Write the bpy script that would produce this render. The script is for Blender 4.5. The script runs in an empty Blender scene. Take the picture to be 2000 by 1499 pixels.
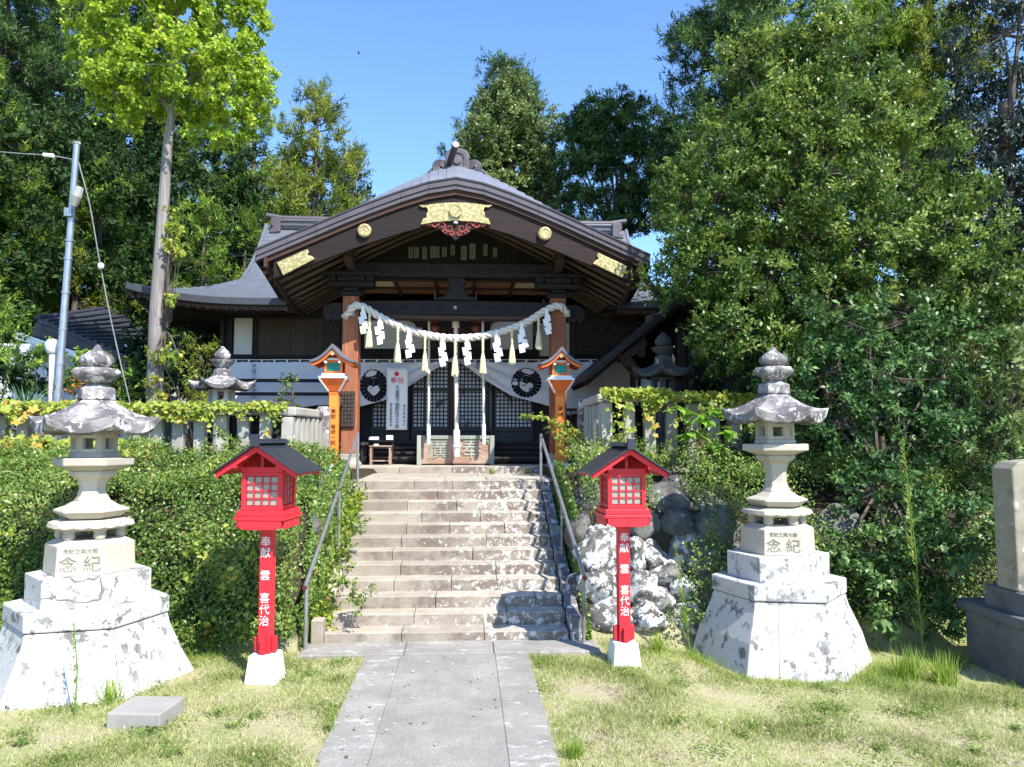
import bpy, math, random
import numpy as np
from mathutils import Vector, Matrix, noise, Euler
C = bpy.context.scene.collection
rad = math.radians
R_ = random.Random(7)
# ------------------------------------------------------------------ camera, world, sun
CAM = Vector((0.12, 0.0, 1.9)); F = 1500.0
cd = bpy.data.cameras.new('camera'); cam = bpy.data.objects.new('camera', cd); C.objects.link(cam)
cd.sensor_width = 36; cd.lens = 27.0; cd.clip_start = 0.05; cd.clip_end = 1500
cam.location = CAM
cam.rotation_euler = Euler((rad(90 + 3.93), 0, rad(-3.36)), 'XYZ')
bpy.context.scene.camera = cam
SUN = Vector((0.70, -1.0, 1.38)).normalized()      # towards the sun
elev = math.asin(SUN.z); azim = math.atan2(SUN.x, SUN.y)
w = bpy.data.worlds.new('World'); bpy.context.scene.world = w; w.use_nodes = True
nt = w.node_tree; sky = nt.nodes.new('ShaderNodeTexSky'); sky.sky_type = 'NISHITA'; sky.sun_disc = False
sky.sun_elevation = elev; sky.sun_rotation = azim; sky.air_density = 1.0; sky.dust_density = 0.35; sky.ozone_density = 2.2; sky.altitude = 200
bg = nt.nodes['Background']; bg.inputs[1].default_value = 0.15
tn = nt.nodes.new('ShaderNodeMix'); tn.data_type = 'RGBA'; tn.blend_type = 'MULTIPLY'; tn.inputs[0].default_value = 1; tn.inputs[7].default_value = (.80, 1.0, 1.22, 1)
nt.links.new(sky.outputs[0], tn.inputs[6]); nt.links.new(tn.outputs[2], bg.inputs[0])
sl = bpy.data.lights.new('sun', 'SUN'); sl.energy = 5.0; sl.angle = rad(0.5); sl.color = (1, .955, .88)
so = bpy.data.objects.new('sun', sl); C.objects.link(so); so.rotation_euler = SUN.to_track_quat('Z', 'Y').to_euler(); so.location = (8, -8, 20)
vs = bpy.context.scene.view_settings
vs.view_transform = 'Standard'; vs.look = 'None'; vs.gamma = 1; vs.exposure = 0.9; vs.use_curve_mapping = False
cy = bpy.context.scene.cycles; cy.max_bounces = 6; cy.diffuse_bounces = 3; cy.glossy_bounces = 2; cy.transmission_bounces = 4; cy.transparent_max_bounces = 4

MR = cam.rotation_euler.to_matrix()
def P(px, py, Y):
    """point of the place seen at that pixel of the photograph, at distance Y"""
    d = MR @ Vector(((px - 1000) / F, -(py - 749.5) / F, -1.0))
    return CAM + d * ((Y - CAM.y) / d.y)
def G(px, py, z=0.0):
    d = MR @ Vector(((px - 1000) / F, -(py - 749.5) / F, -1.0))
    return CAM + d * ((z - CAM.z) / d.z)
def ss(x, a, b):
    t = min(1, max(0, (x - a) / (b - a))); return t * t * (3 - 2 * t)

# ------------------------------------------------------------------ mesh helpers
class MB:
    def __init__(s): s.v = []; s.f = []
    def add(s, vs_, fs):
        n = len(s.v); s.v += [tuple(p) for p in vs_]; s.f += [tuple(i + n for i in f) for f in fs]; return s
    def box(s, x0, x1, y0, y1, z0, z1, tx=0, ty=0):
        return s.add([(x0, y0, z0), (x1, y0, z0), (x1, y1, z0), (x0, y1, z0), (x0 + tx, y0 + ty, z1), (x1 - tx, y0 + ty, z1), (x1 - tx, y1 - ty, z1), (x0 + tx, y1 - ty, z1)],
              [(0, 3, 2, 1), (4, 5, 6, 7), (0, 1, 5, 4), (1, 2, 6, 5), (2, 3, 7, 6), (3, 0, 4, 7)])
    def bar(s, a, b, w_, h_, up=(0, 0, 1)):
        a = Vector(a); b = Vector(b); d = (b - a).normalized(); u = Vector(up); r = d.cross(u)
        if r.length < 1e-4: r = d.cross(Vector((0, 1, 0)))
        r.normalize(); u = r.cross(d); r = r * w_ / 2; u = u * h_ / 2
        return s.add([a - r - u, a + r - u, a + r + u, a - r + u, b - r - u, b + r - u, b + r + u, b - r + u],
              [(0, 3, 2, 1), (4, 5, 6, 7), (0, 1, 5, 4), (1, 2, 6, 5), (2, 3, 7, 6), (3, 0, 4, 7)])
    def tube(s, pts, rr, n=8, cap=True):
        pts = [Vector(p) for p in pts]; vs_ = []; fs = []
        if not isinstance(rr, (list, tuple)): rr = [rr] * len(pts)
        ref = None
        for i, p in enumerate(pts):
            d = (pts[min(i + 1, len(pts) - 1)] - pts[max(i - 1, 0)])
            d = d.normalized() if d.length > 1e-9 else Vector((0, 0, 1))
            if ref is None: ref = Vector((1, 0, 0)) if abs(d.x) < .8 else Vector((0, 1, 0))
            a = (ref - d * ref.dot(d)).normalized(); ref = a; b = d.cross(a)
            for k in range(n):
                t = 2 * math.pi * k / n; vs_.append(p + (a * math.cos(t) + b * math.sin(t)) * rr[i])
        for i in range(len(pts) - 1):
            for k in range(n):
                fs.append((i * n + k, i * n + (k + 1) % n, (i + 1) * n + (k + 1) % n, (i + 1) * n + k))
        if cap: fs.append(tuple(range(n))[::-1]); fs.append(tuple((len(pts) - 1) * n + k for k in range(n)))
        return s.add(vs_, fs)
    def lathe(s, prof, n=16, c=(0, 0, 0), a0=0.0):
        vs_ = []; fs = []
        for r, z in prof:
            for k in range(n):
                t = a0 + 2 * math.pi * k / n; vs_.append((c[0] + r * math.cos(t), c[1] + r * math.sin(t), c[2] + z))
        for i in range(len(prof) - 1):
            for k in range(n): fs.append((i * n + k, i * n + (k + 1) % n, (i + 1) * n + (k + 1) % n, (i + 1) * n + k))
        fs.append(tuple(range(n))[::-1]); fs.append(tuple((len(prof) - 1) * n + k for k in range(n)))
        return s.add(vs_, fs)
    def prism(s, poly, y0, y1):
        """outline in x,z swept in y"""
        n = len(poly); vs_ = [(x, y0, z) for x, z in poly] + [(x, y1, z) for x, z in poly]
        fs = [tuple(range(n)), tuple(range(2 * n - 1, n - 1, -1))] + [(i, i + n, (i + 1) % n + n, (i + 1) % n) for i in range(n)]
        return s.add(vs_, fs)
    def strip(s, rows):
        """rows of points -> sheet"""
        m = len(rows[0]); vs_ = [p for r in rows for p in r]
        fs = [(i * m + j, i * m + j + 1, (i + 1) * m + j + 1, (i + 1) * m + j) for i in range(len(rows) - 1) for j in range(m - 1)]
        return s.add(vs_, fs)
def obj(name, mb, mat, parent=None, smooth=None, bevel=0, loc=None, rz=None, solid=0):
    if isinstance(mb, MB):
        me = bpy.data.meshes.new(name); me.from_pydata(mb.v, [], mb.f); me.update()
        import bmesh
        b = bmesh.new(); b.from_mesh(me); bmesh.ops.recalc_face_normals(b, faces=b.faces); b.to_mesh(me); b.free()
        if smooth: me.shade_smooth(); me.set_sharp_from_angle(angle=smooth)
    else: me = mb
    o = bpy.data.objects.new(name, me); C.objects.link(o)
    if mat and not me.materials: me.materials.append(mat)
    if parent: o.parent = parent
    if loc is not None: o.location = loc
    if rz: o.rotation_euler = (0, 0, rz)
    if solid:
        m = o.modifiers.new('thickness', 'SOLIDIFY'); m.thickness = solid; m.offset = 0
    if bevel:
        m = o.modifiers.new('edge', 'BEVEL'); m.width = bevel; m.segments = 2; m.limit_method = 'ANGLE'; m.angle_limit = rad(35)
    return o
def tag(o, label, cat, group=None, kind=None):
    if label: o['label'] = label
    if cat: o['category'] = cat
    if group: o['group'] = group
    if kind: o['kind'] = kind
    return o
def thing(name, label, cat, loc=(0, 0, 0), group=None, rz=0):
    o = bpy.data.objects.new(name, None); C.objects.link(o); o.location = loc; o.rotation_euler = (0, 0, rz); o.empty_display_size = .2
    return tag(o, label, cat, group)
def struct(o): o['kind'] = 'structure'; return o
def stuff(o): o['kind'] = 'stuff'; return o

# ------------------------------------------------------------------ materials
def newmat(name):
    m = bpy.data.materials.new(name); m.use_nodes = True; n = m.node_tree
    return m, n, n.nodes['Principled BSDF']
def nd(n, t, **k):
    x = n.nodes.new(t)
    for a, b in k.items():
        if a.startswith('i_'): x.inputs[int(a[2:])].default_value = b
        else: setattr(x, a, b)
    return x
def ns(n, scale, det=5, rough=.6, vec=None, dist=0):
    t = n.nodes.new('ShaderNodeTexNoise'); t.inputs['Scale'].default_value = scale; t.inputs['Detail'].default_value = det
    t.inputs['Roughness'].default_value = rough; t.inputs['Distortion'].default_value = dist
    if vec: n.links.new(vec, t.inputs['Vector'])
    return t.outputs['Fac']
def ramp(n, fac, stops, const=False):
    r = n.nodes.new('ShaderNodeValToRGB'); e = r.color_ramp.elements
    while len(e) < len(stops): e.new(.5)
    for i, (p, c) in enumerate(stops):
        e[i].position = p; e[i].color = (*c, 1) if len(c) == 3 else c
    n.links.new(fac, r.inputs[0]); return r.outputs[0]
def mix(n, fac, a, b):
    m = n.nodes.new('ShaderNodeMix'); m.data_type = 'RGBA'
    for s_, val in ((0, fac), (6, a), (7, b)):
        if isinstance(val, (tuple, float, int)): m.inputs[s_].default_value = (*val, 1) if isinstance(val, tuple) else val
        else: n.links.new(val, m.inputs[s_])
    return m.outputs[2]
def mth(n, op, a, b=0.0):
    m = n.nodes.new('ShaderNodeMath'); m.operation = op
    for i, val in enumerate((a, b)):
        if isinstance(val, (float, int)): m.inputs[i].default_value = val
        else: n.links.new(val, m.inputs[i])
    return m.outputs[0]
def pos(n, sc=(1, 1, 1)):
    g = n.nodes.new('ShaderNodeNewGeometry'); mp = n.nodes.new('ShaderNodeMapping'); mp.inputs['Scale'].default_value = sc
    n.links.new(g.outputs['Position'], mp.inputs['Vector']); return mp.outputs[0]
def bump(n, bs, h, st=.3, d=.01):
    b = n.nodes.new('ShaderNodeBump'); b.inputs['Strength'].default_value = st; b.inputs['Distance'].default_value = d
    n.links.new(h, b.inputs['Height']); n.links.new(b.outputs[0], bs.inputs['Normal'])
BW = ((0, 0, 0), (1, 1, 1))
def stone(name, base, base2, lichen=(.62, .61, .58), la=.5, dark=(.08, .075, .07), da=.35, sc=1.0, rough=.85, bs_=.5, rnd=.15):
    """la / da: share covered by pale lichen / dark stain"""
    m, n, b = newmat(name); v = pos(n)
    c = ramp(n, ns(n, 3 * sc, 6, .65, v), [(.3, base), (.7, base2)])
    fine = ns(n, 60 * sc, 4, .7, v)
    if da: 
        k = ramp(n, mth(n, 'ADD', ns(n, 2.3 * sc, 8, .72, v, .3), mth(n, 'MULTIPLY', fine, .12)), [(1.03 - da, BW[0]), (1.13 - da, BW[1])]); c = mix(n, mth(n, 'MULTIPLY', k, .8), c, dark)
    if la:
        mp = n.nodes.new('ShaderNodeMapping'); mp.inputs['Location'].default_value = (7.3, 2.1, 4.4); n.links.new(v, mp.inputs['Vector'])
        k = ramp(n, ns(n, 5.5 * sc, 9, .68, mp.outputs[0], .15), [(.78 - la * .5, BW[0]), (.81 - la * .5, BW[1])]); c = mix(n, mth(n, 'MULTIPLY', k, .9), c, lichen)
    oi = n.nodes.new('ShaderNodeObjectInfo')
    h = n.nodes.new('ShaderNodeHueSaturation'); n.links.new(mth(n, 'ADD', mth(n, 'MULTIPLY', oi.outputs['Random'], rnd * 2), 1 - rnd), h.inputs['Value'])
    n.links.new(c, h.inputs['Color'])
    c2 = mix(n, mth(n, 'MULTIPLY', fine, .35), h.outputs[0], (.5 * base[0], .5 * base[1], .5 * base[2]))
    n.links.new(c2, b.inputs['Base Color']); b.inputs['Roughness'].default_value = rough; b.inputs['Specular IOR Level'].default_value = .25
    bump(n, b, mth(n, 'ADD', ns(n, 14 * sc, 8, .7, v), mth(n, 'MULTIPLY', fine, .4)), bs_, .012); return m
def wood(name, c1, c2, axis='z', sc=1.0, rough=.7, c3=None, rnd=.2, st=.4):
    m, n, b = newmat(name); s_ = {'z': (1, 1, .06), 'x': (.06, 1, 1), 'y': (1, .06, 1)}[axis]
    v = pos(n, s_); f = ns(n, 38 * sc, 6, .65, v, .6); c = ramp(n, f, [(.3, c1), (.68, c2)])
    if c3: c = mix(n, ramp(n, ns(n, 2.2, 5, .6, pos(n)), [(.45, BW[0]), (.62, BW[1])]), c, c3)
    oi = n.nodes.new('ShaderNodeObjectInfo'); h = n.nodes.new('ShaderNodeHueSaturation'); n.links.new(c, h.inputs['Color'])
    n.links.new(mth(n, 'ADD', mth(n, 'MULTIPLY', oi.outputs['Random'], rnd * 2), 1 - rnd), h.inputs['Value'])
    n.links.new(h.outputs[0], b.inputs['Base Color']); b.inputs['Roughness'].default_value = rough; b.inputs['Specular IOR Level'].default_value = .3
    bump(n, b, f, st, .006); return m
def plain(name, c, rough=.6, metal=0, var=.12, sc=9, bs_=.12, spec=.4, dirt=0):
    m, n, b = newmat(name); v = pos(n); f = ns(n, sc, 6, .6, v)
    lo = tuple(x * (1 - var) for x in c); hi = tuple(min(1, x * (1 + var)) for x in c)
    col = ramp(n, f, [(.3, lo), (.7, hi)])
    if dirt: col = mix(n, ramp(n, ns(n, 3.1, 9, .75, v, .4), [(.62 - dirt * .2, BW[0]), (.75 - dirt * .1, (.75,) * 3)]), col, tuple(x * .3 + .02 for x in c))
    n.links.new(col, b.inputs['Base Color']); b.inputs['Roughness'].default_value = rough; b.inputs['Metallic'].default_value = metal
    b.inputs['Specular IOR Level'].default_value = spec
    bump(n, b, ns(n, 45, 4, .6, v), bs_, .004); return m
def leafmat(name, dark, mid, lite, rough=.45, trans=.3, spec=.4, odd=None):
    m, n, b = newmat(name); a = n.nodes.new('ShaderNodeAttribute'); a.attribute_name = 'tint'
    st = [(0, dark), (.5, mid), (.9, lite)]
    if odd: st.append((.985, odd))
    c = ramp(n, a.outputs['Fac'], st)
    n.links.new(c, b.inputs['Base Color']); b.inputs['Roughness'].default_value = rough; b.inputs['Specular IOR Level'].default_value = spec
    t = n.nodes.new('ShaderNodeBsdfTranslucent'); h = n.nodes.new('ShaderNodeHueSaturation'); h.inputs['Value'].default_value = 1.3; h.inputs['Hue'].default_value = .485
    n.links.new(c, h.inputs['Color']); n.links.new(h.outputs[0], t.inputs['Color'])
    mx = n.nodes.new('ShaderNodeMixShader'); mx.inputs[0].default_value = trans
    n.links.new(b.outputs[0], mx.inputs[1]); n.links.new(t.outputs[0], mx.inputs[2]); n.links.new(mx.outputs[0], n.nodes['Material Output'].inputs[0]); return m

M = {}
def stepmat():
    m = stone('step stone', (.33, .285, .225), (.52, .46, .375), (.62, .59, .54), 0, (.10, .085, .07), .34, 1, rnd=.13); n = m.node_tree; b = n.nodes['Principled BSDF']
    src = b.inputs['Base Color'].links[0].from_socket; v = pos(n); sx = n.nodes.new('ShaderNodeSeparateXYZ'); n.links.new(v, sx.inputs[0])
    mr = n.nodes.new('ShaderNodeMapRange'); n.links.new(sx.outputs[0], mr.inputs[0]); mr.inputs[1].default_value = -1.0; mr.inputs[2].default_value = .6; mr.inputs[3].default_value = -.06; mr.inputs[4].default_value = .09
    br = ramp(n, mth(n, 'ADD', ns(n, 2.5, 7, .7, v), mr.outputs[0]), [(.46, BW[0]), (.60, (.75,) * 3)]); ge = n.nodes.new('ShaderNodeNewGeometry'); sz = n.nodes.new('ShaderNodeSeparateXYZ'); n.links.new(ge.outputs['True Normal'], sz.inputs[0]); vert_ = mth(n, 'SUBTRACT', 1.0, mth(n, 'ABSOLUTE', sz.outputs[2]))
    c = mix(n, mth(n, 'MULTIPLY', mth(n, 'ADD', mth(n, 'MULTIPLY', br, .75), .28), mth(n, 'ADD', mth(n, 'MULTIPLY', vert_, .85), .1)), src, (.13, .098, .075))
    k = ramp(n, mth(n, 'ADD', ns(n, 15, 10, .74, v, .3), mr.outputs[0]), [(.60, BW[0]), (.635, BW[1])]); c = mix(n, mth(n, 'MULTIPLY', k, .8), c, (.60, .58, .545))
    n.links.new(c, b.inputs['Base Color']); return m
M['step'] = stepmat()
M['fence'] = stone('fence stone', (.34, .32, .28), (.45, .42, .38), (.6, .6, .56), .3, (.12, .11, .10), .33)
M['ped'] = stone('lime washed stone', (.24, .235, .225), (.42, .41, .39), (.62, .61, .59), .70, (.14, .13, .125), .50, 1.35, bs_=.5, rnd=.06)
M['carved'] = stone('carved stone', (.43, .385, .31), (.52, .475, .39), (.55, .53, .48), .12, (.2, .18, .15), .22, 1, bs_=.25)
M['cap'] = stone('weathered stone', (.25, .235, .23), (.38, .36, .35), (.72, .71, .69), .46, (.09, .075, .08), .55, 1.9)
M['boulder'] = stone('boulder', (.15, .14, .125), (.28, .27, .25), (.66, .66, .65), .56, (.05, .05, .045), .52, 1.7, rnd=.2, bs_=.9)
M['fencerock'] = stone('vine covered rock', (.12, .115, .10), (.22, .21, .19), (.5, .5, .48), .3, (.05, .05, .045), .5, 1, bs_=.9)
M['stele'] = stone('stele stone', (.25, .22, .16), (.37, .34, .26), (.48, .47, .40), .35, (.10, .095, .08), .42, 1.8)
M['steleshade'] = stone('stele plinth stone', (.08, .08, .085), (.16, .16, .165), (.38, .38, .39), .25, (.05, .05, .05), .42)  # plinth tone lowered so its shade sits in the colour
M['darkstone'] = stone('dark lantern stone', (.05, .05, .045), (.10, .10, .09), (.35, .36, .34), .3, (.02, .02, .02), .4)  # near-black stone with pale grey patches
M['whitecon'] = plain('white concrete', (.76, .75, .70), .9, var=.06, dirt=.25)
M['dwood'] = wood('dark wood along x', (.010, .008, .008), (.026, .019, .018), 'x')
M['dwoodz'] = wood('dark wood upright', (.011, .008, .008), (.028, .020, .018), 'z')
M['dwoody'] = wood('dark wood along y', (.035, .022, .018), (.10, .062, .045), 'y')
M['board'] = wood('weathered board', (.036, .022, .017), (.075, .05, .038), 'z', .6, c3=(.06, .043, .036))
M['boardx'] = wood('weathered board along x', (.024, .018, .016), (.05, .038, .032), 'x', .7, c3=(.055, .042, .036))
M['pillar'] = wood('red brown pillar wood', (.15, .05, .025), (.44, .17, .08), 'z', .8, c3=(.27, .095, .05), st=.6)
M['rwood'] = wood('red brown trim', (.04, .020, .015), (.085, .042, .03), 'x', .8)
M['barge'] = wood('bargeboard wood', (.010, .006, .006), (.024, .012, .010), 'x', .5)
M['roof'] = plain('slate grey copper roof', (.15, .16, .19), .45, .25, var=.16, sc=6, spec=.5, bs_=.1)
M['roofc'] = plain('weathered copper course', (.19, .20, .23), .45, .2, var=.14, sc=5, spec=.5)
M['verge'] = plain('verge copper', (.105, .09, .10), .5, .2, var=.15, sc=5)
M['verged'] = plain('dark verge', (.05, .045, .05), .5, .1)
M['fascia'] = plain('dark fascia', (.045, .047, .055), .5, .1)
M['rafter'] = wood('rafter wood', (.10, .068, .052), (.17, .12, .09), 'x', .8)
M['plaster'] = plain('white plaster', (.66, .64, .60), .9, var=.06, sc=3)
M['gold'] = None
M['cloth'] = plain('white cloth', (.70, .695, .74), .9, var=.03, sc=4, spec=.1)
M['paper'] = plain('white paper', (.88, .88, .88), .8, var=.02, spec=.2)
M['rope'] = plain('hemp rope', (.72, .67, .60), .9, var=.08, sc=30, spec=.1, bs_=.5)
M['straw'] = plain('pale straw', (.72, .66, .42), .9, var=.14, sc=60, spec=.1, bs_=.5)
M['ink'] = plain('black ink', (.015, .015, .02), .8, var=.1, spec=.1)
M['inkline'] = plain('undyed cloth line', (.35, .34, .34), .9)
M['red'] = plain('red lantern paint', (.62, .022, .035), .5, var=.14, sc=12, dirt=.12)
M['redd'] = plain('red paint weathered', (.50, .02, .03), .6, var=.22, sc=20)
M['orange'] = plain('vermilion paint', (.78, .155, .025), .5, var=.12, sc=10, dirt=.1)
M['orangel'] = plain('orange post paint', (.80, .235, .03), .5, var=.12, sc=10, dirt=.1)
M['lroof'] = plain('lantern roof sheet', (.035, .04, .055), .35, .3, var=.2, spec=.5)
M['lroofg'] = plain('grey lantern roof sheet', (.13, .135, .155), .45, .2, var=.12)
M['teal'] = plain('green lantern pane', (.02, .55, .42), .35, var=.08)
M['pane'] = plain('milky pane', (.30, .305, .265), .25, var=.06, spec=.5)
M['white'] = plain('white paint', (.82, .81, .78), .55, var=.04)
M['steel'] = plain('galvanised pipe', (.38, .39, .42), .32, .7, var=.15)
M['steelp'] = plain('painted pipe', (.25, .25, .24), .5, .35, var=.25, dirt=.3)
M['bell'] = plain('brown bell', (.20, .07, .055), .3, .3, var=.15)
M['sred'] = plain('red ink', (.72, .03, .07), .7)
M['teak'] = wood('offering box wood', (.21, .115, .075), (.37, .24, .17), 'x', .6, c3=(.40, .30, .23))
M['gbox'] = wood('grey green wood', (.22, .25, .20), (.34, .36, .30), 'z', .6)
M['deepred'] = plain('faded red carving', (.26, .05, .035), .6, var=.35, sc=30)
M['coffer'] = None
M['cream'] = plain('cream panel', (.62, .54, .33), .8, var=.1)
M['bark'] = wood('grey bark', (.12, .105, .095), (.33, .30, .28), 'z', .8, rnd=.1, st=1.0, c3=(.20, .18, .165))
M['barkd'] = wood('dark bark', (.05, .04, .032), (.13, .10, .08), 'z', .6, rnd=.1, st=1.0)
M['house'] = plain('white house wall', (.68, .69, .70), .9, var=.05)
M['hroof'] = plain('blue black tile roof', (.045, .05, .065), .5, .1, var=.2)
M['groof'] = plain('green sheet roof', (.05, .13, .12), .45, .2, var=.25)
def gold():
    m, n, b = newmat('chased gilt metal'); v = pos(n); vo = n.nodes.new('ShaderNodeTexVoronoi'); vo.inputs['Scale'].default_value = 28; vo.feature = 'SMOOTH_F1'
    n.links.new(v, vo.inputs['Vector']); f = mth(n, 'ADD', vo.outputs[0], mth(n, 'MULTIPLY', ns(n, 35, 3, .5, v, 2.0), .6))
    n.links.new(ramp(n, f, [(.45, (.62, .53, .28)), (.85, (.36, .29, .12))]), b.inputs['Base Color']); b.inputs['Metallic'].default_value = .35; b.inputs['Roughness'].default_value = .45
    bump(n, b, f, .5, .008); return m
M['gold'] = gold()
def coffer():
    m, n, b = newmat('painted coffer'); v = pos(n, (1, 1, 1)); f = ns(n, 16, 3, .6, v, 1.5)
    n.links.new(ramp(n, f, [(.42, (.20, .075, .045)), (.5, (.26, .12, .07)), (.56, (.36, .26, .13))]), b.inputs['Base Color']); b.inputs['Roughness'].default_value = .7; return m
M['coffer'] = coffer()
def doorpaper():
    m, n, b = newmat('door glass with painted reflection and dim room'); v = pos(n); f = ns(n, 2.6, 5, .65, v, .6)  # pale reflection and dark room shapes are painted into the glass colour
    n.links.new(ramp(n, f, [(.36, (.04, .04, .045)), (.41, (.66, .65, .70)), (.7, (.85, .84, .88))]), b.inputs['Base Color']); b.inputs['Roughness'].default_value = .3; return m
M['doorpaper'] = doorpaper()
def groundmat():
    m, n, b = newmat('lawn and soil'); v = pos(n); f1 = ns(n, 1.3, 7, .65, v); f2 = ns(n, 22, 6, .7, v)
    c = ramp(n, mth(n, 'ADD', mth(n, 'MULTIPLY', f1, .7), mth(n, 'MULTIPLY', f2, .3)), [(.36, (.17, .14, .09)), (.43, (.38, .33, .22)), (.52, (.32, .31, .16)), (.62, (.20, .24, .08))])
    sx = n.nodes.new('ShaderNodeSeparateXYZ'); n.links.new(v, sx.inputs[0])
    k = ramp(n, mth(n, 'ADD', mth(n, 'MULTIPLY', sx.outputs[2], 1.0), mth(n, 'MULTIPLY', f2, .1)), [(.12, BW[0]), (.2, BW[1])])
    soil = ramp(n, f2, [(.3, (.030, .026, .018)), (.7, (.065, .055, .035))])
    n.links.new(mix(n, k, c, soil), b.inputs['Base Color']); b.inputs['Roughness'].default_value = .95; b.inputs['Specular IOR Level'].default_value = .1
    bump(n, b, f2, .6, .03); return m
M['ground'] = groundmat()
def asphalt(q=0):
    m, n, b = newmat('worn asphalt'); v = pos(n); sp = ns(n, 160, 3, .8, v); f = ns(n, 2.2, 7, .7, v)
    c = ramp(n, mth(n, 'ADD', mth(n, 'MULTIPLY', sp, .75), mth(n, 'MULTIPLY', f, .35)), [(.42, (.15, .138, .122)), (.58, (.27, .252, .225)), (.75, (.5, .475, .43))])
    c = mix(n, ramp(n, ns(n, 7, 9, .8, pos(n, (.6, 1.4, 1)), .4), [(.63 - q, BW[0]), (.68 - q, (.75,) * 3)]), c, (.52, .51, .49))
    n.links.new(c, b.inputs['Base Color']); b.inputs['Roughness'].default_value = .9; bump(n, b, sp, .4, .004); return m
M['asphalt'] = asphalt(); M['asphalt2'] = asphalt(.07)
M['slab'] = stone('paving stone', (.27, .255, .235), (.37, .35, .32), (.66, .65, .62), .24, (.15, .14, .13), .3, 1.3, rnd=.1)
M['l_gink'] = leafmat('ginkgo leaf', (.16, .27, .02), (.31, .46, .035), (.54, .64, .08), .5, .42)
M['l_azal'] = leafmat('clipped hedge leaf', (.05, .10, .022), (.14, .24, .045), (.33, .40, .10), .38, .3, odd=(.33, .16, .06))
M['l_ivy'] = leafmat('vine leaf', (.12, .20, .03), (.30, .38, .05), (.52, .55, .11), .45, .4, odd=(.50, .24, .05))
M['l_big'] = leafmat('glossy tree leaf', (.032, .075, .014), (.088, .165, .028), (.235, .315, .06), .40, .3, .4)
M['l_cam'] = leafmat('camellia leaf', (.022, .062, .018), (.062, .14, .036), (.15, .26, .075), .44, .18, .35)
M['l_ced'] = leafmat('cedar spray', (.05, .115, .02), (.15, .265, .036), (.36, .46, .065), .6, .32, .2)
M['l_cedy'] = leafmat('yellowish cedar spray', (.05, .085, .018), (.17, .23, .032), (.38, .41, .07), .6, .32, .2)
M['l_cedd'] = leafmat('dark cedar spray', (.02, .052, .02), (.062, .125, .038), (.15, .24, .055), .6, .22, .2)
M['l_pale'] = leafmat('oak leaf', (.06, .095, .03), (.15, .21, .06), (.27, .33, .11), .45, .28, .4)
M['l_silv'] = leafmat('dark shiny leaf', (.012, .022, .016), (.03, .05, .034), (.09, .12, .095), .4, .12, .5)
M['l_grass'] = leafmat('grass blade', (.10, .15, .03), (.36, .41, .13), (.70, .64, .38), .6, .34, .2)
M['l_tuft'] = leafmat('tall grass', (.10, .20, .025), (.25, .37, .05), (.45, .52, .11), .5, .38, .3)
M['l_yucca'] = leafmat('sword leaf', (.05, .12, .07), (.10, .20, .12), (.18, .29, .17), .4, .15)
M['l_fallen'] = leafmat('dry leaf', (.10, .06, .03), (.28, .2, .1), (.55, .5, .4), .8, .1)
M['l_autumn'] = leafmat('autumn leaf', (.10, .14, .02), (.36, .10, .02), (.50, .34, .05), .5, .3)
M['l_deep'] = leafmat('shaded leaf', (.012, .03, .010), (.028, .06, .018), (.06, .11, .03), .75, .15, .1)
M['l_hyd'] = leafmat('bright broad leaf', (.08, .22, .02), (.15, .33, .03), (.26, .44, .06), .35, .35)

# ------------------------------------------------------------------ foliage
SH = {'diamond': ([(0, 0, 0), (.45, .5, .12), (1, 0, 0), (.45, -.5, .12)], [(0, 1, 2, 3)]),
      'needle': ([(0, .5, 0), (1, 0, 0), (0, -.5, 0)], [(0, 1, 2)]),
      'blade': ([(0, .5, 0), (.55, .32, .10), (1, 0, .30), (.55, -.32, .10), (0, -.5, 0)], [(0, 1, 3, 4), (1, 2, 3)]),
      'ivy': ([(0, 0, 0), (-.12, .33, .03), (.25, .55, .10), (.62, .33, .07), (1, 0, -.08), (.62, -.33, .07), (.25, -.55, .10), (-.12, -.33, .03)], [(0, 1, 2, 3, 4), (0, 4, 5, 6, 7)])}
def nrmz(a): return a / np.maximum(np.linalg.norm(a, axis=1, keepdims=True), 1e-9)
def leaves(name, p, t, nr, L, W, mat, parent=None, shape='diamond', rng=None, tint=None, kind=None):
    N = len(p); tv, tf = SH[shape]; tv = np.array(tv)
    t = nrmz(t); nr = nrmz(nr - t * np.sum(nr * t, axis=1, keepdims=True)); b = np.cross(nr, t)
    L = np.broadcast_to(np.asarray(L, float), (N,)); W = np.broadcast_to(np.asarray(W, float), (N,))
    V = p[:, None, :] + tv[None, :, 0, None] * (t * L[:, None])[:, None, :] + tv[None, :, 1, None] * (b * W[:, None])[:, None, :] + tv[None, :, 2, None] * (nr * L[:, None])[:, None, :]
    nv = len(tv); V = V.reshape(-1, 3).astype(np.float32)
    li = np.concatenate([np.array(f) for f in tf]); ln = np.array([len(f) for f in tf])
    loops = (li[None, :] + (np.arange(N) * nv)[:, None]).ravel().astype(np.int32)
    tot = np.tile(ln, N); st = np.concatenate([[0], np.cumsum(tot)[:-1]]).astype(np.int32)
    me = bpy.data.meshes.new(name); me.vertices.add(len(V)); me.vertices.foreach_set('co', V.ravel())
    me.loops.add(len(loops)); me.loops.foreach_set('vertex_index', loops)
    me.polygons.add(len(tot)); me.polygons.foreach_set('loop_start', st)
    me.update(calc_edges=True)
    if tint is None: tint = rng.random(N)
    at = me.attributes.new('tint', 'FLOAT', 'POINT'); at.data.foreach_set('value', np.repeat(np.clip(tint, 0, 1), nv).astype(np.float32))
    me.materials.append(mat); o = bpy.data.objects.new(name, me); C.objects.link(o)
    if parent: o.parent = parent; me.transform(Matrix.Translation(-Vector(parent.location)))
    if kind: o['kind'] = kind
    return o
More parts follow.
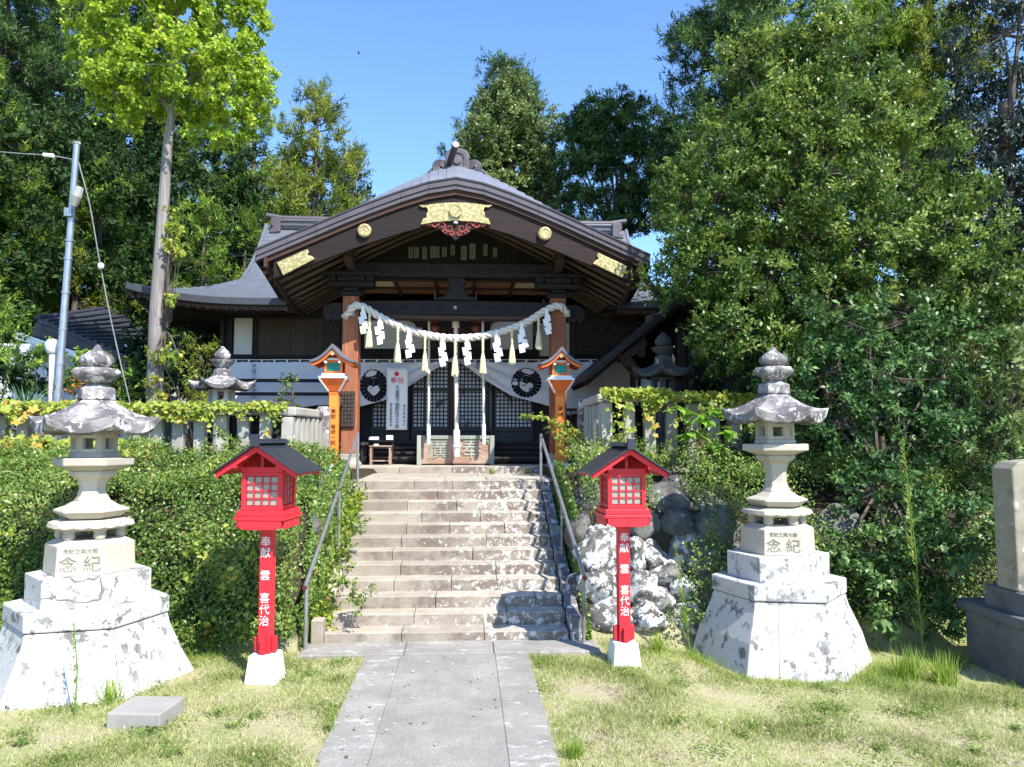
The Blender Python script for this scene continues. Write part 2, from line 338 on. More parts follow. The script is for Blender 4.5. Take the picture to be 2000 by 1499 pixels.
def rdir(rng, n):
    return nrmz(rng.normal(size=(n, 3)))
def clumps(rng, blobs, dens, csize, shell=.45):
    """clump centres through the blobs: most near the shell"""
    out = []; dirs = []
    for (cx, cy_, cz, rx, ry, rz) in blobs:
        n = max(6, int(dens * (rx * ry + ry * rz + rx * rz) * 4))
        d = rdir(rng, n); r = 1 - shell * rng.random(n) ** 1.6; wob = 1 + .16 * np.sin(d[:, 0] * 5 + cx) * np.cos(d[:, 2] * 6 + cz)
        c = np.array([cx, cy_, cz]) + d * np.array([rx, ry, rz]) * (r * wob)[:, None]
        out.append(c); dirs.append(d)
    return np.vstack(out), np.vstack(dirs)
def foliage(name, rng, blobs, mat, parent, dens=3, csize=.28, per=40, L=.07, W=.035, shape='diamond', up=.6, flat=.6, shell=.45, droop=0.0, ctint=.35, ztint=0):
    c, d = clumps(rng, blobs, dens, csize, shell); n = len(c); K = max(3, per // 9)
    p = np.repeat(c, per, 0); dd = np.repeat(d, per, 0); N = n * per
    tw = nrmz(rdir(rng, n * K).reshape(n, K, 3) + d[:, None, :] * .75 + np.array([0, 0, .25 - droop * .5])); tw[:, :, 2] *= flat + .25
    ln = csize * (.7 + .9 * rng.random((n, K)))
    ki = rng.integers(0, K, (n, per)); ii = np.arange(n)[:, None]; T_ = tw[ii, ki].reshape(N, 3); LN = ln[ii, ki].reshape(N)
    u = rng.random(N) ** .7; off = T_ * (u * LN / csize)[:, None] * .9; off[:, 2] -= droop * u ** 2 * .35
    p = p + off * csize + rng.normal(size=(N, 3)) * csize * .085
    pp = nrmz(np.cross(T_, rng.normal(size=(N, 3))))
    nr = dd * .35 + T_ * .25 + np.array([0, 0, up]) + rng.normal(size=p.shape) * .38
    t = T_ * .7 + pp * .9 + np.array([0, 0, -droop])
    tint = np.clip(rng.normal(.48, .2, n * per) + np.repeat(rng.normal(0, ctint * .5, n), per), 0, 1)
    if ztint: zz = (p[:, 2] - p[:, 2].mean()) / (p[:, 2].std() + .01); tint = np.clip(tint + ztint * zz, 0, 1)
    LL = L * (.65 + .7 * rng.random(n * per))
    return leaves(name, p, t, nr, LL, LL * (W / L), mat, parent, shape, rng, tint), c
def limbs(mb, base, targets, r0, rng, n=5, sag=.0):
    base = Vector(base)
    for t in targets:
        t = Vector(t); m = (base + t) / 2 + Vector(rng.normal(size=3) * .08 * (t - base).length) + Vector((0, 0, sag))
        q = base * .25 + m * .5 + t * .25
        mb.tube([base, base.lerp(m, .5), q, m.lerp(t, .6), t], [r0, r0 * .75, r0 * .5, r0 * .35, r0 * .15], n)
def tree(name, label, cat, base, top, r, blobs, mat, seed, bark='bark', group=None, twigs=60, limb_r=None, trunk_pts=None, fork=None, **k):
    rng = np.random.default_rng(seed); T = thing(name, label, cat, base, group)
    bz = Vector(base); tp = Vector(top)
    mb = MB(); pts = trunk_pts or [bz - Vector((0, 0, .3)), bz.lerp(tp, .1), bz.lerp(tp, .35) + Vector((r * .3, 0, 0)), bz.lerp(tp, .7), tp]
    pts = [Vector(p) for p in pts]; m = len(pts)
    mb.tube(pts, [r * (1.15 - .75 * (i / (m - 1))) for i in range(m)], 12)
    fk = Vector(fork) if fork is not None else tp
    lr = limb_r or r * .4
    o, c = foliage('crown', rng, blobs, mat, T, **k)
    for b in blobs:
        ctr = (b[0], b[1], b[2] - .1 * b[5])
        if fork is not None and b[2] < fk.z + .7: continue
        limbs(mb, fk if fork is not None else pts[min(len(pts) - 1, 3)], [ctr], lr, rng)
    if twigs:
        for i in rng.choice(len(c), min(twigs, len(c)), replace=False):
            j = min(blobs, key=lambda b: (b[0] - c[i][0]) ** 2 + (b[1] - c[i][1]) ** 2 + (b[2] - c[i][2]) ** 2)
            limbs(mb, (j[0], j[1], j[2] - .1 * j[5]), [tuple(c[i])], lr * .3, rng, 4)
    tr = obj('trunk', mb, M[bark], T, smooth=1.0); tr.data.transform(Matrix.Translation(-bz))
    return T
def conifer(name, label, base, h, rmax, mat, seed, bark='barkd', group=None, z_lo=.15, nb=120, per=26, L=.24, W=.05, prof=.8, droop=.25, csize=.3, r=.16, top_r=.12, lean=(0, 0)):
    rng = np.random.default_rng(seed); T = thing(name, label, 'tree', base, group); b0 = np.array(base, float)
    mb = MB(); mb.tube([b0 - (0, 0, .5), b0 + (0, 0, h * .3), b0 + (lean[0] * .5, lean[1] * .5, h * .65), b0 + (lean[0], lean[1], h)], [r, r * .8, r * .5, .02], 10)
    cs = []; ds = []
    for i in range(nb):
        f = z_lo + (1 - z_lo) * (i + rng.random()) / nb; a = rng.random() * 2 * math.pi
        ln = rmax * (top_r + (1 - top_r) * (1 - ((f - z_lo) / (1 - z_lo))) ** prof) * (.6 + .55 * rng.random()) * min(1, .55 + 3 * (f - z_lo))
        s = b0 + (lean[0] * f, lean[1] * f, h * f); dv = np.array([math.cos(a), math.sin(a), 0])
        tipz = ln * (.12 - droop)
        e = s + dv * ln + (0, 0, tipz); m = s + dv * ln * .5 + (0, 0, ln * .10)
        mb.tube([s, m, e], [.035 * (1.2 - f) + .01, .02, .006], 4, False)
        k = max(2, int(ln / .22))
        for q in range(k):
            u = .25 + .8 * (q + rng.random()) / k
            c = (s * (1 - u) ** 2 + 2 * m * u * (1 - u) + e * u * u) + rng.normal(size=3) * np.array([.13, .13, .08]) * (1 + ln * .18)
            cs.append(c); ds.append(dv * .7 + (0, 0, .25))
    for i in range(5): cs.append(b0 + (lean[0], lean[1], h - .16 * i)); ds.append(np.array([0, 0, 1.]))
    cs = np.array(cs); ds = np.array(ds); n = len(cs)
    K = 6; N = n * per; p = np.repeat(cs, per, 0)
    tw = nrmz(rdir(rng, n * K).reshape(n, K, 3) * .8 + ds[:, None, :] * .9); ln = (.6 + .8 * rng.random((n, K)))
    ki = rng.integers(0, K, (n, per)); ii = np.arange(n)[:, None]; T_ = tw[ii, ki].reshape(N, 3); LN = ln[ii, ki].reshape(N)
    u = rng.random(N) ** .8; off = T_ * (u * LN * csize)[:, None]; off[:, 2] += .16 * csize * u ** 2 - .05 * csize; off += rng.normal(size=(N, 3)) * csize * .09
    pp = nrmz(np.cross(T_, rng.normal(size=(N, 3)))); t = T_ * .8 + pp * .8 + np.array([0, 0, .15])
    nr = np.array([0, 0, .7]) + np.repeat(ds, per, 0) * .4 + T_ * .2 + rng.normal(size=off.shape) * .4
    tint = np.clip(rng.normal(.45, .2, n * per) + np.repeat(rng.normal(0, .2, n), per), 0, 1)
    LL = L * (.6 + .7 * rng.random(n * per))
    leaves('crown', p + off, t, nr, LL, LL * W / L, mat, T, 'needle', rng, tint)
    tr = obj('trunk', mb, M[bark], T, smooth=1.0); tr.data.transform(Matrix.Translation(-Vector(base)))
    return T

# ------------------------------------------------------------------ text (flat print / paint)
TEXTS = []
def text(body, size, mat, parent, loc, name='lettering', rot=(math.pi / 2, 0, 0), ls=.85, align='CENTER', ext=.001, sx=1.0):
    cu = bpy.data.curves.new(name, 'FONT'); cu.body = body; cu.size = size; cu.align_x = align; cu.align_y = 'CENTER'; cu.extrude = ext; cu.space_line = ls; cu.resolution_u = 3; cu.offset = 0
    to = bpy.data.objects.new(name, cu); C.objects.link(to); TEXTS.append((to, name, mat, parent, loc, rot, sx)); return to
def vert(s): return '\n'.join(s)
def finish_texts():
    dg = bpy.context.evaluated_depsgraph_get(); dg.update()
    for to, name, mat, parent, loc, rot, sx in TEXTS:
        me = bpy.data.meshes.new_from_object(to.evaluated_get(dg)); me.materials.clear(); me.materials.append(mat)
        o = bpy.data.objects.new(name, me); C.objects.link(o); o.parent = parent; o.location = loc; o.rotation_euler = rot; o.scale = (sx, 1, 1)
        cu = to.data; bpy.data.objects.remove(to); bpy.data.curves.remove(cu)
        me.name = name

# ================================================================== THE GROUND
T0 = 1.33; TF = 1.43         # terrace and shrine floor heights
def bank(x, y):
    left = 1.18 * ss(y, 6.95, 7.65) + .30 * ss(y, 7.6, 9.2)
    right = 1.10 * ss(y, 7.25, 8.1) + .36 * ss(y, 8.0, 9.3)
    s = left if x < 0 else right
    if abs(x + .05) < 1.32: s = max(0, min(1.22, (y - 7.5) / 2.8 * 1.3 - .12))
    if y > 9.3: s = min(s, 1.48); s = s + (TF - .02 - s) * ss(y, 9.6, 10.4) if abs(x) > 1.32 else s
    if y > 11.9: s = TF - .05
    return s
def H(x, y):
    z = -.12 * ss(x, 1.4, 2.4) * (1 - ss(y, 7.2, 8)) + .012 * noise.noise(Vector((x * 1.7, y * 1.7, 0))) * (1 if y < 6.8 else 0) + bank(x, y)
    if y > 17: z += min(4.5, (y - 17) * .16)
    if abs(x) > 8: z += min(7, (abs(x) - 8) * .35) * ss(y, 7, 16)
    return z
xs = sorted(set([-400, -250, -150, -90, -60, -40, -30, -24, -20, -17, -15, -13, -11, -10, -9, -8] + [round(-7 + .2 * i, 3) for i in range(71)] + [8, 9, 10, 11, 13, 15, 17, 20, 24, 30, 40, 60, 90, 150, 250, 400] + [-1.375, -1.365, 1.265, 1.275]))
ys = sorted(set([-200, -80, -30, -12, -6, -2, 0] + [round(1 + .25 * i, 3) for i in range(23)] + [round(6.8 + .08 * i, 3) for i in range(36)] + [round(9.8 + .3 * i, 3) for i in range(20)] + [16.5, 18, 20, 23, 27, 32, 40, 55, 80, 130, 220, 400]))
mb = MB(); mb.strip([[(x, y, H(x, y)) for x in xs] for y in ys])
struct(obj('ground', mb, M['ground'], smooth=1.2))

# path
path = thing('path', None, None, (0, 0, 0)); struct(path)
obj('asphalt_strip', MB().box(-.44, .37, -4, 6.79, -.05, .022), M['asphalt'], path, bevel=.004)
y = -4.0
rr = random.Random(3)
while y < 6.7:
    l = min(rr.uniform(1.7, 3.0), 6.79 - y)
    obj('paving_slab', MB().box(-.73 + rr.uniform(-.02, .02), -.4415, y, y + l - .006, -.05, .018 + rr.uniform(0, .006)), M['asphalt2'], path, bevel=.006)
    obj('paving_slab', MB().box(.3715, .66 + rr.uniform(-.015, .015), y + .2, min(y + l + .2, 6.79) - .006, -.05, .018 + rr.uniform(0, .006)), M['asphalt2'], path, bevel=.006)
    y += l
for a, b in ((-1.32, -.42), (-.415, .36), (.365, 1.3)):
    obj('landing_slab', MB().box(a, b, 6.80, 7.215, -.05, .03), M['asphalt2'], path, bevel=.008)

# ================================================================== STAIRS
NS, TR, RI = 12, .255, T0 / 12
st = thing('stone_staircase', 'worn tan stone steps with white lichen leading up from the path to the shrine', 'staircase', (-.05, 7.2, 0))
rs = random.Random(11)
for i in range(NS):
    y0 = 7.2 + i * TR; x = -1.17; x1 = 1.07; cuts = [x]
    while cuts[-1] < x1 - 1.1: cuts.append(cuts[-1] + rs.uniform(.45, 1.0))
    cuts.append(x1)
    for a, b in zip(cuts[:-1], cuts[1:]):
        dz = rs.uniform(-.004, .004); dy = rs.uniform(-.008, .008)
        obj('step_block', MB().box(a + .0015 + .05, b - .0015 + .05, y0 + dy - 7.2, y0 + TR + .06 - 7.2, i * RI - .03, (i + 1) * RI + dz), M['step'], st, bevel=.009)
# side kerbs
for sx, nm in ((-1.225, 0), (1.135, 1)):
    m_ = MB(); w_ = .055
    k_ = .115 if nm == 0 else 0.0
    prof = [(7.16, -.05), (7.16, .24), (7.30, .24), (7.36, .24 - k_), (10.05, T0 + .03 - k_), (10.05, T0 - .35)]
    vv = [(sx - w_ + .05, y - 7.2, z) for y, z in prof] + [(sx + w_ + .05, y - 7.2, z) for y, z in prof]; n = len(prof)
    m_.add(vv, [tuple(range(n)), tuple(range(2 * n - 1, n - 1, -1))] + [(i, i + n, (i + 1) % n + n, (i + 1) % n) for i in range(n)])
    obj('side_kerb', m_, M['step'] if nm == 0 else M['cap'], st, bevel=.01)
# terrace paving and the kerb of the shrine floor
ter = thing('terrace_paving', None, None); struct(ter)
rs = random.Random(5); x = -1.9
while x < 1.85:
    l = rs.uniform(.55, .95); x2 = min(1.9, x + l)
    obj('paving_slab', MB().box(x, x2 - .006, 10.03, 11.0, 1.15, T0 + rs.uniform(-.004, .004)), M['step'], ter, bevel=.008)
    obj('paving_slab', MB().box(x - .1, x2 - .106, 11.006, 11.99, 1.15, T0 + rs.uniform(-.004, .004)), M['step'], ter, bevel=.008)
    x = x2
x = -2.0
while x < 1.95:
    l = rs.uniform(.8, 1.3); x2 = min(2.0, x + l)
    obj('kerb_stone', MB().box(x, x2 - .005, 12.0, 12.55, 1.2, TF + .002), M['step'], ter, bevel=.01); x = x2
obj('floor_slab', MB().box(-4.4, 4.1, 12.56, 18, 1.2, TF + .001), M['fence'], ter)

# ================================================================== SHRINE
XC = -.05
S = thing('shrine_hall', 'dark wooden shrine hall with grey curved roof and gilt fittings on its front gable', 'shrine', (XC, 13, TF))
SO = Vector((XC, 13, TF))
def part(name, mb, mat, parent=None, **k):
    o = obj(name, mb, mat, S, **k)
    if isinstance(mb, MB): o.data.transform(Matrix.Translation(-SO))
    return o
def sub(name, mb, mat, par, **k):
    o = obj(name, mb, mat, par, **k)
    if isinstance(mb, MB): o.data.transform(Matrix.Translation(-SO))
    return o
PY = 12.2
# pillars and their base stones
for px in (686, 1089):
    c = P(px, 700, PY)
    p_ = part('pillar', MB().box(c.x - .125, c.x + .125, PY - .14, PY + .14, TF + .2, 4.1), M['pillar'], bevel=.012)
    sub('base_stone', MB().lathe([(.23, TF), (.23, TF + .05), (.19, TF + .08), (.18, TF + .14), (.2, TF + .2)], 4, (c.x, PY, 0), math.pi / 4), M['carved'], p_, bevel=.012)
PXL, PXR = P(686, 700, PY).x, P(1089, 700, PY).x
# carved notice board on the left pillar
nb = part('pillar_board', MB().box(PXL - .13, PXL + .09, PY - .175, PY - .145, 2.03, 2.60), M['board'], bevel=.004)
for r_i in range(9):
    for c_i in range(4):
        sub('carved_tablet', MB().box(PXL - .118 + c_i * .051, PXL - .118 + c_i * .051 + .042, PY - .19, PY - .176, 2.05 + r_i * .06, 2.05 + r_i * .06 + .05), M['board'], nb, bevel=.003)
# beams
zlo0, zlo1 = P(890, 622, PY).z, P(890, 592, PY).z
def beam(name, x0, x1, z0, z1, yy, t, arch=.0, mat='dwood'):
    n = 14; poly = [(x0 + (x1 - x0) * i / n, z0 + arch * math.sin(math.pi * i / n)) for i in range(n + 1)] + [(x1 - (x1 - x0) * i / n, z1 + arch * .6 * math.sin(math.pi * i / n)) for i in range(n + 1)]
    return part(name, MB().prism(poly, yy - t, yy + t), M[mat], bevel=.012)
lb = beam('lower_beam', PXL + .14, PXR - .14, zlo0, zlo1, PY, .11, .03)
sub('beam_lip', MB().box(PXL + .14, PXR - .14, PY - .13, PY + .1, zlo0 - .035, zlo0 + .02), M['rwood'], lb)
for s_, xx in ((-1, PXL - .14), (1, PXR + .14)):     # carved noses outside the pillars
    q = [(0, .27), (.16, .27), (.27, .22), (.31, .12), (.28, .02), (.2, -.04), (.17, .02), (.12, -.03), (.05, .0), (0, -.01)]
    part('beam_nose', MB().prism([(xx + s_ * a, zlo0 - .05 + b) for a, b in q], PY - .09, PY + .09), M['dwood'], bevel=.01)
    # swirl in relief
    sw = [(xx + s_ * (.16 + .08 * math.cos(t) * (1 - t / 9)), PY - .095, zlo0 + .07 + .08 * math.sin(t) * (1 - t / 9)) for t in [i * .5 for i in range(16)]]
    part('swirl_carving', MB().tube(sw, .009, 5), M['dwood'])
zu0, zu1 = P(890, 545, PY).z, P(890, 517, PY).z
part('upper_beam', MB().box(P(692, 530, PY).x, P(1087, 530, PY).x, PY - .12, PY + .12, zu0, zu1), M['dwood'], bevel=.02)
# swirls cut on both beams
for zc_, yy, k0 in ((zlo0 + .14, PY - .115, 5), (zu0 + .1, PY - .125, 5)):
    for k in range(-k0, k0 + 1):
        if k == 0: continue
        sw = [(XC + k * .27 + .07 * math.cos(t) * (1 - t / 8) * (1 if k > 0 else -1), yy, zc_ + .05 * math.sin(t) * (1 - t / 8)) for t in [i * .6 for i in range(12)]]
        part('wave_carving', MB().tube(sw, .006, 4), M['dwood'])
# bracket stacks over the pillars
for xx in (PXL, PXR):
    for k, (hw, z0, z1) in enumerate([(.17, 4.1, 4.18), (.12, 4.18, 4.24), (.36, 4.24, 4.33), (.22, 4.33, 4.42), (.46, 4.42, 4.49)]):
        part('bracket_arm', MB().box(xx - hw, xx + hw, PY - .13 - .02 * k, PY + .13, z0 + .001, z1), M['dwood'], bevel=.02)
    for dx in (-.3, 0, .3):
        part('bracket_block', MB().box(xx + dx - .065, xx + dx + .065, PY - .2, PY + .1, 4.331, 4.425, -.0, -.0), M['dwood'], bevel=.02)
    # tie beam end that sticks out forward, capped with pale metal
    e = part('beam_end', MB().bar((xx * .985, PY, 4.82), (xx * .985, 11.35, 4.80), .13, .17), M['dwoody'], bevel=.01)
    sub('metal_cap', MB().bar((xx * .985, 11.36, 4.80), (xx * .985, 11.325, 4.80), .14, .18), M['white'], e, bevel=.006)
    part('forward_arm', MB().bar((xx, PY, 4.55), (xx, 11.6, 4.66), .12, .16), M['dwoody'], bevel=.02)
# frog leg strut between the beams
fl = [(-.36, 0), (-.30, .05), (-.2, .07), (-.13, .16), (-.11, .27), (-.16, .33), (-.12, .39), (.12, .39), (.16, .33), (.11, .27), (.13, .16), (.2, .07), (.30, .05), (.36, 0)]
part('frog_leg_strut', MB().prism([(XC + a, zlo1 + .03 + b * (zu0 - zlo1 - .03) / .39) for a, b in fl], PY - .09, PY + .05), M['dwood'], bevel=.012)
# coffered ceiling of the porch
ZC = 4.43
for i, (a, b) in enumerate([(700, 776), (776, 852), (852, 926), (926, 1000), (1000, 1080)]):
    for j, (ya, yb) in enumerate([(12.45, 13.1), (13.1, 13.75)]):
        xa, xb = P(a, 560, 13.0).x, P(b, 560, 13.0).x
        part('ceiling_panel', MB().box(xa + .03, xb - .03, ya + .03, yb - .03, ZC + .02, ZC + .05), M['cream'] if (j == 0 and i in (0, 4)) else M['coffer'])
for a in (700, 776, 852, 926, 1000, 1080):
    xx = P(a, 560, 13.0).x; part('ceiling_bar', MB().box(xx - .025, xx + .025, 12.35, 13.78, ZC - .02, ZC + .06), M['rwood'])
for ya in (12.4, 13.1): part('ceiling_bar', MB().box(-1.7, 1.6, ya - .025, ya + .025, ZC - .022, ZC + .058), M['rwood'])
# porch roof shape
PP = [(0, 0), (.4, .075), (.81, .215), (1.39, .445), (2.0, .72), (2.8, 1.08)]
def prof(u):
    u = abs(u)
    for (a, za), (b, zb) in zip(PP[:-1], PP[1:]):
        if u <= b or b == 2.8: return za + (zb - za) * (u - a) / (b - a)
ZA = 5.62; YF = 11.0; UW = 2.8
def proofz(u, y):
    k = min(1, max(0, (y - YF) / .85)); k = 1 - (1 - k) ** 2
    z = ZA - prof(u) + .47 * (1 - (abs(u) / UW) ** 1.3) * k - .36 * ss(y, YF - .4, YF + 2.0) * (abs(u) / UW) ** 2 + .03 * (abs(u) / UW) ** 2
    return z
ysr = [YF + .02 + i * .12 for i in range(9)] + [12.4, 13, 14, 15.2]
ncs = 22
for sgn in (-1, 1):
    for k in range(ncs):
        u0 = UW * k / ncs; u1 = UW * (k + 1) / ncs + .012
        if abs(u1) > UW: u1 = UW
        m_ = MB(); top = []; bot = []; front = []
        r0 = [(XC + sgn * u0, y, proofz(u0, y) + .004) for y in ysr]; r1 = [(XC + sgn * u1, y, proofz(u1, y) + .026) for y in ysr]
        r2 = [(XC + sgn * u1, y, proofz(u1, y) - .01) for y in ysr]; r3 = [(XC + sgn * u0, y, proofz(u0, y) - .03) for y in ysr]
        m_.strip([r0, r1, r2, r3, r0]); n_ = len(ysr)
        m_.add([r0[0], r1[0], r2[0], r3[0]], [(0, 1, 2, 3)])
        part('roof_course', m_, M['roofc'])
# verge band (two layers, in segments), bargeboards
def vz(u): return ZA - prof(u)
for sgn in (-1, 1):
    cu = [i * .2 for i in range(14)] + [2.84]
    cv = [0, .4, .8, 1.2, 1.6, 2.0, 2.4, 2.84]
    for a, b in zip(cv[:-1], cv[1:]):
        b2 = b - .002
        m_ = MB().prism([(XC + sgn * a, vz(a) + .01), (XC + sgn * b2, vz(b2) + .01), (XC + sgn * b2, vz(b2) - .072), (XC + sgn * a, vz(a) - .072)], YF - .06, YF + .12)
        part('verge_panel', m_, M['verge'], bevel=.003)
        m_ = MB().prism([(XC + sgn * a, vz(a) - .074), (XC + sgn * b2, vz(b2) - .074), (XC + sgn * b2, vz(b2) - .138), (XC + sgn * a, vz(a) - .138)], YF - .04, YF + .12)
        part('verge_panel', m_, M['verge'], bevel=.003)
    m_ = MB().prism([(XC + sgn * a, vz(a) + .035) for a in cu] + [(XC + sgn * a, vz(a) + .011) for a in cu[::-1]], YF - .075, YF + .1); part('verge_strip', m_, M['verged'])
    m_ = MB().prism([(XC + sgn * a, vz(a) - .140) for a in cu[:-1] + [2.72]] + [(XC + sgn * a, vz(a) - .21) for a in (cu[:-1] + [2.72])[::-1]], YF - .005, YF + .1); part('verge_trim', m_, M['rwood'])
    cb = [i * .2 for i in range(14)]
    m_ = MB().prism([(XC + sgn * a, vz(a) - .211) for a in cb] + [(XC + sgn * a, vz(a) - .211 - (.40 - .13 * a / 2.6)) for a in cb[::-1]], YF + .03, YF + .09); part('bargeboard', m_, M['barge'], bevel=.006)
    # soffit boards and rafters
    n_ = 10
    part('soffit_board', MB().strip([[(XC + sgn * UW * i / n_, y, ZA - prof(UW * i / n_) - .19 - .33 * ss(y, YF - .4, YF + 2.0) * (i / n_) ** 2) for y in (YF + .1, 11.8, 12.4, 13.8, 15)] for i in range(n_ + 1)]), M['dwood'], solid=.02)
    raf = MB()
    for i in range(n_):
        a, b = UW * i / n_, UW * (i + 1) / n_ - .0
        raf.bar((sgn * a, 0, -prof(a)), (sgn * b, 0, -prof(b)), .035, .045, (0, 0, 1))
    rme = None
    for k in range(11):
        y = YF + .22 + k * .25
        if rme is None: ro = obj('rafter', raf, M['rafter'], S); rme = ro.data
        else: ro = obj('rafter', rme, None, S)
        ro.location = Vector((XC, y, ZA - .235)) - SO; ro.rotation_euler = (0, sgn * .085 * ss(y, YF - .4, YF + 2.0), 0)
    # side eave fascia and end board
    e0 = [(XC + sgn * 2.82, y, proofz(UW, y)) for y in (YF - .03, 11.3, 11.6, 12, 12.4, 12.8, 13.2, 13.6)]
    m_ = MB(); m_.strip([[(x, y, z + .02) for x, y, z in e0], [(x, y, z - .17) for x, y, z in e0]]); part('eave_fascia', m_, M['barge'], solid=.05)
    m_ = MB(); m_.strip([[(x - sgn * .12, y, z - .10) for x, y, z in e0], [(x - sgn * .12, y, z - .24) for x, y, z in e0]]); part('eave_batten', m_, M['rwood'], solid=.05)
# gable wall of dark planks with pasted paper slips
for k in range(-8, 8):
    a, b = k * .26, (k + 1) * .26 - .006; zt = min(vz(a), vz(b)) - .3
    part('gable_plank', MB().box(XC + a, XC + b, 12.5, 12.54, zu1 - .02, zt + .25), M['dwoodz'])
for px, py, w_, h_ in [(802, 493, 9, 22), (813, 493, 9, 22), (829, 494, 9, 24), (845, 492, 9, 23), (854, 492, 8, 22), (868, 492, 9, 20), (884, 488, 8, 20), (906, 494, 11, 28), (923, 491, 11, 31), (948, 488, 8, 23), (967, 493, 8, 20)]:
    c = P(px, py, 12.47); k = 12.47 / F
    sl_ = part('paper_slip', MB().box(c.x - w_ * k / 2, c.x + w_ * k / 2, 12.49, 12.498, c.z - h_ * k / 2, c.z + h_ * k / 2), plain('grey paper slip', (.30, .29, .27), .9, var=.2, sc=40) if 'slip' not in M else M['slip'])
    M['slip'] = sl_.data.materials[0]
    text(vert('千社札'[:3]), .055, M['ink'], S, Vector((c.x, 12.486, c.z)) - SO, ls=.95)
# gilt fittings
def gilt(name, poly, dy=0, parent=None): return part(name, MB().prism(poly, YF - .005 + dy, YF + .028 + dy), M['gold'], bevel=.004)
def pz(px, py): c = P(px, py, YF); return (c.x, c.z)
half = [(72, 401), (64, 406), (57, 405), (54, 411), (57, 418), (57, 425), (64, 428), (68, 439), (40, 434), (0, 431)]
ctr = [pz(890 - 0, 396)] + [pz(890 + a, 396 + (a / 72) ** 2 * 8) for a in (20, 40, 58)] + [pz(890 + a, b) for a, b in half] + [pz(890 - a, b) for a, b in half[::-1][1:]] + [pz(890 - a, 396 + (a / 72) ** 2 * 8) for a in (58, 40, 20)]
cf = gilt('gilt_centre_plate', ctr)
c = P(890, 414, YF); sub('gilt_boss', MB().tube([(c.x, YF - .04, c.z), (c.x, YF - .0, c.z)], .095, 28), M['gold'], cf, bevel=.01)
sub('gilt_boss_rim', MB().tube([(c.x + .085 * math.cos(t), YF - .04, c.z + .085 * math.sin(t)) for t in [i * math.pi / 12 for i in range(25)]], .008, 6, False), M['gold'], cf)
for px, py in ((712, 451), (1064, 457)):
    c = P(px, py, YF); d_ = part('gilt_disc', MB().tube([(c.x, YF - .03, c.z), (c.x, YF + .03, c.z)], .098, 28), M['gold'], bevel=.012)
    for k in range(16):
        t = k * math.pi / 8; sub('petal', MB().box(c.x + .07 * math.cos(t) - .012, c.x + .07 * math.cos(t) + .012, YF - .037, YF - .028, c.z + .07 * math.sin(t) - .012, c.z + .07 * math.sin(t) + .012), M['gold'], d_, bevel=.003)
gilt('gilt_end_plate', [pz(541, 513), pz(600, 487), pz(603, 492), pz(600, 499), pz(607, 500), pz(615, 506), pz(553, 538)])
gilt('gilt_end_plate', [pz(1225, 521), pz(1168, 494), pz(1166, 500), pz(1169, 506), pz(1163, 509), pz(1158, 515), pz(1216, 543)])
# red carved pendant
cx_, cz_ = pz(890, 433)
pen = part('carved_pendant', MB().prism([(cx_ + a * .0075, cz_ - b * .0075) for a, b in [(-72, 2), (-40, -4), (0, -6), (40, -4), (72, 2), (52, 7), (42, 12), (30, 14), (22, 24), (10, 28), (0, 36), (-10, 28), (-22, 24), (-30, 14), (-42, 12), (-52, 7)]], YF + .035, YF + .055), M['barge'])
for sgn in (-1, 1):
    for (a, b, r_, tw) in [(12, 12, 9, 1), (26, 8, 8, -1), (40, 5, 6, 1), (20, 20, 5, -1), (52, 3, 5, 1), (6, 22, 5, 1)]:
        sw = [(cx_ + sgn * .0075 * (a + r_ * math.cos(t * tw) * (1 - t / 9)), YF + .03, cz_ - .0075 * (b + r_ * math.sin(t * tw) * (1 - t / 9))) for t in [i * .45 for i in range(15)]]
        sub('carved_scroll', MB().tube(sw, [.018 * (1 - i / 20) for i in range(15)], 6), M['deepred'], pen, smooth=1)
sub('carved_flower', MB().lathe([(.03, 0), (.03, .02), (.01, .03)], 8, (cx_, YF + .0, cz_ - .03)), M['white'], pen)
# ridge ornament
ox, oz, oy = XC, proofz(0, 11.9), 11.9
on = [(-.19, -.02), (-.19, .22), (-.14, .31), (-.06, .34), (.06, .34), (.14, .31), (.19, .22), (.19, -.02)]
om = part('ridge_end_board', MB().prism([(ox + a, oz + b) for a, b in on], oy - .06, oy + .1), M['verge'], bevel=.015)
sub('ridge_end_frame', MB().tube([(ox + a * .62, oy - .065, oz + b * .72 + .02) for a, b in on], .014, 6), M['verge'], om)
sub('crest_relief', MB().lathe([(.075, 0), (.075, .02)], 12, (0, 0, 0)).__class__().tube([(ox, oy - .085, oz + .13), (ox, oy - .06, oz + .13)], .06, 14), M['verge'], om, bevel=.01)
for sgn in (-1, 1):
    for r_ in (.115, .085, .055, .028):
        sw = [(ox + sgn * (.265 + r_ * math.cos(t)), oy - .02, oz + .04 + r_ * math.sin(t)) for t in [-1.2 + i * .35 for i in range(14)]]
        sub('cloud_scroll', MB().tube(sw, .016, 6), M['verge'], om, smooth=1)
    sub('scroll_back', MB().prism([(ox + sgn * (.265 + .12 * math.cos(t)), oz + .03 + .11 * math.sin(t)) for t in [i * math.pi / 8 for i in range(16)]], oy, oy + .06), M['verged'], om)
    sub('scroll_tail', MB().tube([(ox + sgn * .34, oy, oz + .04), (ox + sgn * .42, oy, oz - .02), (ox + sgn * .5, oy, oz - .09)], [.03, .022, .01], 6), M['verge'], om)
a_ = P(876, 325, oy - .1); b_ = P(890, 283, 11.25)
tb = sub('ridge_end_tube', MB().tube([a_, b_], .05, 14), M['verged'], om, smooth=.8)
sub('tube_cap', MB().tube([b_, b_ + (b_ - a_).normalized() * .012], .054, 14), M['verge'], om)
part('porch_ridge', MB().box(XC - .08, XC + .08, oy + .1, 15, oz - .1, oz + .16), M['roof'], bevel=.02)
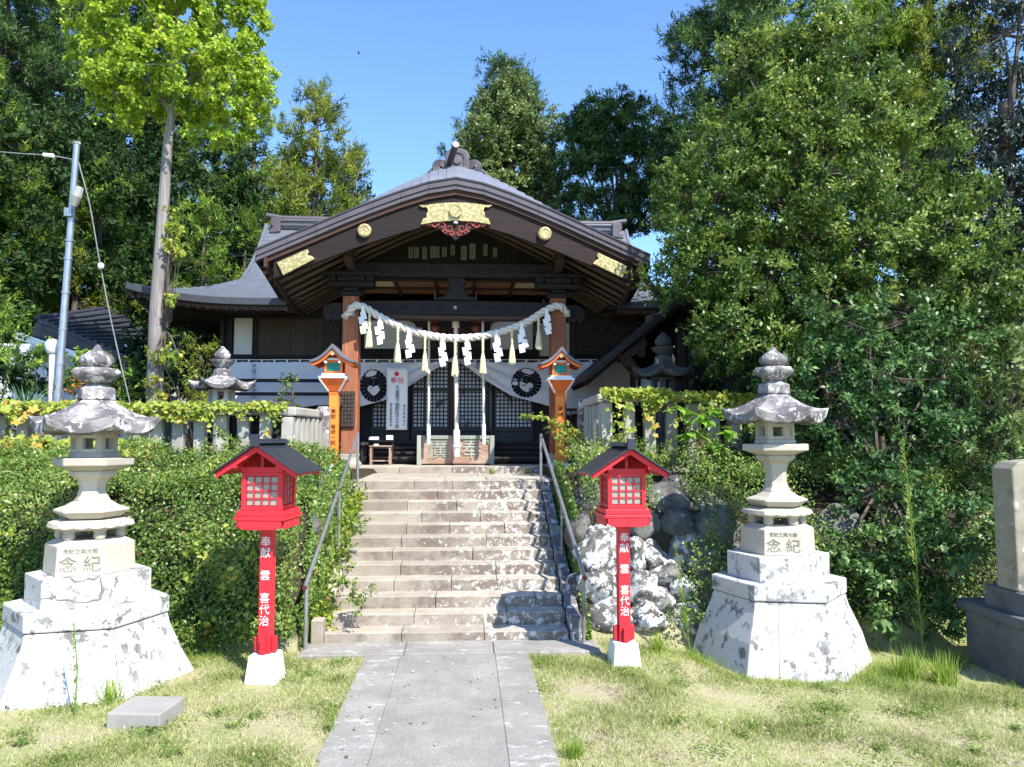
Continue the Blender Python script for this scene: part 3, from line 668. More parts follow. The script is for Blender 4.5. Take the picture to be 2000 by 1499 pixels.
# ---- main roof
YW = 13.8
XM = -.26; EL = 5.03; YE = 12.4; YR = 15.3; VG = 3.61
def mz(v): return 4.08 + .90 * v + 1.10 * v ** 2.5
def lift(x, v): return .24 * max(0, (abs(x - XM) - 2.9) / 2.13) ** 2.6 * max(0, 1 - v / .55)
NR = 34
def half_w(v): return max(EL - v * 2.9, VG) if v < .49 else VG
for side in ('front', 'back'):
    rows = []
    sg = 1 if side == 'front' else -1
    for i in range(NR):
        for v, dz in ((i / NR, .0), ((i + 1) / NR, .0)):
            hw = half_w(v); drop = .014 if v == (i + 1) / NR else 0.03
            rows.append([(XM + hw * t, YR - sg * (YR - (YE + v * 2.9)), mz(v) + lift(XM + hw * t, v) + drop) for t in [j / 24 - 1 for j in range(49)]])
    m_ = MB().strip(rows)
    if side == 'front': m_.f = [f for f in m_.f if not (abs(sum(m_.v[i][0] for i in f) / 4 - XC) < 2.55 and sum(m_.v[i][1] for i in f) / 4 < YW + .1)]
    stuff(part('roof_shingles', m_, M['roof']))
for sg in (-1, 1):       # hipped ends
    rows = []
    for i in range(17):
        for v, drop in ((i / NR, .03), ((i + 1) / NR, .014)):
            rows.append([(XM + sg * (EL - v * 2.9), YE + v * 2.9 + (2 * (YR - YE) - v * 5.8) * t, mz(v) + lift(XM + EL - v * 2.9, v) * (abs(2 * t - 1)) ** 4 + drop) for t in [j / 12 for j in range(13)]])
    stuff(part('roof_shingles', MB().strip(rows), M['roof']))
    part('gable_wall', MB().add([(XM + sg * (VG - .15), YE + 1.4, 4.6), (XM + sg * (VG - .15), 2 * YR - YE - 1.4, 4.6), (XM + sg * (VG - .15), YR, 6.0)], [(0, 1, 2)]), M['dwoodz'], solid=.03)
    vv = [.48 + .52 * j / 8 for j in range(9)]
    part('verge_board', MB().strip([[(XM + sg * (VG + .01), YE + v * 2.9, mz(v) + .05) for v in vv], [(XM + sg * (VG + .01), YE + v * 2.9, mz(v) - .12) for v in vv]]), M['roof'], solid=.05)
    # hip ridge
    hv = [.48 * j / 8 for j in range(9)]
# eave fascia all along the front, ends
xl = [XM - EL + 2 * EL * j / 60 for j in range(61)]
xls = [[x for x in xl if x < XC - 2.62], [x for x in xl if x > XC + 2.62]]
def ez(x): return mz(0) + lift(x, 0)
for xq in xls:
    part('eave_fascia', MB().strip([[(x, YE - .01, ez(x) + .03) for x in xq], [(x, YE - .02, ez(x) - .075) for x in xq], [(x, YE + .05, ez(x) - .09) for x in xq]]), M['fascia'], solid=.01)
    part('eave_board', MB().strip([[(x, YE + .08, ez(x) - .075) for x in xq], [(x, YE + .08, ez(x) - .15) for x in xq]]), M['rwood'], solid=.03)
for sg in (-1, 1):
    yl = [YE + 5.8 * j / 20 for j in range(21)]
    part('eave_fascia', MB().strip([[(XM + sg * EL, y, mz(0) + .24 * abs(j / 10 - 1) ** 4 + .03) for j, y in enumerate(yl)], [(XM + sg * EL, y, mz(0) + .24 * abs(j / 10 - 1) ** 4 - .09) for j, y in enumerate(yl)]]), M['fascia'], solid=.02)
# soffit
rows = []
for j in range(41):
    x = XM - EL + .05 + 2 * (EL - .05) * j / 40
    rows.append([(x, y, 4.0 + lift(x, 0) * (1 - ss(y, YE, 13.9)) + (y - YE) * .1) for y in (YE + .03, 12.8, 13.3, 13.9)])
m_ = MB().strip(rows); m_.f = [f for f in m_.f if abs(sum(m_.v[i][0] for i in f) / 4 - XC) > 2.6]; part('soffit_board', m_, M['dwood'], solid=.02)
for sg in (-1, 1):
    rows = [[(XM + sg * x, y, 4.0 + .1 * (EL - x) + .24 * max(0, 1 - (y - YE) / 2.0) ** 3 * ss(x, 3.6, EL)) for y in (YE + .03, 13, 14, 15, 16, 17, 18.1)] for x in (EL - .05, 4.6, 4.2, 3.9)]
    part('soffit_board', MB().strip(rows), M['dwood'], solid=.02)
rme = None
for k in range(64):
    x = XM - EL + .18 + k * (2 * EL - .36) / 63; l_ = lift(x, 0)
    if abs(x - XC) < 2.65: continue
    m_ = MB().bar((0, YE + .04, 0), (0, 13.75, .12), .05, .06)
    if rme is None: ro = obj('rafter', m_, M['dwoody'], S); rme = ro.data
    else: ro = obj('rafter', rme, None, S)
    ro.location = Vector((x, 0, 3.945 + l_ * .95)) - SO; ro.rotation_euler = (-l_ * .0, 0, 0)
rme = None
for sg in (-1, 1):
    for k in range(34):
        y = YE + .35 + k * .15
        m_ = MB().bar((0, 0, 0), (1.0, 0, .10), .05, .06)
        if rme is None: ro = obj('rafter', m_, M['dwood'], S); rme = ro.data
        else: ro = obj('rafter', rme, None, S)
        l_ = .24 * max(0, 1 - (y - YE) / 2.0) ** 3
        ro.location = Vector((XM + sg * (EL - .07), y, 3.945 + l_)) - SO; ro.rotation_euler = (0, 0, math.pi if sg == 1 else 0)
# hip rafter at the front corners
for sg in (-1, 1): part('hip_rafter', MB().bar((XM + sg * (EL - .06), YE + .06, 4.18), (XM + sg * 3.9, 13.6, 4.0), .11, .16), M['dwood'])
# main ridge
rb = part('main_ridge', MB().box(XM - 3.35, XM + 3.35, YR - .13, YR + .13, 6.0, 6.19), M['roof'], bevel=.01)
sub('ridge_band', MB().box(XM - 3.37, XM + 3.37, YR - .16, YR + .16, 6.05, 6.075), M['verge'], rb)
sub('ridge_band', MB().box(XM - 3.37, XM + 3.37, YR - .16, YR + .16, 6.14, 6.165), M['verge'], rb)
sub('ridge_cap', MB().tube([(XM - 3.62, YR, 6.29), (XM - 3.3, YR, 6.235), (XM - 2, YR, 6.225), (XM + 2, YR, 6.225), (XM + 3.3, YR, 6.235), (XM + 3.62, YR, 6.29)], .055, 10), M['verge'], rb, smooth=.8)
for sg in (-1, 1):
    sub('ridge_end', MB().prism([(XM + sg * a, 5.92 + b * .85) for a, b in [(3.3, 0), (3.52, -.04), (3.5, .06), (3.44, .1), (3.5, .2), (3.48, .33), (3.3, .33)]], YR - .2, YR + .2), M['verge'], rb, bevel=.01)
# gutter and diagonal board at the right of the porch
g_ = part('porch_gutter', MB().tube([P(1256, 522, 11.05), P(1178, 608, 13.3)], .032, 8), M['rwood'], smooth=1)
part('valley_board', MB().bar(P(1252, 535, 11.3), P(1306, 601, 12.34), .09, .05), M['verge'])
# ---- walls and everything on them (plane Y = 13.8)
YW = 13.8
def wr(x0, y0, x1, y1, Y=YW):
    a = P(x0, y1, Y); b = P(x1, y0, Y); return a.x, b.x, a.z, b.z
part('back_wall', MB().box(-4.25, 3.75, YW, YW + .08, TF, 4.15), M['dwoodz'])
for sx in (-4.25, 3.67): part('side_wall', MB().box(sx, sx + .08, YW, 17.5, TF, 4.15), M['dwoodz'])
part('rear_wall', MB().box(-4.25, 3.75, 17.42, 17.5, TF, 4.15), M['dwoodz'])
def panel(name, px, mat, d=.02, bev=0, Y=YW):
    x0, x1, z0, z1 = wr(*px, Y); return part(name, MB().box(x0, x1, Y - d, Y - .001, z0, z1), M[mat] if isinstance(mat, str) else mat, bevel=bev)
for q in [(457, 622, 494, 697), (712, 620, 826, 684), (958, 620, 1040, 690), (1054, 632, 1078, 700), (1104, 620, 1114, 690), (1238, 626, 1262, 700)]: panel('plaster_panel', q, 'plaster')
for q in [(425, 600, 441, 905), (441, 600, 456, 905), (495, 600, 503, 905), (664, 600, 676, 905), (698, 600, 707, 905), (826, 600, 834, 905), (948, 600, 957, 905), (1041, 600, 1053, 905), (1113, 600, 1121, 905), (1262, 600, 1275, 905)]: panel('wall_post', q, 'dwoodz', .05, .004)
for q in [(425, 698, 1275, 706), (705, 684, 1045, 697), (425, 604, 1275, 622)]: panel('wall_beam', q, 'dwood', .06, .006)
for q in [(797, 622, 857, 641), (918, 622, 972, 641)]:
    x0, x1, z0, z1 = wr(*q); w_ = x1 - x0; h_ = z1 - z0
    part('bracket_arm', MB().prism([(x0, z1), (x0 + .04 * w_, z1 - .4 * h_), (x0 + .2 * w_, z1 - .55 * h_), (x0 + .3 * w_, z0), (x0 + .7 * w_, z0), (x0 + .8 * w_, z1 - .55 * h_), (x0 + .96 * w_, z1 - .4 * h_), (x1, z1)], YW - .16, YW - .06), M['dwood'])
for k in range(12):
    q = (835 + k * 9.4, 640, 835 + k * 9.4 + 8.2, 682); panel('transom_slat', q, 'rwood', .03)
# lattice doors
M['lattice'] = plain('black lattice wood', (.022, .020, .026), .5, var=.2)
for (a, b) in [(726, 801), (804, 878), (888, 962), (965, 1040)]:
    x0, x1, z0, z1 = wr(a, 706, b, 872); fr = .035
    d = part('lattice_door', MB().box(x0, x1, YW - .03, YW - .01, z0, z0 + .3), M['lattice'])
    fm = MB().box(x0, x0 + fr, YW - .09, YW - .035, z0, z1).box(x1 - fr, x1, YW - .09, YW - .035, z0, z1).box(x0 + fr, x1 - fr, YW - .09, YW - .035, z0, z0 + .06).box(x0 + fr, x1 - fr, YW - .088, YW - .036, z0 + .27, z0 + .34)
    fm.box(x0 + fr, x1 - fr, YW - .088, YW - .036, (z0 + z1) / 2 + .22, (z0 + z1) / 2 + .27)
    sub('door_frame', fm, M['lattice'], d)
    lm = MB(); nx = 9; zz = z0 + .34
    for k in range(1, nx): xx = x0 + fr + (x1 - x0 - 2 * fr) * k / nx; lm.box(xx - .0105, xx + .0105, YW - .075, YW - .05, zz, z1)
    k = 0
    while zz + k * .069 < z1: lm.box(x0 + fr, x1 - fr, YW - .07, YW - .045, zz + k * .069 - .0105, zz + k * .069 + .0105); k += 1
    stuff(sub('lattice', lm, M['lattice'], d))
    sub('door_glass', MB().box(x0 + fr, x1 - fr, YW - .034, YW - .031, z0 + .34, z1), M['doorpaper'], d)
panel('door_post', (878, 700, 888, 880), 'board', .1, .004)
# grid shutters left and right of the doors
for (a, b) in [(640, 664), (676, 698), (1056, 1112), (1122, 1150)]:
    x0, x1, z0, z1 = wr(a, 706, b, 872); lm = MB()
    k = 0
    while x0 + k * .085 < x1: lm.box(x0 + k * .085, x0 + k * .085 + .02, YW - .05, YW - .03, z0 + .3, z1); k += 1
    k = 0
    while z0 + .3 + k * .085 < z1: lm.box(x0, x1, YW - .045, YW - .025, z0 + .3 + k * .085, z0 + .32 + k * .085); k += 1
    sh = part('shutter', MB().box(x0, x1, YW - .02, YW - .004, z0, z1), M['pane'] if a < 700 else M['board']); stuff(sub('lattice', lm, M['lattice'], sh))
# wooden steps in front of the doors, veranda
for k in range(4):
    z1 = TF + .04 + .085 * (k + 1); y0 = 12.95 + .2 * k
    part('wooden_step', MB().box(-1.5, 1.42, y0, y0 + .22, z1 - .04, z1), M['boardx'], bevel=.004)
    part('step_riser', MB().box(-1.48, 1.40, y0 + .03, y0 + .05, z1 - .085, z1 - .041), M['dwood'])
part('veranda_floor', MB().box(-4.3, -1.52, 12.95, 13.72, 1.75, 1.80), M['boardx']); part('veranda_floor', MB().box(1.44, 3.9, 12.95, 13.72, 1.75, 1.80), M['board'])
for sx in (-4.1, -3.2, -2.4, -1.6, 1.5, 2.4, 3.3): part('veranda_post', MB().box(sx - .05, sx + .05, 13.0, 13.1, TF, 1.75), M['dwoodz'])
for k in range(3): part('veranda_skirt', MB().box(1.5, 3.8, 13.02, 13.04, 1.46 + k * .1, 1.54 + k * .1), M['board'])
a = P(452, 744, 13.0); b = P(700, 744, 13.0)
for yy in (744, 770): z = P(600, yy, 13.0).z; part('railing_bar', MB().box(-4.1, b.x + .02, 12.98, 13.03, z - .028, z + .028), M['dwood'])
part('railing_post', MB().box(b.x - .03, b.x + .03, 12.97, 13.04, 1.8, 3.6), M['dwoodz'])
part('railing_post', MB().box(-4.1, -4.03, 12.97, 13.04, 1.8, 2.9), M['dwoodz'])
for z in (2.35, 2.1): part('railing_bar', MB().box(1.5, 3.8, 12.98, 13.02, z - .025, z + .025), M['board'])
for k in range(8): part('railing_slat', MB().box(1.6 + k * .28, 1.62 + k * .28, 12.99, 13.01, 1.8, 2.35), M['board'])

# ---- things on the shrine
# wooden votive boards
x0, x1, z0, z1 = wr(503, 624, 664, 694, YW - .06)
vb = thing('votive_board', 'wide faded brown votive painting board under the left eaves above the white cloth', 'plaque', ((x0 + x1) / 2, YW - .08, z0))
for k in range(5):
    xa = x0 + (x1 - x0) * k / 5; o_ = obj('plank', MB().box(xa + .003, xa + (x1 - x0) / 5 - .003, YW - .09, YW - .065, z0, z1), M['board'], vb); o_.data.transform(Matrix.Translation(-Vector(vb.location)))
fm = MB().box(x0 - .04, x1 + .04, YW - .13, YW - .066, z0 - .05, z0 - .001).box(x0 - .04, x1 + .04, YW - .13, YW - .066, z1 + .001, z1 + .04).box(x0 - .05, x0 - .002, YW - .125, YW - .064, z0, z1).box(x1 + .002, x1 + .05, YW - .125, YW - .064, z0, z1)
o_ = obj('frame', fm, M['dwood'], vb); o_.data.transform(Matrix.Translation(-Vector(vb.location)))
x0, x1, z0, z1 = wr(1122, 622, 1236, 694, YW - .06)
vb = thing('inscribed_board', 'grey brown plank board with faint characters beside the right pillar', 'plaque', ((x0 + x1) / 2, YW - .08, z0))
for k in range(5):
    za = z0 + (z1 - z0) * k / 5; o_ = obj('plank', MB().box(x0, x1, YW - .09, YW - .065, za + .002, za + (z1 - z0) / 5 - .002), M['boardx'], vb); o_.data.transform(Matrix.Translation(-Vector(vb.location)))
fm = MB().box(x0 - .06, x0 - .002, YW - .13, YW - .066, z0 - .05, z1 + .04).box(x1 + .002, x1 + .06, YW - .13, YW - .066, z0 - .05, z1 + .04)
o_ = obj('frame', fm, M['board'], vb); o_.data.transform(Matrix.Translation(-Vector(vb.location)))
c = P(1177, 643, YW - .1); text('奉 納', .17, M['ink'], vb, Vector((c.x, YW - .092, c.z)) - Vector(vb.location), ext=.0015)

# white curtain
YCU = 13.35
LEFT = [(447, 800), (500, 806), (560, 800), (620, 792), (665, 792), (705, 794), (755, 781), (800, 754), (850, 722), (872, 706), (887, 697)]
RIGHT = [(889, 697), (905, 712), (950, 745), (1000, 774), (1060, 790), (1092, 800), (1112, 812), (1135, 806), (1160, 785), (1195, 768), (1232, 760)]
def interp(pts, x):
    for (a, ya), (b, yb) in zip(pts[:-1], pts[1:]):
        if x <= b: return ya + (yb - ya) * (x - a) / (b - a)
    return pts[-1][1]
def cloth_dy(px, py):
    """folds that run out from the tie in the middle, in metres towards the viewer"""
    dx = abs(px - 888); ang = math.atan2(py - 690, dx + 6)
    amp = .05 * math.exp(-dx / 110) * min(1, (py - 700) / 25 if py > 700 else 0) + .006
    f = math.sin(ang * 34 + .6 * math.sin(dx * .05)) * amp
    f += .016 * math.sin(px * .045 + py * .01) + .006 * math.sin(px * .13 + 2) + .03 * max(0, (py - 740) / 60) * math.sin(px * .03 + 1)
    return -f
def cp(px, py, off=0): c = P(px, py, YCU); return (c.x, YCU + cloth_dy(px, py) - off, c.z)
def curtain(lab, pts, x0, x1, n, name='curtain'):
    cu = thing(name, lab, 'curtain', P((x0 + x1) / 2, 707, YCU), 'white cloths tied along the shrine front')
    L0 = Vector(cu.location); rows = []
    for i in range(n + 1):
        px = x0 + (x1 - x0) * i / n; yb = interp(pts, px); yt = 707 + 1.2 * math.sin(px * math.pi / 25) ** 2
        rows.append([cp(px, yt + (yb - yt) * j / 22) for j in range(23)])
    o = obj('cloth', MB().strip(rows), M['cloth'], cu, smooth=1.3, solid=.004); o.data.transform(Matrix.Translation(-L0))
    k = 0; px = x0 + 14
    while px < x1:
        o = obj('tie_loop', MB().add([cp(px - 2, 708), cp(px + 2, 708), cp(px + 2, 702), cp(px - 2, 702)], [(0, 1, 2, 3)]), M['cloth'], cu, solid=.004); o.data.transform(Matrix.Translation(-L0)); px += 25
    return cu
cl = curtain('long white cloth across the left bay, rising to the tie over the doors', LEFT, 447, 887, 200)
cr = curtain('white cloth over the right half of the doors and the bay behind the right pillar', RIGHT, 889, 1232, 160)
rp = obj('curtain_rail_rope', MB().tube([cp(x, 703) for x in range(440, 1260, 20)], .008, 6), M['rope']); tag(rp, 'thin cord that carries the white cloths under the wall beam', 'cord')
def decal(name, pts_px, mat, par, off):
    o = obj(name, MB().add([cp(x, y, off) for x, y in pts_px], [tuple(range(len(pts_px)))]), mat, par); o.data.transform(Matrix.Translation(-Vector(par.location))); return o
def crest(cx, cy_, par, rx=27, ry=32):
    # ring of plumes: sectors so that the print follows the folds
    nS = 22
    decal('crest_ground', [(cx + .5 * rx * math.cos(q * .2618), cy_ + .5 * ry * math.sin(q * .2618)) for q in range(24)], M['ink'], par, .0062)
    for k in range(nS):
        t0 = -math.pi / 2 + 2 * math.pi * k / nS + .008; t1 = -math.pi / 2 + 2 * math.pi * (k + 1) / nS - .008
        pts = [(cx + .46 * rx * math.cos(t0), cy_ + .53 * ry * math.sin(t0))]
        for q in range(6):
            t = t0 + (t1 - t0) * q / 5; b = 1 + .035 * math.sin(math.pi * q / 5); pts.append((cx + rx * b * math.cos(t), cy_ + ry * b * math.sin(t)))
        pts.append((cx + .46 * rx * math.cos(t1), cy_ + .53 * ry * math.sin(t1)))
        decal('crest_plume', pts, M['ink'], par, .007)
    for a in (-.95, 0, .95):         # three leaves
        pts = []
        for q in range(16):
            t = 2 * math.pi * q / 16; lx, ly = 5.8 * math.cos(t) * (rx / 27), -12 - 9.5 * math.sin(t)
            pts.append((cx + lx * math.cos(a) - ly * math.sin(a), cy_ + 6 + (lx * math.sin(a) + ly * math.cos(a)) * .9))
        decal('crest_leaf', pts, M['ink'], par, .009)
        decal('crest_line', [(cx + math.sin(a) * 4 - .25, cy_ + 4 - math.cos(a) * 4), (cx + math.sin(a) * 19 - .25, cy_ + 6 - math.cos(a) * 18), (cx + math.sin(a) * 19 + .35, cy_ + 6 - math.cos(a) * 18), (cx + math.sin(a) * 4 + .35, cy_ + 4 - math.cos(a) * 4)], M['inkline'], par, .011)
    for sgn in (-1, 1):
        pts = [(cx + sgn * 1.0, cy_ + 2), (cx + sgn * 13, cy_ - 4), (cx + sgn * 15, cy_ + 8), (cx + sgn * 12, cy_ + 15), (cx + sgn * 1.0, cy_ + 12)]
        decal('crest_leaf', pts, M['ink'], par, .0075)
    hp = []
    for q in range(24):
        t = 2 * math.pi * q / 24; hx = 16 * math.sin(t) ** 3 / 16; hy = (13 * math.cos(t) - 5 * math.cos(2 * t) - 2 * math.cos(3 * t) - math.cos(4 * t)) / 16
        hp.append((cx + hx * 12.5 * rx / 27, cy_ + 9 - hy * 12.5))
    decal('crest_heart', hp, M['cloth'], par, .013)
crest(730, 754, cl, 26, 31); crest(1028, 748, cr, 29, 28)
c = P(497, 745, YCU); text(vert('平成二十年吉日'), .085, M['ink'], cl, Vector((c.x, YCU - .045, c.z)) - Vector(cl.location), ls=.98, ext=.001)
c = P(936, 716, YCU); text('納', .12, M['ink'], cr, Vector((c.x, YCU - .05, c.z)) - Vector(cr.location), ext=.001)

# vertical celebration banner
YB = 13.15
bn = thing('banner', 'narrow white banner with red disc and black characters left of the doors', 'banner', P(776, 718, YB)); B0 = Vector(bn.location)
rows = [[(P(755.5 + 41 * i / 8, 718, YB).x, YB + .008 * math.sin(i * .9 + j * .3), P(776, 718 + 122 * j / 16, YB).z) for j in range(17)] for i in range(9)]
o = obj('cloth', MB().strip(rows), M['paper'], bn, smooth=1.3, solid=.003); o.data.transform(Matrix.Translation(-B0))
def btxt(s, px, py, size, mat, ls=.9, sx=1): c = P(px, py, YB); text(s, size, mat, bn, Vector((c.x, YB - .014, c.z)) - B0, ls=ls, ext=.0006, sx=sx)
c = P(775, 731, YB); o = obj('red_disc', MB().tube([(c.x, YB - .016, c.z), (c.x, YB - .012, c.z)], .04, 24), M['sred'], bn); o.data.transform(Matrix.Translation(-B0))
btxt('奉祝', 776, 744.5, .115, M['sred']); btxt(vert('天皇陛下御即位三十年'), 776, 796, .078, M['ink'], .95); btxt(vert('埼玉県神社庁'), 789.5, 812, .05, M['ink'], 1.25); btxt(vert('埼玉県神社総代会'), 763.5, 811, .05, M['ink'], 1.0)

# offering box
ob = thing('offering_box', 'long grey green framed offering box with brown front and two carved characters', 'offering box', P(890, 907, 12.75)); ob.location.z = TF + .003
bx0, bx1 = P(815, 880, 12.7).x, P(965, 880, 12.7).x; z0, z1 = TF + .003, P(890, 851, 12.6).z; O0 = Vector(ob.location)
def op(name, m_, mat, **k): o = obj(name, m_, mat, ob, **k); o.data.transform(Matrix.Translation(-O0)); return o
op('body', MB().box(bx0 + .05, bx1 - .05, 12.62, 13.1, z0 + .02, z1 - .05), M['teak'], bevel=.005)
for a, b in ((bx0, bx0 + .075), (bx1 - .075, bx1)): op('corner_post', MB().box(a, b, 12.58, 12.66, z0, z1), M['gbox'], bevel=.006)
for a, b in ((bx0, bx0 + .075), (bx1 - .075, bx1)): op('corner_post', MB().box(a, b, 13.06, 13.14, z0, z1), M['gbox'], bevel=.006)
op('top_rail', MB().box(bx0 + .076, bx1 - .076, 12.585, 12.65, z1 - .06, z1), M['gbox'], bevel=.005)
for x in (bx0 + .09, bx1 - .09 - .0):
    s_ = 1 if x < 0 else -1; op('corner_spandrel', MB().prism([(x, z1 - .06), (x + s_ * .1, z1 - .06), (x + s_ * .07, z1 - .09), (x + s_ * .03, z1 - .1), (x, z1 - .15)], 12.6, 12.62), M['gbox'])
for k in range(12): op('grate_bar', MB().box(bx0 + .08 + k * (bx1 - bx0 - .16) / 12, bx0 + .11 + k * (bx1 - bx0 - .16) / 12, 12.66, 13.06, z1 - .045, z1 - .01), M['gbox'])
for s, px in (('奉', 921), ('廣', 857)):
    c = P(px, 880, 12.6); text(s, .36, M['white'] if False else M['gbox'], ob, Vector((c.x, 12.612, c.z)) - O0, ext=.006)
# bench with small boxes
bnch = thing('side_table', 'small light wood stand left of the offering box', 'table', P(745, 903, 12.7)); bnch.location.z = TF + .003; O1 = Vector(bnch.location)
a, b = P(722, 873, 12.7), P(766, 873, 12.7)
o = obj('top', MB().box(a.x, b.x, 12.6, 12.85, a.z, a.z + .02), M['teak'], bnch, bevel=.004); o.data.transform(Matrix.Translation(-O1))
for x in (a.x + .03, b.x - .03):
    for yy in (12.63, 12.82): o = obj('leg', MB().box(x - .014, x + .014, yy - .014, yy + .014, TF + .003, a.z), M['teak'], bnch); o.data.transform(Matrix.Translation(-O1))
o = obj('stretcher', MB().box(a.x + .03, b.x - .03, 12.72, 12.735, TF + .06, TF + .08), M['teak'], bnch); o.data.transform(Matrix.Translation(-O1))
o = obj('slip_box', MB().box(a.x + .07, a.x + .14, 12.68, 12.76, a.z + .021, a.z + .045), M['paper']); tag(o, 'flat white packet lying on the light wood stand', 'box')
zt = P(735, 856, 13.0).z
for px, w_, l_ in ((730, .16, 'low white box with a slanted lid on the dark shelf left of the offering box'), (761, .11, 'square white box on the dark shelf nearest the offering box')):
    c = P(px, 856, 13.0); o = obj('paper_box', MB().box(c.x - w_ / 2, c.x + w_ / 2, 12.98, 13.07, zt - .03, zt + (.02 if px < 740 else .045)), M['paper'], bevel=.004); tag(o, l_, 'box')
sh = thing('dark_shelf', 'thin dark shelf on posts behind the light wood stand', 'shelf', (P(745, 870, 13).x, 13.0, TF))
o = obj('shelf_board', MB().box(P(720, 860, 13).x, P(770, 860, 13).x, 12.95, 13.1, zt - .055, zt - .031), M['dwood'], sh); o.data.transform(Matrix.Translation(-Vector(sh.location)))
for px in (722, 768): x = P(px, 860, 13).x; o = obj('leg', MB().box(x - .015, x + .015, 12.98, 13.01, TF + .01, zt - .056), M['dwoodz'], sh); o.data.transform(Matrix.Translation(-Vector(sh.location)))

# ---- sacred rope with its paper streamers and tassels
YRP = 11.98
RPTS = [(681, 612), (688, 601), (700, 597), (716, 603), (742, 619), (790, 642), (840, 656), (890, 661), (940, 657), (990, 645), (1030, 629), (1062, 609), (1082, 600), (1094, 599), (1104, 607)]
def ropey(px):
    for (a, ya), (b, yb) in zip(RPTS[1:-2], RPTS[2:-1]):
        if a <= px <= b: return ya + (yb - ya) * (px - a) / (b - a)
    return 600
fine = []
RV = [P(x, y, YRP + (.06 if i in (0, 14) else 0)) for i, (x, y) in enumerate(RPTS)]
def cat(ps, n=12):
    out = []
    for i in range(len(ps) - 1):
        p0, p1, p2, p3 = ps[max(i - 1, 0)], ps[i], ps[i + 1], ps[min(i + 2, len(ps) - 1)]
        for k in range(n):
            t = k / n; out.append(.5 * ((2 * p1) + (p2 - p0) * t + (2 * p0 - 5 * p1 + 4 * p2 - p3) * t * t + (-p0 + 3 * p1 - 3 * p2 + p3) * t ** 3))
    return out + [ps[-1]]
RC = cat(RV, 14)
def twisted(pts, r, turns_per_m, par, nm='strand', mat='rope', ns_=3, n=7, taper=None, origin=None):
    L_ = 0; ac = [0]
    for a, b in zip(pts[:-1], pts[1:]): L_ += (b - a).length; ac.append(L_)
    for s_ in range(ns_):
        q = []; rr_ = []
        for i, p in enumerate(pts):
            d = (pts[min(i + 1, len(pts) - 1)] - pts[max(i - 1, 0)]).normalized(); u = Vector((0, 1, 0)); u = (u - d * u.dot(d)).normalized(); v = d.cross(u)
            t = 2 * math.pi * (s_ / ns_ + ac[i] * turns_per_m); k = taper(ac[i] / L_) if taper else 1
            q.append(p + (u * math.cos(t) + v * math.sin(t)) * r * .52 * k); rr_.append(r * .56 * k)
        o = obj(nm, MB().tube(q, rr_, n), M[mat], par, smooth=1.2)
        o.data.transform(Matrix.Translation(-Vector(origin if origin is not None else par.location)))
rope = thing('sacred_rope', 'thick twisted white rope sagging between the two front pillars', 'rope', RV[0])
dense = []
for a, b in zip(RC[:-1], RC[1:]): dense += [a, a.lerp(b, .5)]
dense.append(RC[-1])
twisted(dense, .058, 3.2, rope)
e = P(668, 606, YRP + .05); o = obj('rope_end', MB().tube([RV[0] + Vector((0, 0, .0)), RV[0] + Vector((-.04, 0, -.03)), RV[0] + Vector((-.06, -.02, -.07))], [.05, .045, .06], 10), M['rope'], rope, smooth=1); o.data.transform(Matrix.Translation(-RV[0]))
e = RV[-1]; o = obj('rope_end', MB().tube([e, e + Vector((.03, 0, -.03)), e + Vector((.02, -.02, -.08))], [.05, .05, .055], 10), M['rope'], rope, smooth=1); o.data.transform(Matrix.Translation(-RV[0]))
shx = [(709, 655), (742, 676), (799, 702), (864, 719), (912, 716), (970, 710), (1019, 692), (1068, 656)]
ordw = ['leftmost zigzag paper streamer, hanging beside the left pillar', 'second zigzag paper streamer from the left on the thick rope', 'third zigzag paper streamer from the left, over the banner', 'zigzag paper streamer just left of the central bell rope', 'zigzag paper streamer just right of the central bell rope', 'third zigzag paper streamer from the right on the thick rope', 'second zigzag paper streamer from the right on the thick rope', 'rightmost zigzag paper streamer, hanging beside the right pillar']
rs = random.Random(21)
for i, (px, yb) in enumerate(shx):
    yt = ropey(px) + 4; a = P(px, yt, YRP - .065); hgt = a.z - P(px, yb, YRP - .065).z
    t_ = thing('paper_streamer', ordw[i], 'paper streamer', a, 'zigzag paper streamers on the rope')
    n = 4; wd = .085; z = 0; x = 0
    obj('streamer_neck', MB().add([(-.02, 0, .05), (.02, 0, .05), (.028, -.005, -hgt * .18), (-.03, -.005, -hgt * .18)], [(0, 1, 2, 3)]), M['paper'], t_, solid=.003)
    for k in range(n):
        hh = hgt * .30; z = -hgt * (.12 + .185 * k); sg = -1 if k % 2 else 1; ox_ = sg * .022 + .012 * k - .02 + rs.uniform(-.008, .008); yy = -.010 * k - .004
        sh_ = rs.uniform(.01, .035)
        obj('streamer_fold', MB().add([(ox_ - wd * .5, yy + .012, z), (ox_ + wd * .5, yy - .008, z + .01), (ox_ + wd * .5 + sh_, yy - .012, z - hh * .85), (ox_ - wd * .5 + sh_, yy + .004, z - hh)], [(0, 1, 2, 3)]), M['paper'], t_, solid=.003)
tax = [(722, 679), (777, 709), (830, 727), (889, 735), (943, 730), (1000, 712), (1052, 683)]
ordt = ['straw tassel nearest the left pillar', 'second straw tassel from the left on the thick rope', 'straw tassel by the left bell rope', 'straw tassel at the lowest point of the thick rope', 'straw tassel by the right bell rope', 'second straw tassel from the right on the thick rope', 'straw tassel nearest the right pillar']
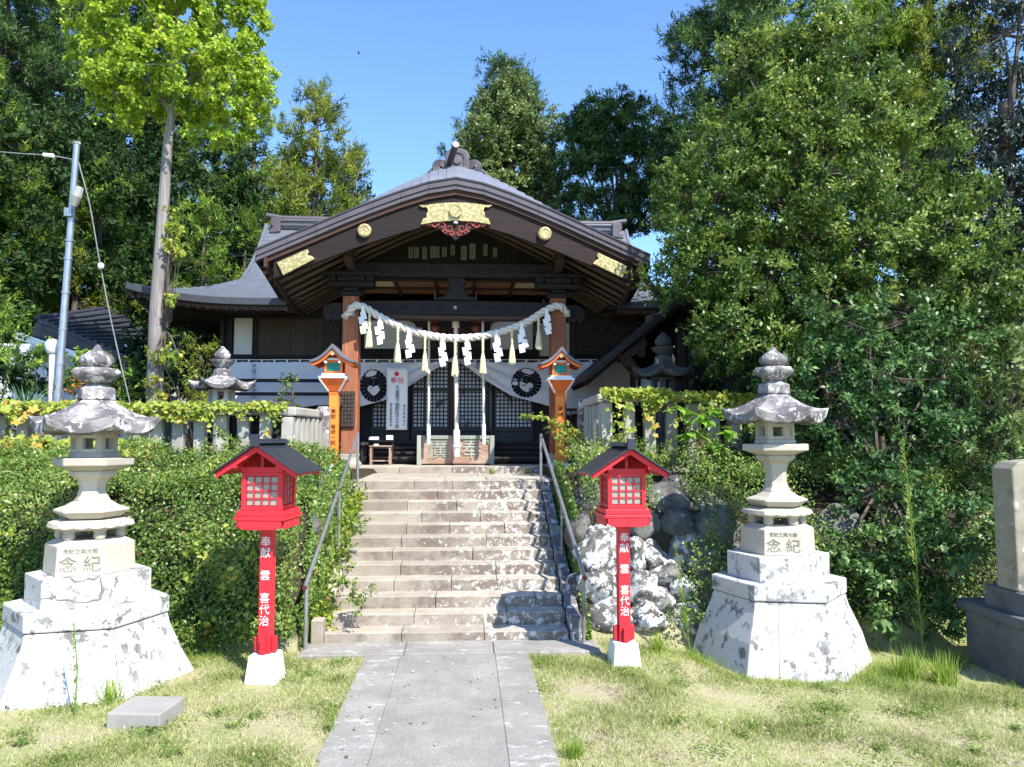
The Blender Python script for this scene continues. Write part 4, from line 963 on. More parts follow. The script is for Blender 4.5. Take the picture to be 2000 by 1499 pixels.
for i, (px, yb) in enumerate(tax):
    yt = ropey(px) + 4; a = P(px, yt, YRP - .07); hgt = a.z - P(px, yb, YRP - .07).z
    t_ = thing('straw_tassel', ordt[i], 'tassel', a, 'straw tassels on the rope')
    pts = [Vector((0, 0, .02 - hgt * .42 * k / 14)) for k in range(15)]
    twisted(pts, .022, 9, t_, 'cord_strand', 'straw', 2, 5, origin=(0, 0, 0))
    m_ = MB(); n = 26
    for k in range(n):
        th = 2 * math.pi * k / n + rs.uniform(-.1, .1); r1 = .052 * rs.uniform(.55, 1.05); zl = -hgt * rs.uniform(.94, 1.02)
        m_.tube([(.010 * math.cos(th), .010 * math.sin(th), -hgt * .40), (r1 * .62 * math.cos(th), r1 * .62 * math.sin(th), -hgt * .62), (r1 * math.cos(th), r1 * math.sin(th), zl)], [.006, .009, .009], 4)
    m_.lathe([(.012, -hgt * .38), (.03, -hgt * .58), (.038, -hgt * .97)], 10)
    stuff(obj('straw_skirt', m_, M['straw'], t_, smooth=.8))
# bells and their ropes
for px, lab in ((849, 'round brown bell hanging left of the centre'), (930, 'round brown bell hanging right of the centre'), (893, 'small brown bell half hidden behind the central rope')):
    Yb = 12.75 if px != 893 else 13.1; c = P(px, 640 if px != 893 else 645, Yb); r_ = .088 if px != 893 else .075
    t_ = thing('shrine_bell', lab, 'bell', c, 'brown bells under the porch beam')
    obj('bell_body', MB().lathe([(.01, -r_), (r_ * .55, -r_ * .86), (r_ * .9, -r_ * .45), (r_, -.008), (r_ * 1.05, 0), (r_, .008), (r_ * .88, r_ * .5), (r_ * .5, r_ * .85), (.01, r_)], 20), M['bell'], t_, smooth=.7)
    obj('bell_neck', MB().lathe([(r_ * .8, r_ * .75), (r_ * .8, r_ * 1.15), (r_ * .6, r_ * 1.25)], 16), M['bell'], t_, smooth=.7)
    obj('hanger', MB().tube([(0, 0, r_ * 1.2), (0, 0, 4.30 - c.z)], .008, 6), M['steelp'], t_)
for px, pxb, yb, r_, lab in ((838, 837, 868, .021, 'thin white bell rope on the left'), (890, 892, 892, .036, 'thick white bell rope in the middle reaching the offering box'), (943, 945, 868, .021, 'thin white bell rope on the right')):
    Yb = 12.45; a = P(px, 600, Yb); b = P(pxb, yb, Yb)
    t_ = thing('bell_rope', lab, 'rope', a, 'white bell ropes')
    bb = a.lerp(b, .86 if px != 890 else .83); n = 90
    twisted([a.lerp(bb, k / n) for k in range(n + 1)], r_, 7, t_, n=6)
    o = obj('rope_sleeve', MB().tube([bb + Vector((0, 0, .02)), bb + Vector((0, 0, .0)), bb.lerp(b, .55), bb.lerp(b, .56), b], [r_ * 1.3, r_ * 1.5, r_ * 1.55, r_ * 1.25, r_ * 1.4], 12), M['cloth'] if px != 890 else M['rope'], t_, smooth=.8); o.data.transform(Matrix.Translation(-a))
    if px == 890:
        o = obj('rope_knot', MB().lathe([(.03, -.03), (.065, -.015), (.065, .015), (.03, .03)], 12, bb.lerp(b, .6)), M['rope'], t_, smooth=1); o.data.transform(Matrix.Translation(-a))
        m_ = MB(); m_.tube([a + Vector((0, -.01, .0)), a.lerp(b, .14)], [.05, .062], 12); o = obj('rope_head', m_, M['rope'], t_, smooth=1); o.data.transform(Matrix.Translation(-a))
# wire basket panel by the right pillar
c = P(1062, 630, 12.5); m_ = MB()
for k in range(8): m_.bar((-.16 + k * .045, 0, -.22), (-.16 + k * .045, 0, .22), .006, .006)
for k in range(10): m_.bar((-.16, .006, -.22 + k * .049), (.155, .006, -.22 + k * .049), .006, .006)
t_ = thing('wire_panel', 'dark wire mesh panel hanging just left of the right pillar', 'wire mesh', c); stuff(obj('mesh_wires', m_, M['steelp'], t_)); obj('hook', MB().bar((0, 0, .22), (0, 0, .38), .01, .01), M['steelp'], t_)
# small slips pasted on pillar tops and beam
for px, py, w_, h_, lab in ((690, 611, 7, 14, 'tiny white paper slip at the top of the left pillar'), (889, 601, 6, 6, 'tiny pale square tag in the middle of the lower beam')):
    c = P(px, py, PY - .15); k = 12 / F; o = obj('paper_tag', MB().box(c.x - w_ * k / 2, c.x + w_ * k / 2, PY - .16, PY - .142 if px < 800 else PY - .112, c.z - h_ * k / 2, c.z + h_ * k / 2), M['slip']); tag(o, lab, 'paper tag')

# ================================================================== LANTERNS
def gable_lantern(name, lab, loc, rz, paint, dark, post, roofm, group, tall=1.86, s=1.0, red=True, txt='奉献', txtmat=None):
    t = thing(name, lab, 'lantern', loc, group, rz)
    o_ = lambda n, m_, mt, **k: obj(n, m_, mt, t, **k)
    if red:
        o_('concrete_base', MB().box(-.13, .13, -.13, .13, -.06, .21, .03, .03), M['whitecon'], bevel=.012)
        o_('post', MB().box(-.048, .048, -.048, .048, .2, 1.19), post, bevel=.004)
        for a in (-1, 1): o_('brace_board', MB().box(min(a * .049, a * .09), max(a * .049, a * .09), -.02, .02, .22, .34), M['redd'], bevel=.008)
        o_('brace_board', MB().box(-.02, .02, -.085, -.049, .2, .33), M['redd'], bevel=.004)
        m_ = MB().prism([(-.172, 1.25), (-.172, 1.21), (-.125, 1.18), (.125, 1.18), (.172, 1.21), (.172, 1.25)], -.025, .025); o_('bracket_board', m_, paint, bevel=.004)
        m_ = MB().prism([(-.172, 1.25), (-.172, 1.205), (-.125, 1.18), (.125, 1.18), (.172, 1.205), (.172, 1.25)], -.195, -.172); o_('front_apron', m_, paint, bevel=.004)
        m_ = MB().prism([(-.172, 1.25), (-.172, 1.205), (-.125, 1.18), (.125, 1.18), (.172, 1.205), (.172, 1.25)], .172, .195); o_('rear_apron', m_, paint, bevel=.004)
        for a in (-1, 1): o_('side_apron', MB().box(min(a * .172, a * .192), max(a * .172, a * .192), -.165, .165, 1.185, 1.25), paint, bevel=.004)
        o_('tray', MB().box(-.2, .2, -.2, .2, 1.251, 1.28), paint, bevel=.005); o_('tray_rim', MB().box(-.188, .188, -.188, .188, 1.281, 1.325), paint, bevel=.005)
        bz, bt, hb = 1.326, 1.62, .16
    else:
        o_('concrete_base', MB().box(-.15, .15, -.15, .15, -.02, .17, .035, .035), M['whitecon'], bevel=.012)
        o_('post', MB().box(-.065, .065, -.065, .065, .17, 1.17), post, bevel=.004)
        o_('post_collar', MB().box(-.07, .07, -.07, .07, 1.171, 1.35), paint, bevel=.003)
        o_('flared_tray', MB().box(-.18, .18, -.18, .18, 1.40, 1.22, .1, .1), paint, bevel=.004)
        for a in (-1, 1): o_('tray_rib', MB().bar((a * .19, -.19, 1.39), (a * .08, -.08, 1.22), .03, .012), M['white'])
        o_('tray', MB().box(-.2, .2, -.2, .2, 1.401, 1.43), M['white'], bevel=.005); o_('tray_rim', MB().box(-.165, .165, -.165, .165, 1.431, 1.47), M['white'], bevel=.008)
        bz, bt, hb = 1.471, 1.665, .13
    w_ = .035
    for a in (-1, 1):
        for b in (-1, 1):
            cx_, cy2 = a * (hb - w_ / 2), b * (hb - w_ / 2); o_('corner_post', MB().box(cx_ - w_ / 2, cx_ + w_ / 2, cy2 - w_ / 2, cy2 + w_ / 2, bz, bt), paint, bevel=.003)
    for (z0_, z1_) in ((bz, bz + .035), (bt - .03, bt)):
        for b in (-1, 1):
            o_('rail', MB().box(-hb + w_, hb - w_, b * (hb - .016) - .012, b * (hb - .016) + .012, z0_ + .001, z1_), paint); o_('rail', MB().box(b * (hb - .016) - .012, b * (hb - .016) + .012, -hb + w_, hb - w_, z0_ + .001, z1_), paint)
    # panes and glazing bars
    i0, i1, zz0, zz1 = -hb + w_, hb - w_, bz + .036, bt - .031
    nx, nz = (4, 4) if red else (1, 1)
    pm = M['pane'] if red else M['teal']
    for b in (-1, 1):
        for ax in (0, 1):
            yy = b * (hb - .022)
            for i in range(nx):
                for k in range(nz):
                    a0, a1 = i0 + (i1 - i0) * i / nx + .004, i0 + (i1 - i0) * (i + 1) / nx - .004; q0, q1 = zz0 + (zz1 - zz0) * k / nz + .004, zz0 + (zz1 - zz0) * (k + 1) / nz - .004
                    o_('pane', MB().box(a0, a1, yy - .002, yy + .002, q0, q1) if ax == 0 else MB().box(yy - .002, yy + .002, a0, a1, q0, q1), pm)
            gb = []
            if red:
                for i in range(1, nx): gb.append((i0 + (i1 - i0) * i / nx, None))
                for k in range(1, nz): gb.append((None, zz0 + (zz1 - zz0) * k / nz))
            else:
                for i in range(1, 8): gb.append((i0 + (i1 - i0) * i / 8, None))
                for k in range(1, 6): gb.append((None, zz0 + (zz1 - zz0) * k / 6))
            th = .005 if red else .0018; yb2 = b * (hb - .012) if red else b * (hb - .017)
            for gx, gz in gb:
                if gx is not None: q = (gx - th, gx + th, zz0, zz1)
                else: q = (i0, i1, gz - th, gz + th)
                e_ = .004 if gx is not None else .003
                o_('glazing_bar', MB().box(q[0], q[1], yb2 - e_, yb2 + e_, q[2], q[3]) if ax == 0 else MB().box(yb2 - e_, yb2 + e_, q[0], q[1], q[2], q[3]), paint if red else M['ink'])
    # roof
    if red: hw, ed, zr, zeave, sag = .335, .31, 1.83, 1.615, 0.0
    else: hw, ed, zr, zeave, sag = .315, .27, 1.83, 1.62, .045
    nn = 8
    def rz_(u): u = abs(u) / hw; return zr - (zr - zeave) * u - sag * math.sin(math.pi * u)
    for a in (-1, 1):
        tk = .022 if red else .065
        pr = [(a * hw * k / nn, rz_(hw * k / nn) + tk * (1 - .5 * k / nn)) for k in range(nn + 1)] + [(a * hw * k / nn, rz_(hw * k / nn)) for k in range(nn, -1, -1)]
        o_('roof_slope', MB().prism(pr, -ed, ed), roofm, bevel=.004)
        for yy in (-ed + .03, ed - .05):
            pr = [(a * hw * .94 * k / nn, rz_(hw * .94 * k / nn) - .001) for k in range(nn + 1)] + [(a * hw * .94 * k / nn, rz_(hw * .94 * k / nn) - .05) for k in range(nn, -1, -1)]
            o_('gable_board', MB().prism(pr, yy, yy + .025), paint, bevel=.003)
        o_('eave_board', MB().box(min(a * .3, a * .318) * hw / .335, max(a * .3, a * .318) * hw / .335, -ed + .06, ed - .06, rz_(hw * .92) - .03, rz_(hw * .92) - .004), paint)
        o_('soffit', MB().bar((a * .02, 0, rz_(.02) - .012), (a * hw * .9, 0, rz_(hw * .9) - .012), 2 * ed - .12, .01), paint)
        o_('rafter_end', MB().box(a * .17 - .018 if red else a * .1 - .015, a * .17 + .018 if red else a * .1 + .015, -ed + .035 - .001, -.1, rz_(.18) - .055 - (.0 if red else -.01), rz_(.18) - .02), paint if red else M['white'])
    o_('gable_tie', MB().box(-hb, hb, -hb + .002, -hb + .03, bt + .001, bt + .04), paint); o_('gable_tie', MB().box(-hb, hb, hb - .03, hb - .002, bt + .001, bt + .04), paint)
    if red: o_('gable_panel', MB().prism([(-hw * .8, rz_(hw * .8) - .02), (0, rz_(0) - .02), (hw * .8, rz_(hw * .8) - .02), (hb, bt), (-hb, bt)], hb - .055, hb - .04), dark)
    o_('king_post', MB().box(-.012, .012, -hb + .004, -hb + .02, bt + .041, zr - .02), dark)
    if red:
        o_('ridge_cap', MB().box(-.05, .05, -ed + .01, ed - .01, zr + .015, zr + .05, .025, 0), roofm, bevel=.004); o_('ridge_end', MB().prism([(-.035, zr - .01), (-.03, zr + .085), (.03, zr + .085), (.035, zr - .01)], -ed - .02, -ed + .02), roofm, bevel=.004)
    else:
        o_('gable_crest', MB().tube([(0, -ed + .02, zr - .075), (0, -ed + .055, zr - .075)], .035, 5), M['gold']); o_('name_plate', MB().box(-.09, .09, -hb - .006, -hb + .001, bt + .004, bt + .03), M['white'])
    if txt: text(vert(txt[0]), txt[1], txtmat, t, (0, -.0505 if red else -.0675, txt[2]), ls=txt[3], ext=.0008)
    return t
gl = G(518, 1300)
gable_lantern('red_lantern', 'red wooden lantern on a post beside the ivy hedge, left of the stairs', (gl.x + .10, 6.25, 0), rad(-7), M['red'], M['redd'], M['red'], M['lroof'], 'red post lanterns on the lawn', txt=('奉献　雲　喜代治', .084, .765, 1.04), txtmat=M['white'])
gr_ = G(1228, 1278)
gable_lantern('red_lantern', 'red wooden lantern on a post in front of the white boulders, right of the stairs', (1.45, 6.55, -.03), rad(2.5), M['red'], M['redd'], M['red'], M['lroof'], 'red post lanterns on the lawn', txt=('奉献　雲　喜代治', .084, .765, 1.04), txtmat=M['white'])
a = P(651, 915, 11.3); gable_lantern('orange_lantern', 'orange lantern with green panes standing beside the left pillar', (a.x, 11.3, T0), 0, M['orange'], M['redd'], M['orangel'], M['lroofg'], 'orange lanterns before the shrine', red=False, txt=('奉献　藤崎一誠', .075, .70, 1.0), txtmat=M['ink'])
a = P(1094, 915, 11.45); gable_lantern('orange_lantern', 'orange lantern with green panes standing beside the right pillar behind the vines', (a.x, 11.45, T0), 0, M['orange'], M['redd'], M['orangel'], M['lroofg'], 'orange lanterns before the shrine', red=False, txt=('奉納　藤', .08, .85, 1.0), txtmat=M['ink'])

def hexring(n, r, a0): return [(r * math.cos(a0 + i * math.pi / 3), r * math.sin(a0 + i * math.pi / 3)) for i in range(6)]
def hexroof(R0, Rt, zt, ze, lift_, th, a0, nsub=8):
    """concave hexagonal stone roof with upturned corners"""
    m_ = MB(); rows = []; nr_ = 8; per = 6 * nsub
    def edge(i):
        k, f = divmod(i, nsub); f /= nsub; a = a0 + k * math.pi / 3; b = a + math.pi / 3
        x = math.cos(a) * (1 - f) + math.cos(b) * f; y = math.sin(a) * (1 - f) + math.sin(b) * f; return x, y, abs(2 * f - 1)
    for j in range(nr_ + 1):
        u = j / nr_; row = []
        for i in range(per + 1):
            x, y, c_ = edge(i % per); R = Rt + (R0 - Rt) * u; z = zt + (ze - zt) * (u * .25 + .75 * (1 - (1 - u) ** 1.6)) + lift_ * c_ ** 2.2 * u ** 2.5; kk = R * (1 + .05 * c_ ** 3 * u)
            row.append((x * kk, y * kk, z))
        rows.append(row)
    for (u, dz) in ((1.0, -th), (.9, -th * 1.25), (.45, -th * .9)):
        row = []
        for i in range(per + 1):
            x, y, c_ = edge(i % per); R = Rt + (R0 - Rt) * u; row.append((x * R, y * R, ze + dz + lift_ * c_ ** 2.2 * u ** 2.5))
        rows.append(row)
    m_.strip(rows); return m_
def stone_lantern(lab, loc, a0, dz, right):
    t = thing('stone_lantern', lab, 'stone lantern', loc, 'tall stone lanterns flanking the stairs')
    o_ = lambda n, m_, mt, **k: obj(n, m_, M[mt], t, **k)
    # flared pedestal of big stones: six faces, joints between them
    vb = [(.88, -.2), (.80, 0), (.72, .14), (.66, .27), (.61, .38), (.585, .47)]
    if right: vb = [(r, z - .12 if z <= 0 else z) for r, z in vb]
    for k in range(6):
        m_ = MB(); rows = []
        a, b = a0 + k * math.pi / 3, a0 + (k + 1) * math.pi / 3
        for r, z in vb: 
            A = Vector((r * math.cos(a), r * math.sin(a), z)); B = Vector((r * math.cos(b), r * math.sin(b), z)); rows.append([A.lerp(B, .004), A.lerp(B, .33), A.lerp(B, .335), A.lerp(B, .67), A.lerp(B, .996)])
        for (c0, c1) in ((0, 1), (2, 4)):
            m_ = MB(); q = [[r_[i] for i in range(c0, c1 + 1)] for r_ in rows]
            inner = [[Vector((p.x * .85, p.y * .85, p.z)) for p in r_] for r_ in q]
            m_.strip(q); n0 = len(q[0]); m_.strip(inner)
            m_.strip([q[-1], inner[-1]]); m_.strip([q[0], inner[0]]); m_.strip([[r_[0] for r_ in q], [r_[0] for r_ in inner]]); m_.strip([[r_[-1] for r_ in q], [r_[-1] for r_ in inner]])
            o_('pedestal_stone', m_, 'ped')
    o_('pedestal_core', MB().lathe([(.72, -.2), (.60, .15), (.50, .465)], 6, a0=a0), 'ped')
    o_('pedestal_slab', MB().lathe([(.575, .475), (.60, .48), (.60, .61), (.585, .615)], 6, a0=a0), 'ped', bevel=.01)
    o_('middle_block', MB().lathe([(.455, .616), (.455, .83), (.45, .835)], 6, a0=a0), 'ped', bevel=.012)
    d_ = o_('inscribed_block', MB().lathe([(.335, .836), (.325, 1.06), (.24, 1.10)], 6, a0=a0), 'carved' if right else 'carved', bevel=.006)
    # inscription on the face that looks to the stairs
    fa = a0 + math.pi / 6; mid = .325 * math.cos(math.pi / 6)
    fang = rad(-102) if right else rad(-78)
    fr = Vector((math.cos(fang), math.sin(fang), 0))
    text('念 紀', .13, M['dgrey'], t, fr * (mid + .006) + Vector((0, 0, .915)), rot=(math.pi / 2, 0, fang + math.pi / 2), ext=.002)
    text('念記之典大御', .04, M['dgrey'], t, fr * (mid + .002) + Vector((0, 0, 1.02)), rot=(math.pi / 2, 0, fang + math.pi / 2), ext=.002)
    for k in range(6):
        a = a0 + k * math.pi / 3; o_('foot', MB().lathe([(.035, 1.10), (.048, 1.125), (.04, 1.15), (.065, 1.19)], 12, (.215 * math.cos(a), .215 * math.sin(a), 0)), 'carved', smooth=1)
    # scalloped footed plate
    rows = []; per = 72
    for rr0, z, sc in ((.20, 1.165, 0), (.285, 1.18, 0), (.31, 1.20, .028), (.30, 1.225, .0), (.24, 1.245, 0), (.05, 1.25, 0)):
        rows.append([((rr0 * (1 / max(.5, math.cos(((i / per * 6) % 1 - .5) * math.pi / 3)) * .5 + .5) * .96) * math.cos(a0 + 2 * math.pi * i / per), (rr0 * (1 / max(.5, math.cos(((i / per * 6) % 1 - .5) * math.pi / 3)) * .5 + .5) * .96) * math.sin(a0 + 2 * math.pi * i / per), z - sc * .35 * abs(math.sin(18 * math.pi * i / per))) for i in range(per + 1)])
    o_('footed_plate', MB().strip(rows), 'carved', smooth=.9)
    o_('lotus_base', MB().lathe([(.19, 1.251), (.215, 1.26), (.285, 1.31), (.275, 1.325), (.20, 1.35), (.14, 1.39)], 6, a0=a0), 'carved', bevel=.008)
    o_('shaft', MB().lathe([(.138, 1.391), (.112, 1.43), (.098, 1.48), (.096, 1.50 + dz * .6), (.115, 1.55 + dz), (.165, 1.585 + dz), (.18, 1.60 + dz), (.178, 1.625 + dz)], 6, a0=a0), 'carved', bevel=.006)
    z = dz
    o_('platform', MB().lathe([(.17, 1.626 + z), (.28, 1.665 + z), (.30, 1.67 + z), (.30, 1.725 + z), (.285, 1.73 + z)], 6, a0=a0), 'carved', bevel=.006)
    # firebox with real openings: base ring, top ring, six corner blocks
    o_('firebox_sill', MB().lathe([(.19, 1.731 + z), (.185, 1.765 + z), (.175, 1.77 + z)], 6, a0=a0), 'carved', bevel=.004)
    for k in range(6):
        a, b = a0 + k * math.pi / 3, a0 + (k + 1) * math.pi / 3
        for (f0, f1, zz0, zz1) in ((0, .24, 1.771, 1.93), (.76, 1, 1.771, 1.93), (.24, .76, 1.771, 1.80), (.24, .76, 1.885, 1.93)):
            A = Vector((math.cos(a), math.sin(a), 0)); B = Vector((math.cos(b), math.sin(b), 0)); p0, p1 = A.lerp(B, f0), A.lerp(B, f1); m_ = MB()
            m_.add([p0 * .175 + Vector((0, 0, zz0 + z)), p1 * .175 + Vector((0, 0, zz0 + z)), p1 * .13 + Vector((0, 0, zz0 + z)), p0 * .13 + Vector((0, 0, zz0 + z)), p0 * .175 + Vector((0, 0, zz1 + z)), p1 * .175 + Vector((0, 0, zz1 + z)), p1 * .13 + Vector((0, 0, zz1 + z)), p0 * .13 + Vector((0, 0, zz1 + z))], [(0, 1, 2, 3), (4, 5, 6, 7), (0, 1, 5, 4), (1, 2, 6, 5), (2, 3, 7, 6), (3, 0, 4, 7)])
            o_('firebox_block', m_, 'carved')
    o_('roof_stone', hexroof(.465, .12, 2.20 + z, 2.0 + z, .065, .075, a0), 'cap', smooth=.75)
    o_('roof_underside', MB().lathe([(.18, 1.931 + z), (.30, 1.935 + z)], 6, a0=a0), 'carved')
    o_('collar', MB().lathe([(.15, 2.195 + z), (.145, 2.285 + z), (.11, 2.30 + z), (.07, 2.325 + z)], 6, a0=a0), 'cap', bevel=.01)
    m_ = MB(); rows = []; per = 48
    for r, zz, sc in ((.06, 2.32, 0), (.10, 2.335, 0), (.165, 2.38, .04), (.18, 2.41, .10), (.15, 2.445, .10), (.10, 2.455, 0), (.01, 2.455, 0)):
        rows.append([(r * (1 + sc * math.cos(8 * 2 * math.pi * i / per)) * math.cos(2 * math.pi * i / per), r * (1 + sc * math.cos(16 * math.pi * i / per)) * math.sin(2 * math.pi * i / per), zz + z) for i in range(per + 1)])
    o_('lotus_bowl', MB().strip(rows), 'cap', smooth=1.2)
    o_('finial', MB().lathe([(.06, 2.45 + z), (.11, 2.47 + z), (.132, 2.505 + z), (.12, 2.545 + z), (.075, 2.575 + z), (.04, 2.60 + z), (.018, 2.635 + z), (.004, 2.645 + z)], 24), 'cap', smooth=1)
    return t
M['dgrey'] = plain('cut letters', (.20, .18, .15), .9)
LL_ = stone_lantern('tall pale stone lantern on a broad white cracked pedestal left of the stairs', (-2.88, 6.4, 0), rad(-48), 0, False)
RL_ = stone_lantern('tall pale stone lantern on a flared pedestal before the dark bush at right', (3.0, 7.05, 0), rad(-132), .10, True)
# broken face of the left middle block: jagged crack lines in relief
def onplane(px, py, pt, n_):
    d = MR @ Vector(((px - 1000) / F, -(py - 749.5) / F, -1.0)); return CAM + d * ((pt - CAM).dot(n_) / d.dot(n_))
fn = Vector((math.cos(rad(-78)), math.sin(rad(-78)), 0)); fp = Vector((-2.88, 6.4, 0)) + fn * .455 * math.cos(math.pi / 6)
for cr in ([(128, 1130), (143, 1129), (152, 1137), (168, 1136), (178, 1131), (190, 1133), (200, 1126)], [(201, 1127), (204, 1140), (206, 1152), (203, 1164), (203, 1173)], [(50, 1175), (60, 1171), (78, 1173), (92, 1170), (106, 1170), (115, 1165)], [(112, 1168), (118, 1174), (140, 1172), (155, 1178), (175, 1178), (190, 1173), (203, 1172)]):
    o = obj('crack', MB().tube([onplane(x - 6, y - 1, fp, fn) for x, y in cr], [.003 + .005 * ((i * 7) % 3) / 2 for i in range(len(cr))], 5), M['dgrey'], LL_); o.data.transform(Matrix.Translation(-Vector(LL_.location)))
def small_lantern(lab, c, s, mat, mat2, firebox=True):
    t = thing('stone_lantern', lab, 'stone lantern', c)
    o_ = lambda n, m_, mt, **k: obj(n, m_, M[mt], t, **k); a0 = rad(-48)
    o_('column', MB().lathe([(.16, -1.1), (.11, -1.0), (.10, -.35), (.13, -.3)], 16), mat2)
    o_('platform', MB().lathe([(.15, -.3), (.27, -.22), (.27, -.15)], 6, a0=a0), mat2, bevel=.008)
    for k in range(6):
        a, b = a0 + k * math.pi / 3, a0 + (k + 1) * math.pi / 3
        for (f0, f1, z0_, z1_) in ((0, .25, -.149, .05), (.75, 1, -.149, .05), (.25, .75, -.149, -.10), (.25, .75, .01, .05)):
            A = Vector((math.cos(a), math.sin(a), 0)); B = Vector((math.cos(b), math.sin(b), 0)); p0, p1 = A.lerp(B, f0), A.lerp(B, f1)
            o_('firebox_block', MB().add([p0 * .18 + Vector((0, 0, z0_)), p1 * .18 + Vector((0, 0, z0_)), p1 * .13 + Vector((0, 0, z0_)), p0 * .13 + Vector((0, 0, z0_)), p0 * .18 + Vector((0, 0, z1_)), p1 * .18 + Vector((0, 0, z1_)), p1 * .13 + Vector((0, 0, z1_)), p0 * .13 + Vector((0, 0, z1_))], [(0, 1, 2, 3), (4, 5, 6, 7), (0, 1, 5, 4), (1, 2, 6, 5), (2, 3, 7, 6), (3, 0, 4, 7)]), mat2)
    o_('roof_stone', hexroof(.43, .12, .24, .09, .10, .045, a0), mat, smooth=.75)
    o_('collar', MB().lathe([(.13, .23), (.12, .32), (.07, .35)], 6, a0=a0), mat, bevel=.012)
    o_('lotus_bowl', MB().lathe([(.06, .34), (.14, .40), (.16, .44), (.09, .46)], 12), mat, smooth=.6)
    o_('finial', MB().lathe([(.05, .44), (.10, .48), (.11, .53), (.08, .58), (.03, .63), (.005, .65)], 16), mat, smooth=1)
    t.scale = (s, s, s); return t
a = P(433, 768, 10.6); small_lantern('weathered stone lantern behind the left fence beside the white cloth', (a.x, a.y, a.z), .98, 'cap', 'carved')
a = P(1296, 745, 10.4); small_lantern('dark stone lantern in the shade behind the right fence', (a.x, a.y, a.z), 1.05, 'darkstone', 'darkstone')

# ================================================================== HANDRAILS
def handrail(lab, foot, head, foot_z, head_z, mids, g='steel'):
    t = thing('handrail', lab, 'handrail', (foot[0], foot[1], 0), 'metal handrails of the stairs'); O = Vector((foot[0], foot[1], 0))
    A = Vector((foot[0], foot[1], foot_z)); B = Vector((head[0], head[1], head_z)); d = (B - A).normalized()
    def o_(n, m_, mt, **k): o = obj(n, m_, M[mt], t, **k); o.data.transform(Matrix.Translation(-O)); return o
    o_('rail_pipe', MB().tube([A - d * .07, A, A.lerp(B, .5), B], .019, 12), 'steel', smooth=.9)
    o_('end_cap', MB().tube([A - d * .085, A - d * .068], .022, 12), 'bell')
    o_('coupling', MB().tube([A.lerp(B, .5), A.lerp(B, .515)], .022, 12), 'steel')
    o_('post', MB().tube([(A.x, A.y, 0), (A.x, A.y, A.z - .01)], .018, 12), 'steelp', smooth=.9)
    o_('post', MB().tube([(B.x, B.y, T0 - .02), (B.x, B.y, B.z)], .018, 12), 'steel', smooth=.9)
    for f in mids: p = A.lerp(B, f); o_('post', MB().tube([(p.x, p.y, p.z - .75), (p.x, p.y, p.z - .01)], .015, 10), 'steelp', smooth=.9)
handrail('metal pipe handrail on the left of the stone steps, against the hedge', (-1.29, 6.99), (-1.27, 9.95), P(617, 1138, 6.99).z, P(703, 847, 9.95).z, (.55,))
handrail('metal pipe handrail on the right of the stone steps, against the boulders', (1.19, 7.08), (1.08, 9.95), P(1137, 1120, 7.08).z, P(1052, 850, 9.95).z, (.42,))

# ================================================================== STONE FENCES
def fence(lab, runs, ends, hbase, htop, sp, w_, seed):
    t = thing('stone_fence', lab, 'fence', (runs[0][0][0], runs[0][0][1], hbase), 'stone fences at the terrace edge'); O = Vector(t.location); rs = random.Random(seed)
    def o_(n, m_, mt='fence', **k): o = obj(n, m_, M[mt], t, **k); o.data.transform(Matrix.Translation(-O)); return o
    for (a, b, tz, first) in runs:
        A, B = Vector((*a, 0)), Vector((*b, 0)); L_ = (B - A).length; d = (B - A).normalized(); n = int(L_ / sp)
        ang = math.atan2(d.y, d.x)
        for k in range(n + 1):
            p = A + d * (k * L_ / max(n, 1)); o = obj('fence_post', MB().box(-w_ / 2, w_ / 2, -.055, .055, 0, tz - hbase + rs.uniform(-.02, .005)), M['fence'], t, bevel=.012); o.location = Vector((p.x, p.y, hbase)) - O; o.rotation_euler = (rs.uniform(-.01, .01), rs.uniform(-.012, .012), ang + rs.uniform(-.04, .04))
        seg = 0
        while seg < L_ - .05:
            l = min(rs.uniform(1.1, 1.6), L_ - seg); p, q = A + d * seg, A + d * (seg + l - .006); o_('top_rail', MB().bar((p.x, p.y, tz + .055), (q.x, q.y, tz + .055 + rs.uniform(-.006, .006)), .15, .11), bevel=.02, mt='cap' if rs.random() < .6 else 'fence'); seg += l
        o_('ground_rail', MB().bar((A.x, A.y, hbase - .06), (B.x, B.y, hbase - .06), .2, .12), bevel=.012)
    for (x, y, z1, ww) in ends:
        o_('end_post', MB().box(x - ww / 2, x + ww / 2, y - ww / 2, y + ww / 2, hbase - .2, z1 - .06).box(x - ww / 2, x + ww / 2, y - ww / 2, y + ww / 2, z1 - .06, z1, .035, .035), 'cap', bevel=.012)
zl = P(500, 812, 9.5).z
fence('long stone post fence with vines to the left of the stairs', [((-7.2, 9.5), (-2.06, 9.5), zl, 0), ((-2.06, 9.62), (-1.99, 11.1), zl, 1)], [(-1.95, 11.25, P(626, 794, 11.2).z, .2)], 1.55, zl, .245, .135, 4)
zr_ = P(1270, 786, 9.5).z
fence('stone post fence with trailing vines to the right of the stairs', [((1.86, 9.5), (4.3, 9.5), zr_, 0), ((1.84, 9.62), (1.86, 11.0), zr_, 1)], [(1.84, 11.15, P(1152, 776, 11.1).z, .2)], 1.50, zr_, .27, .14, 9)

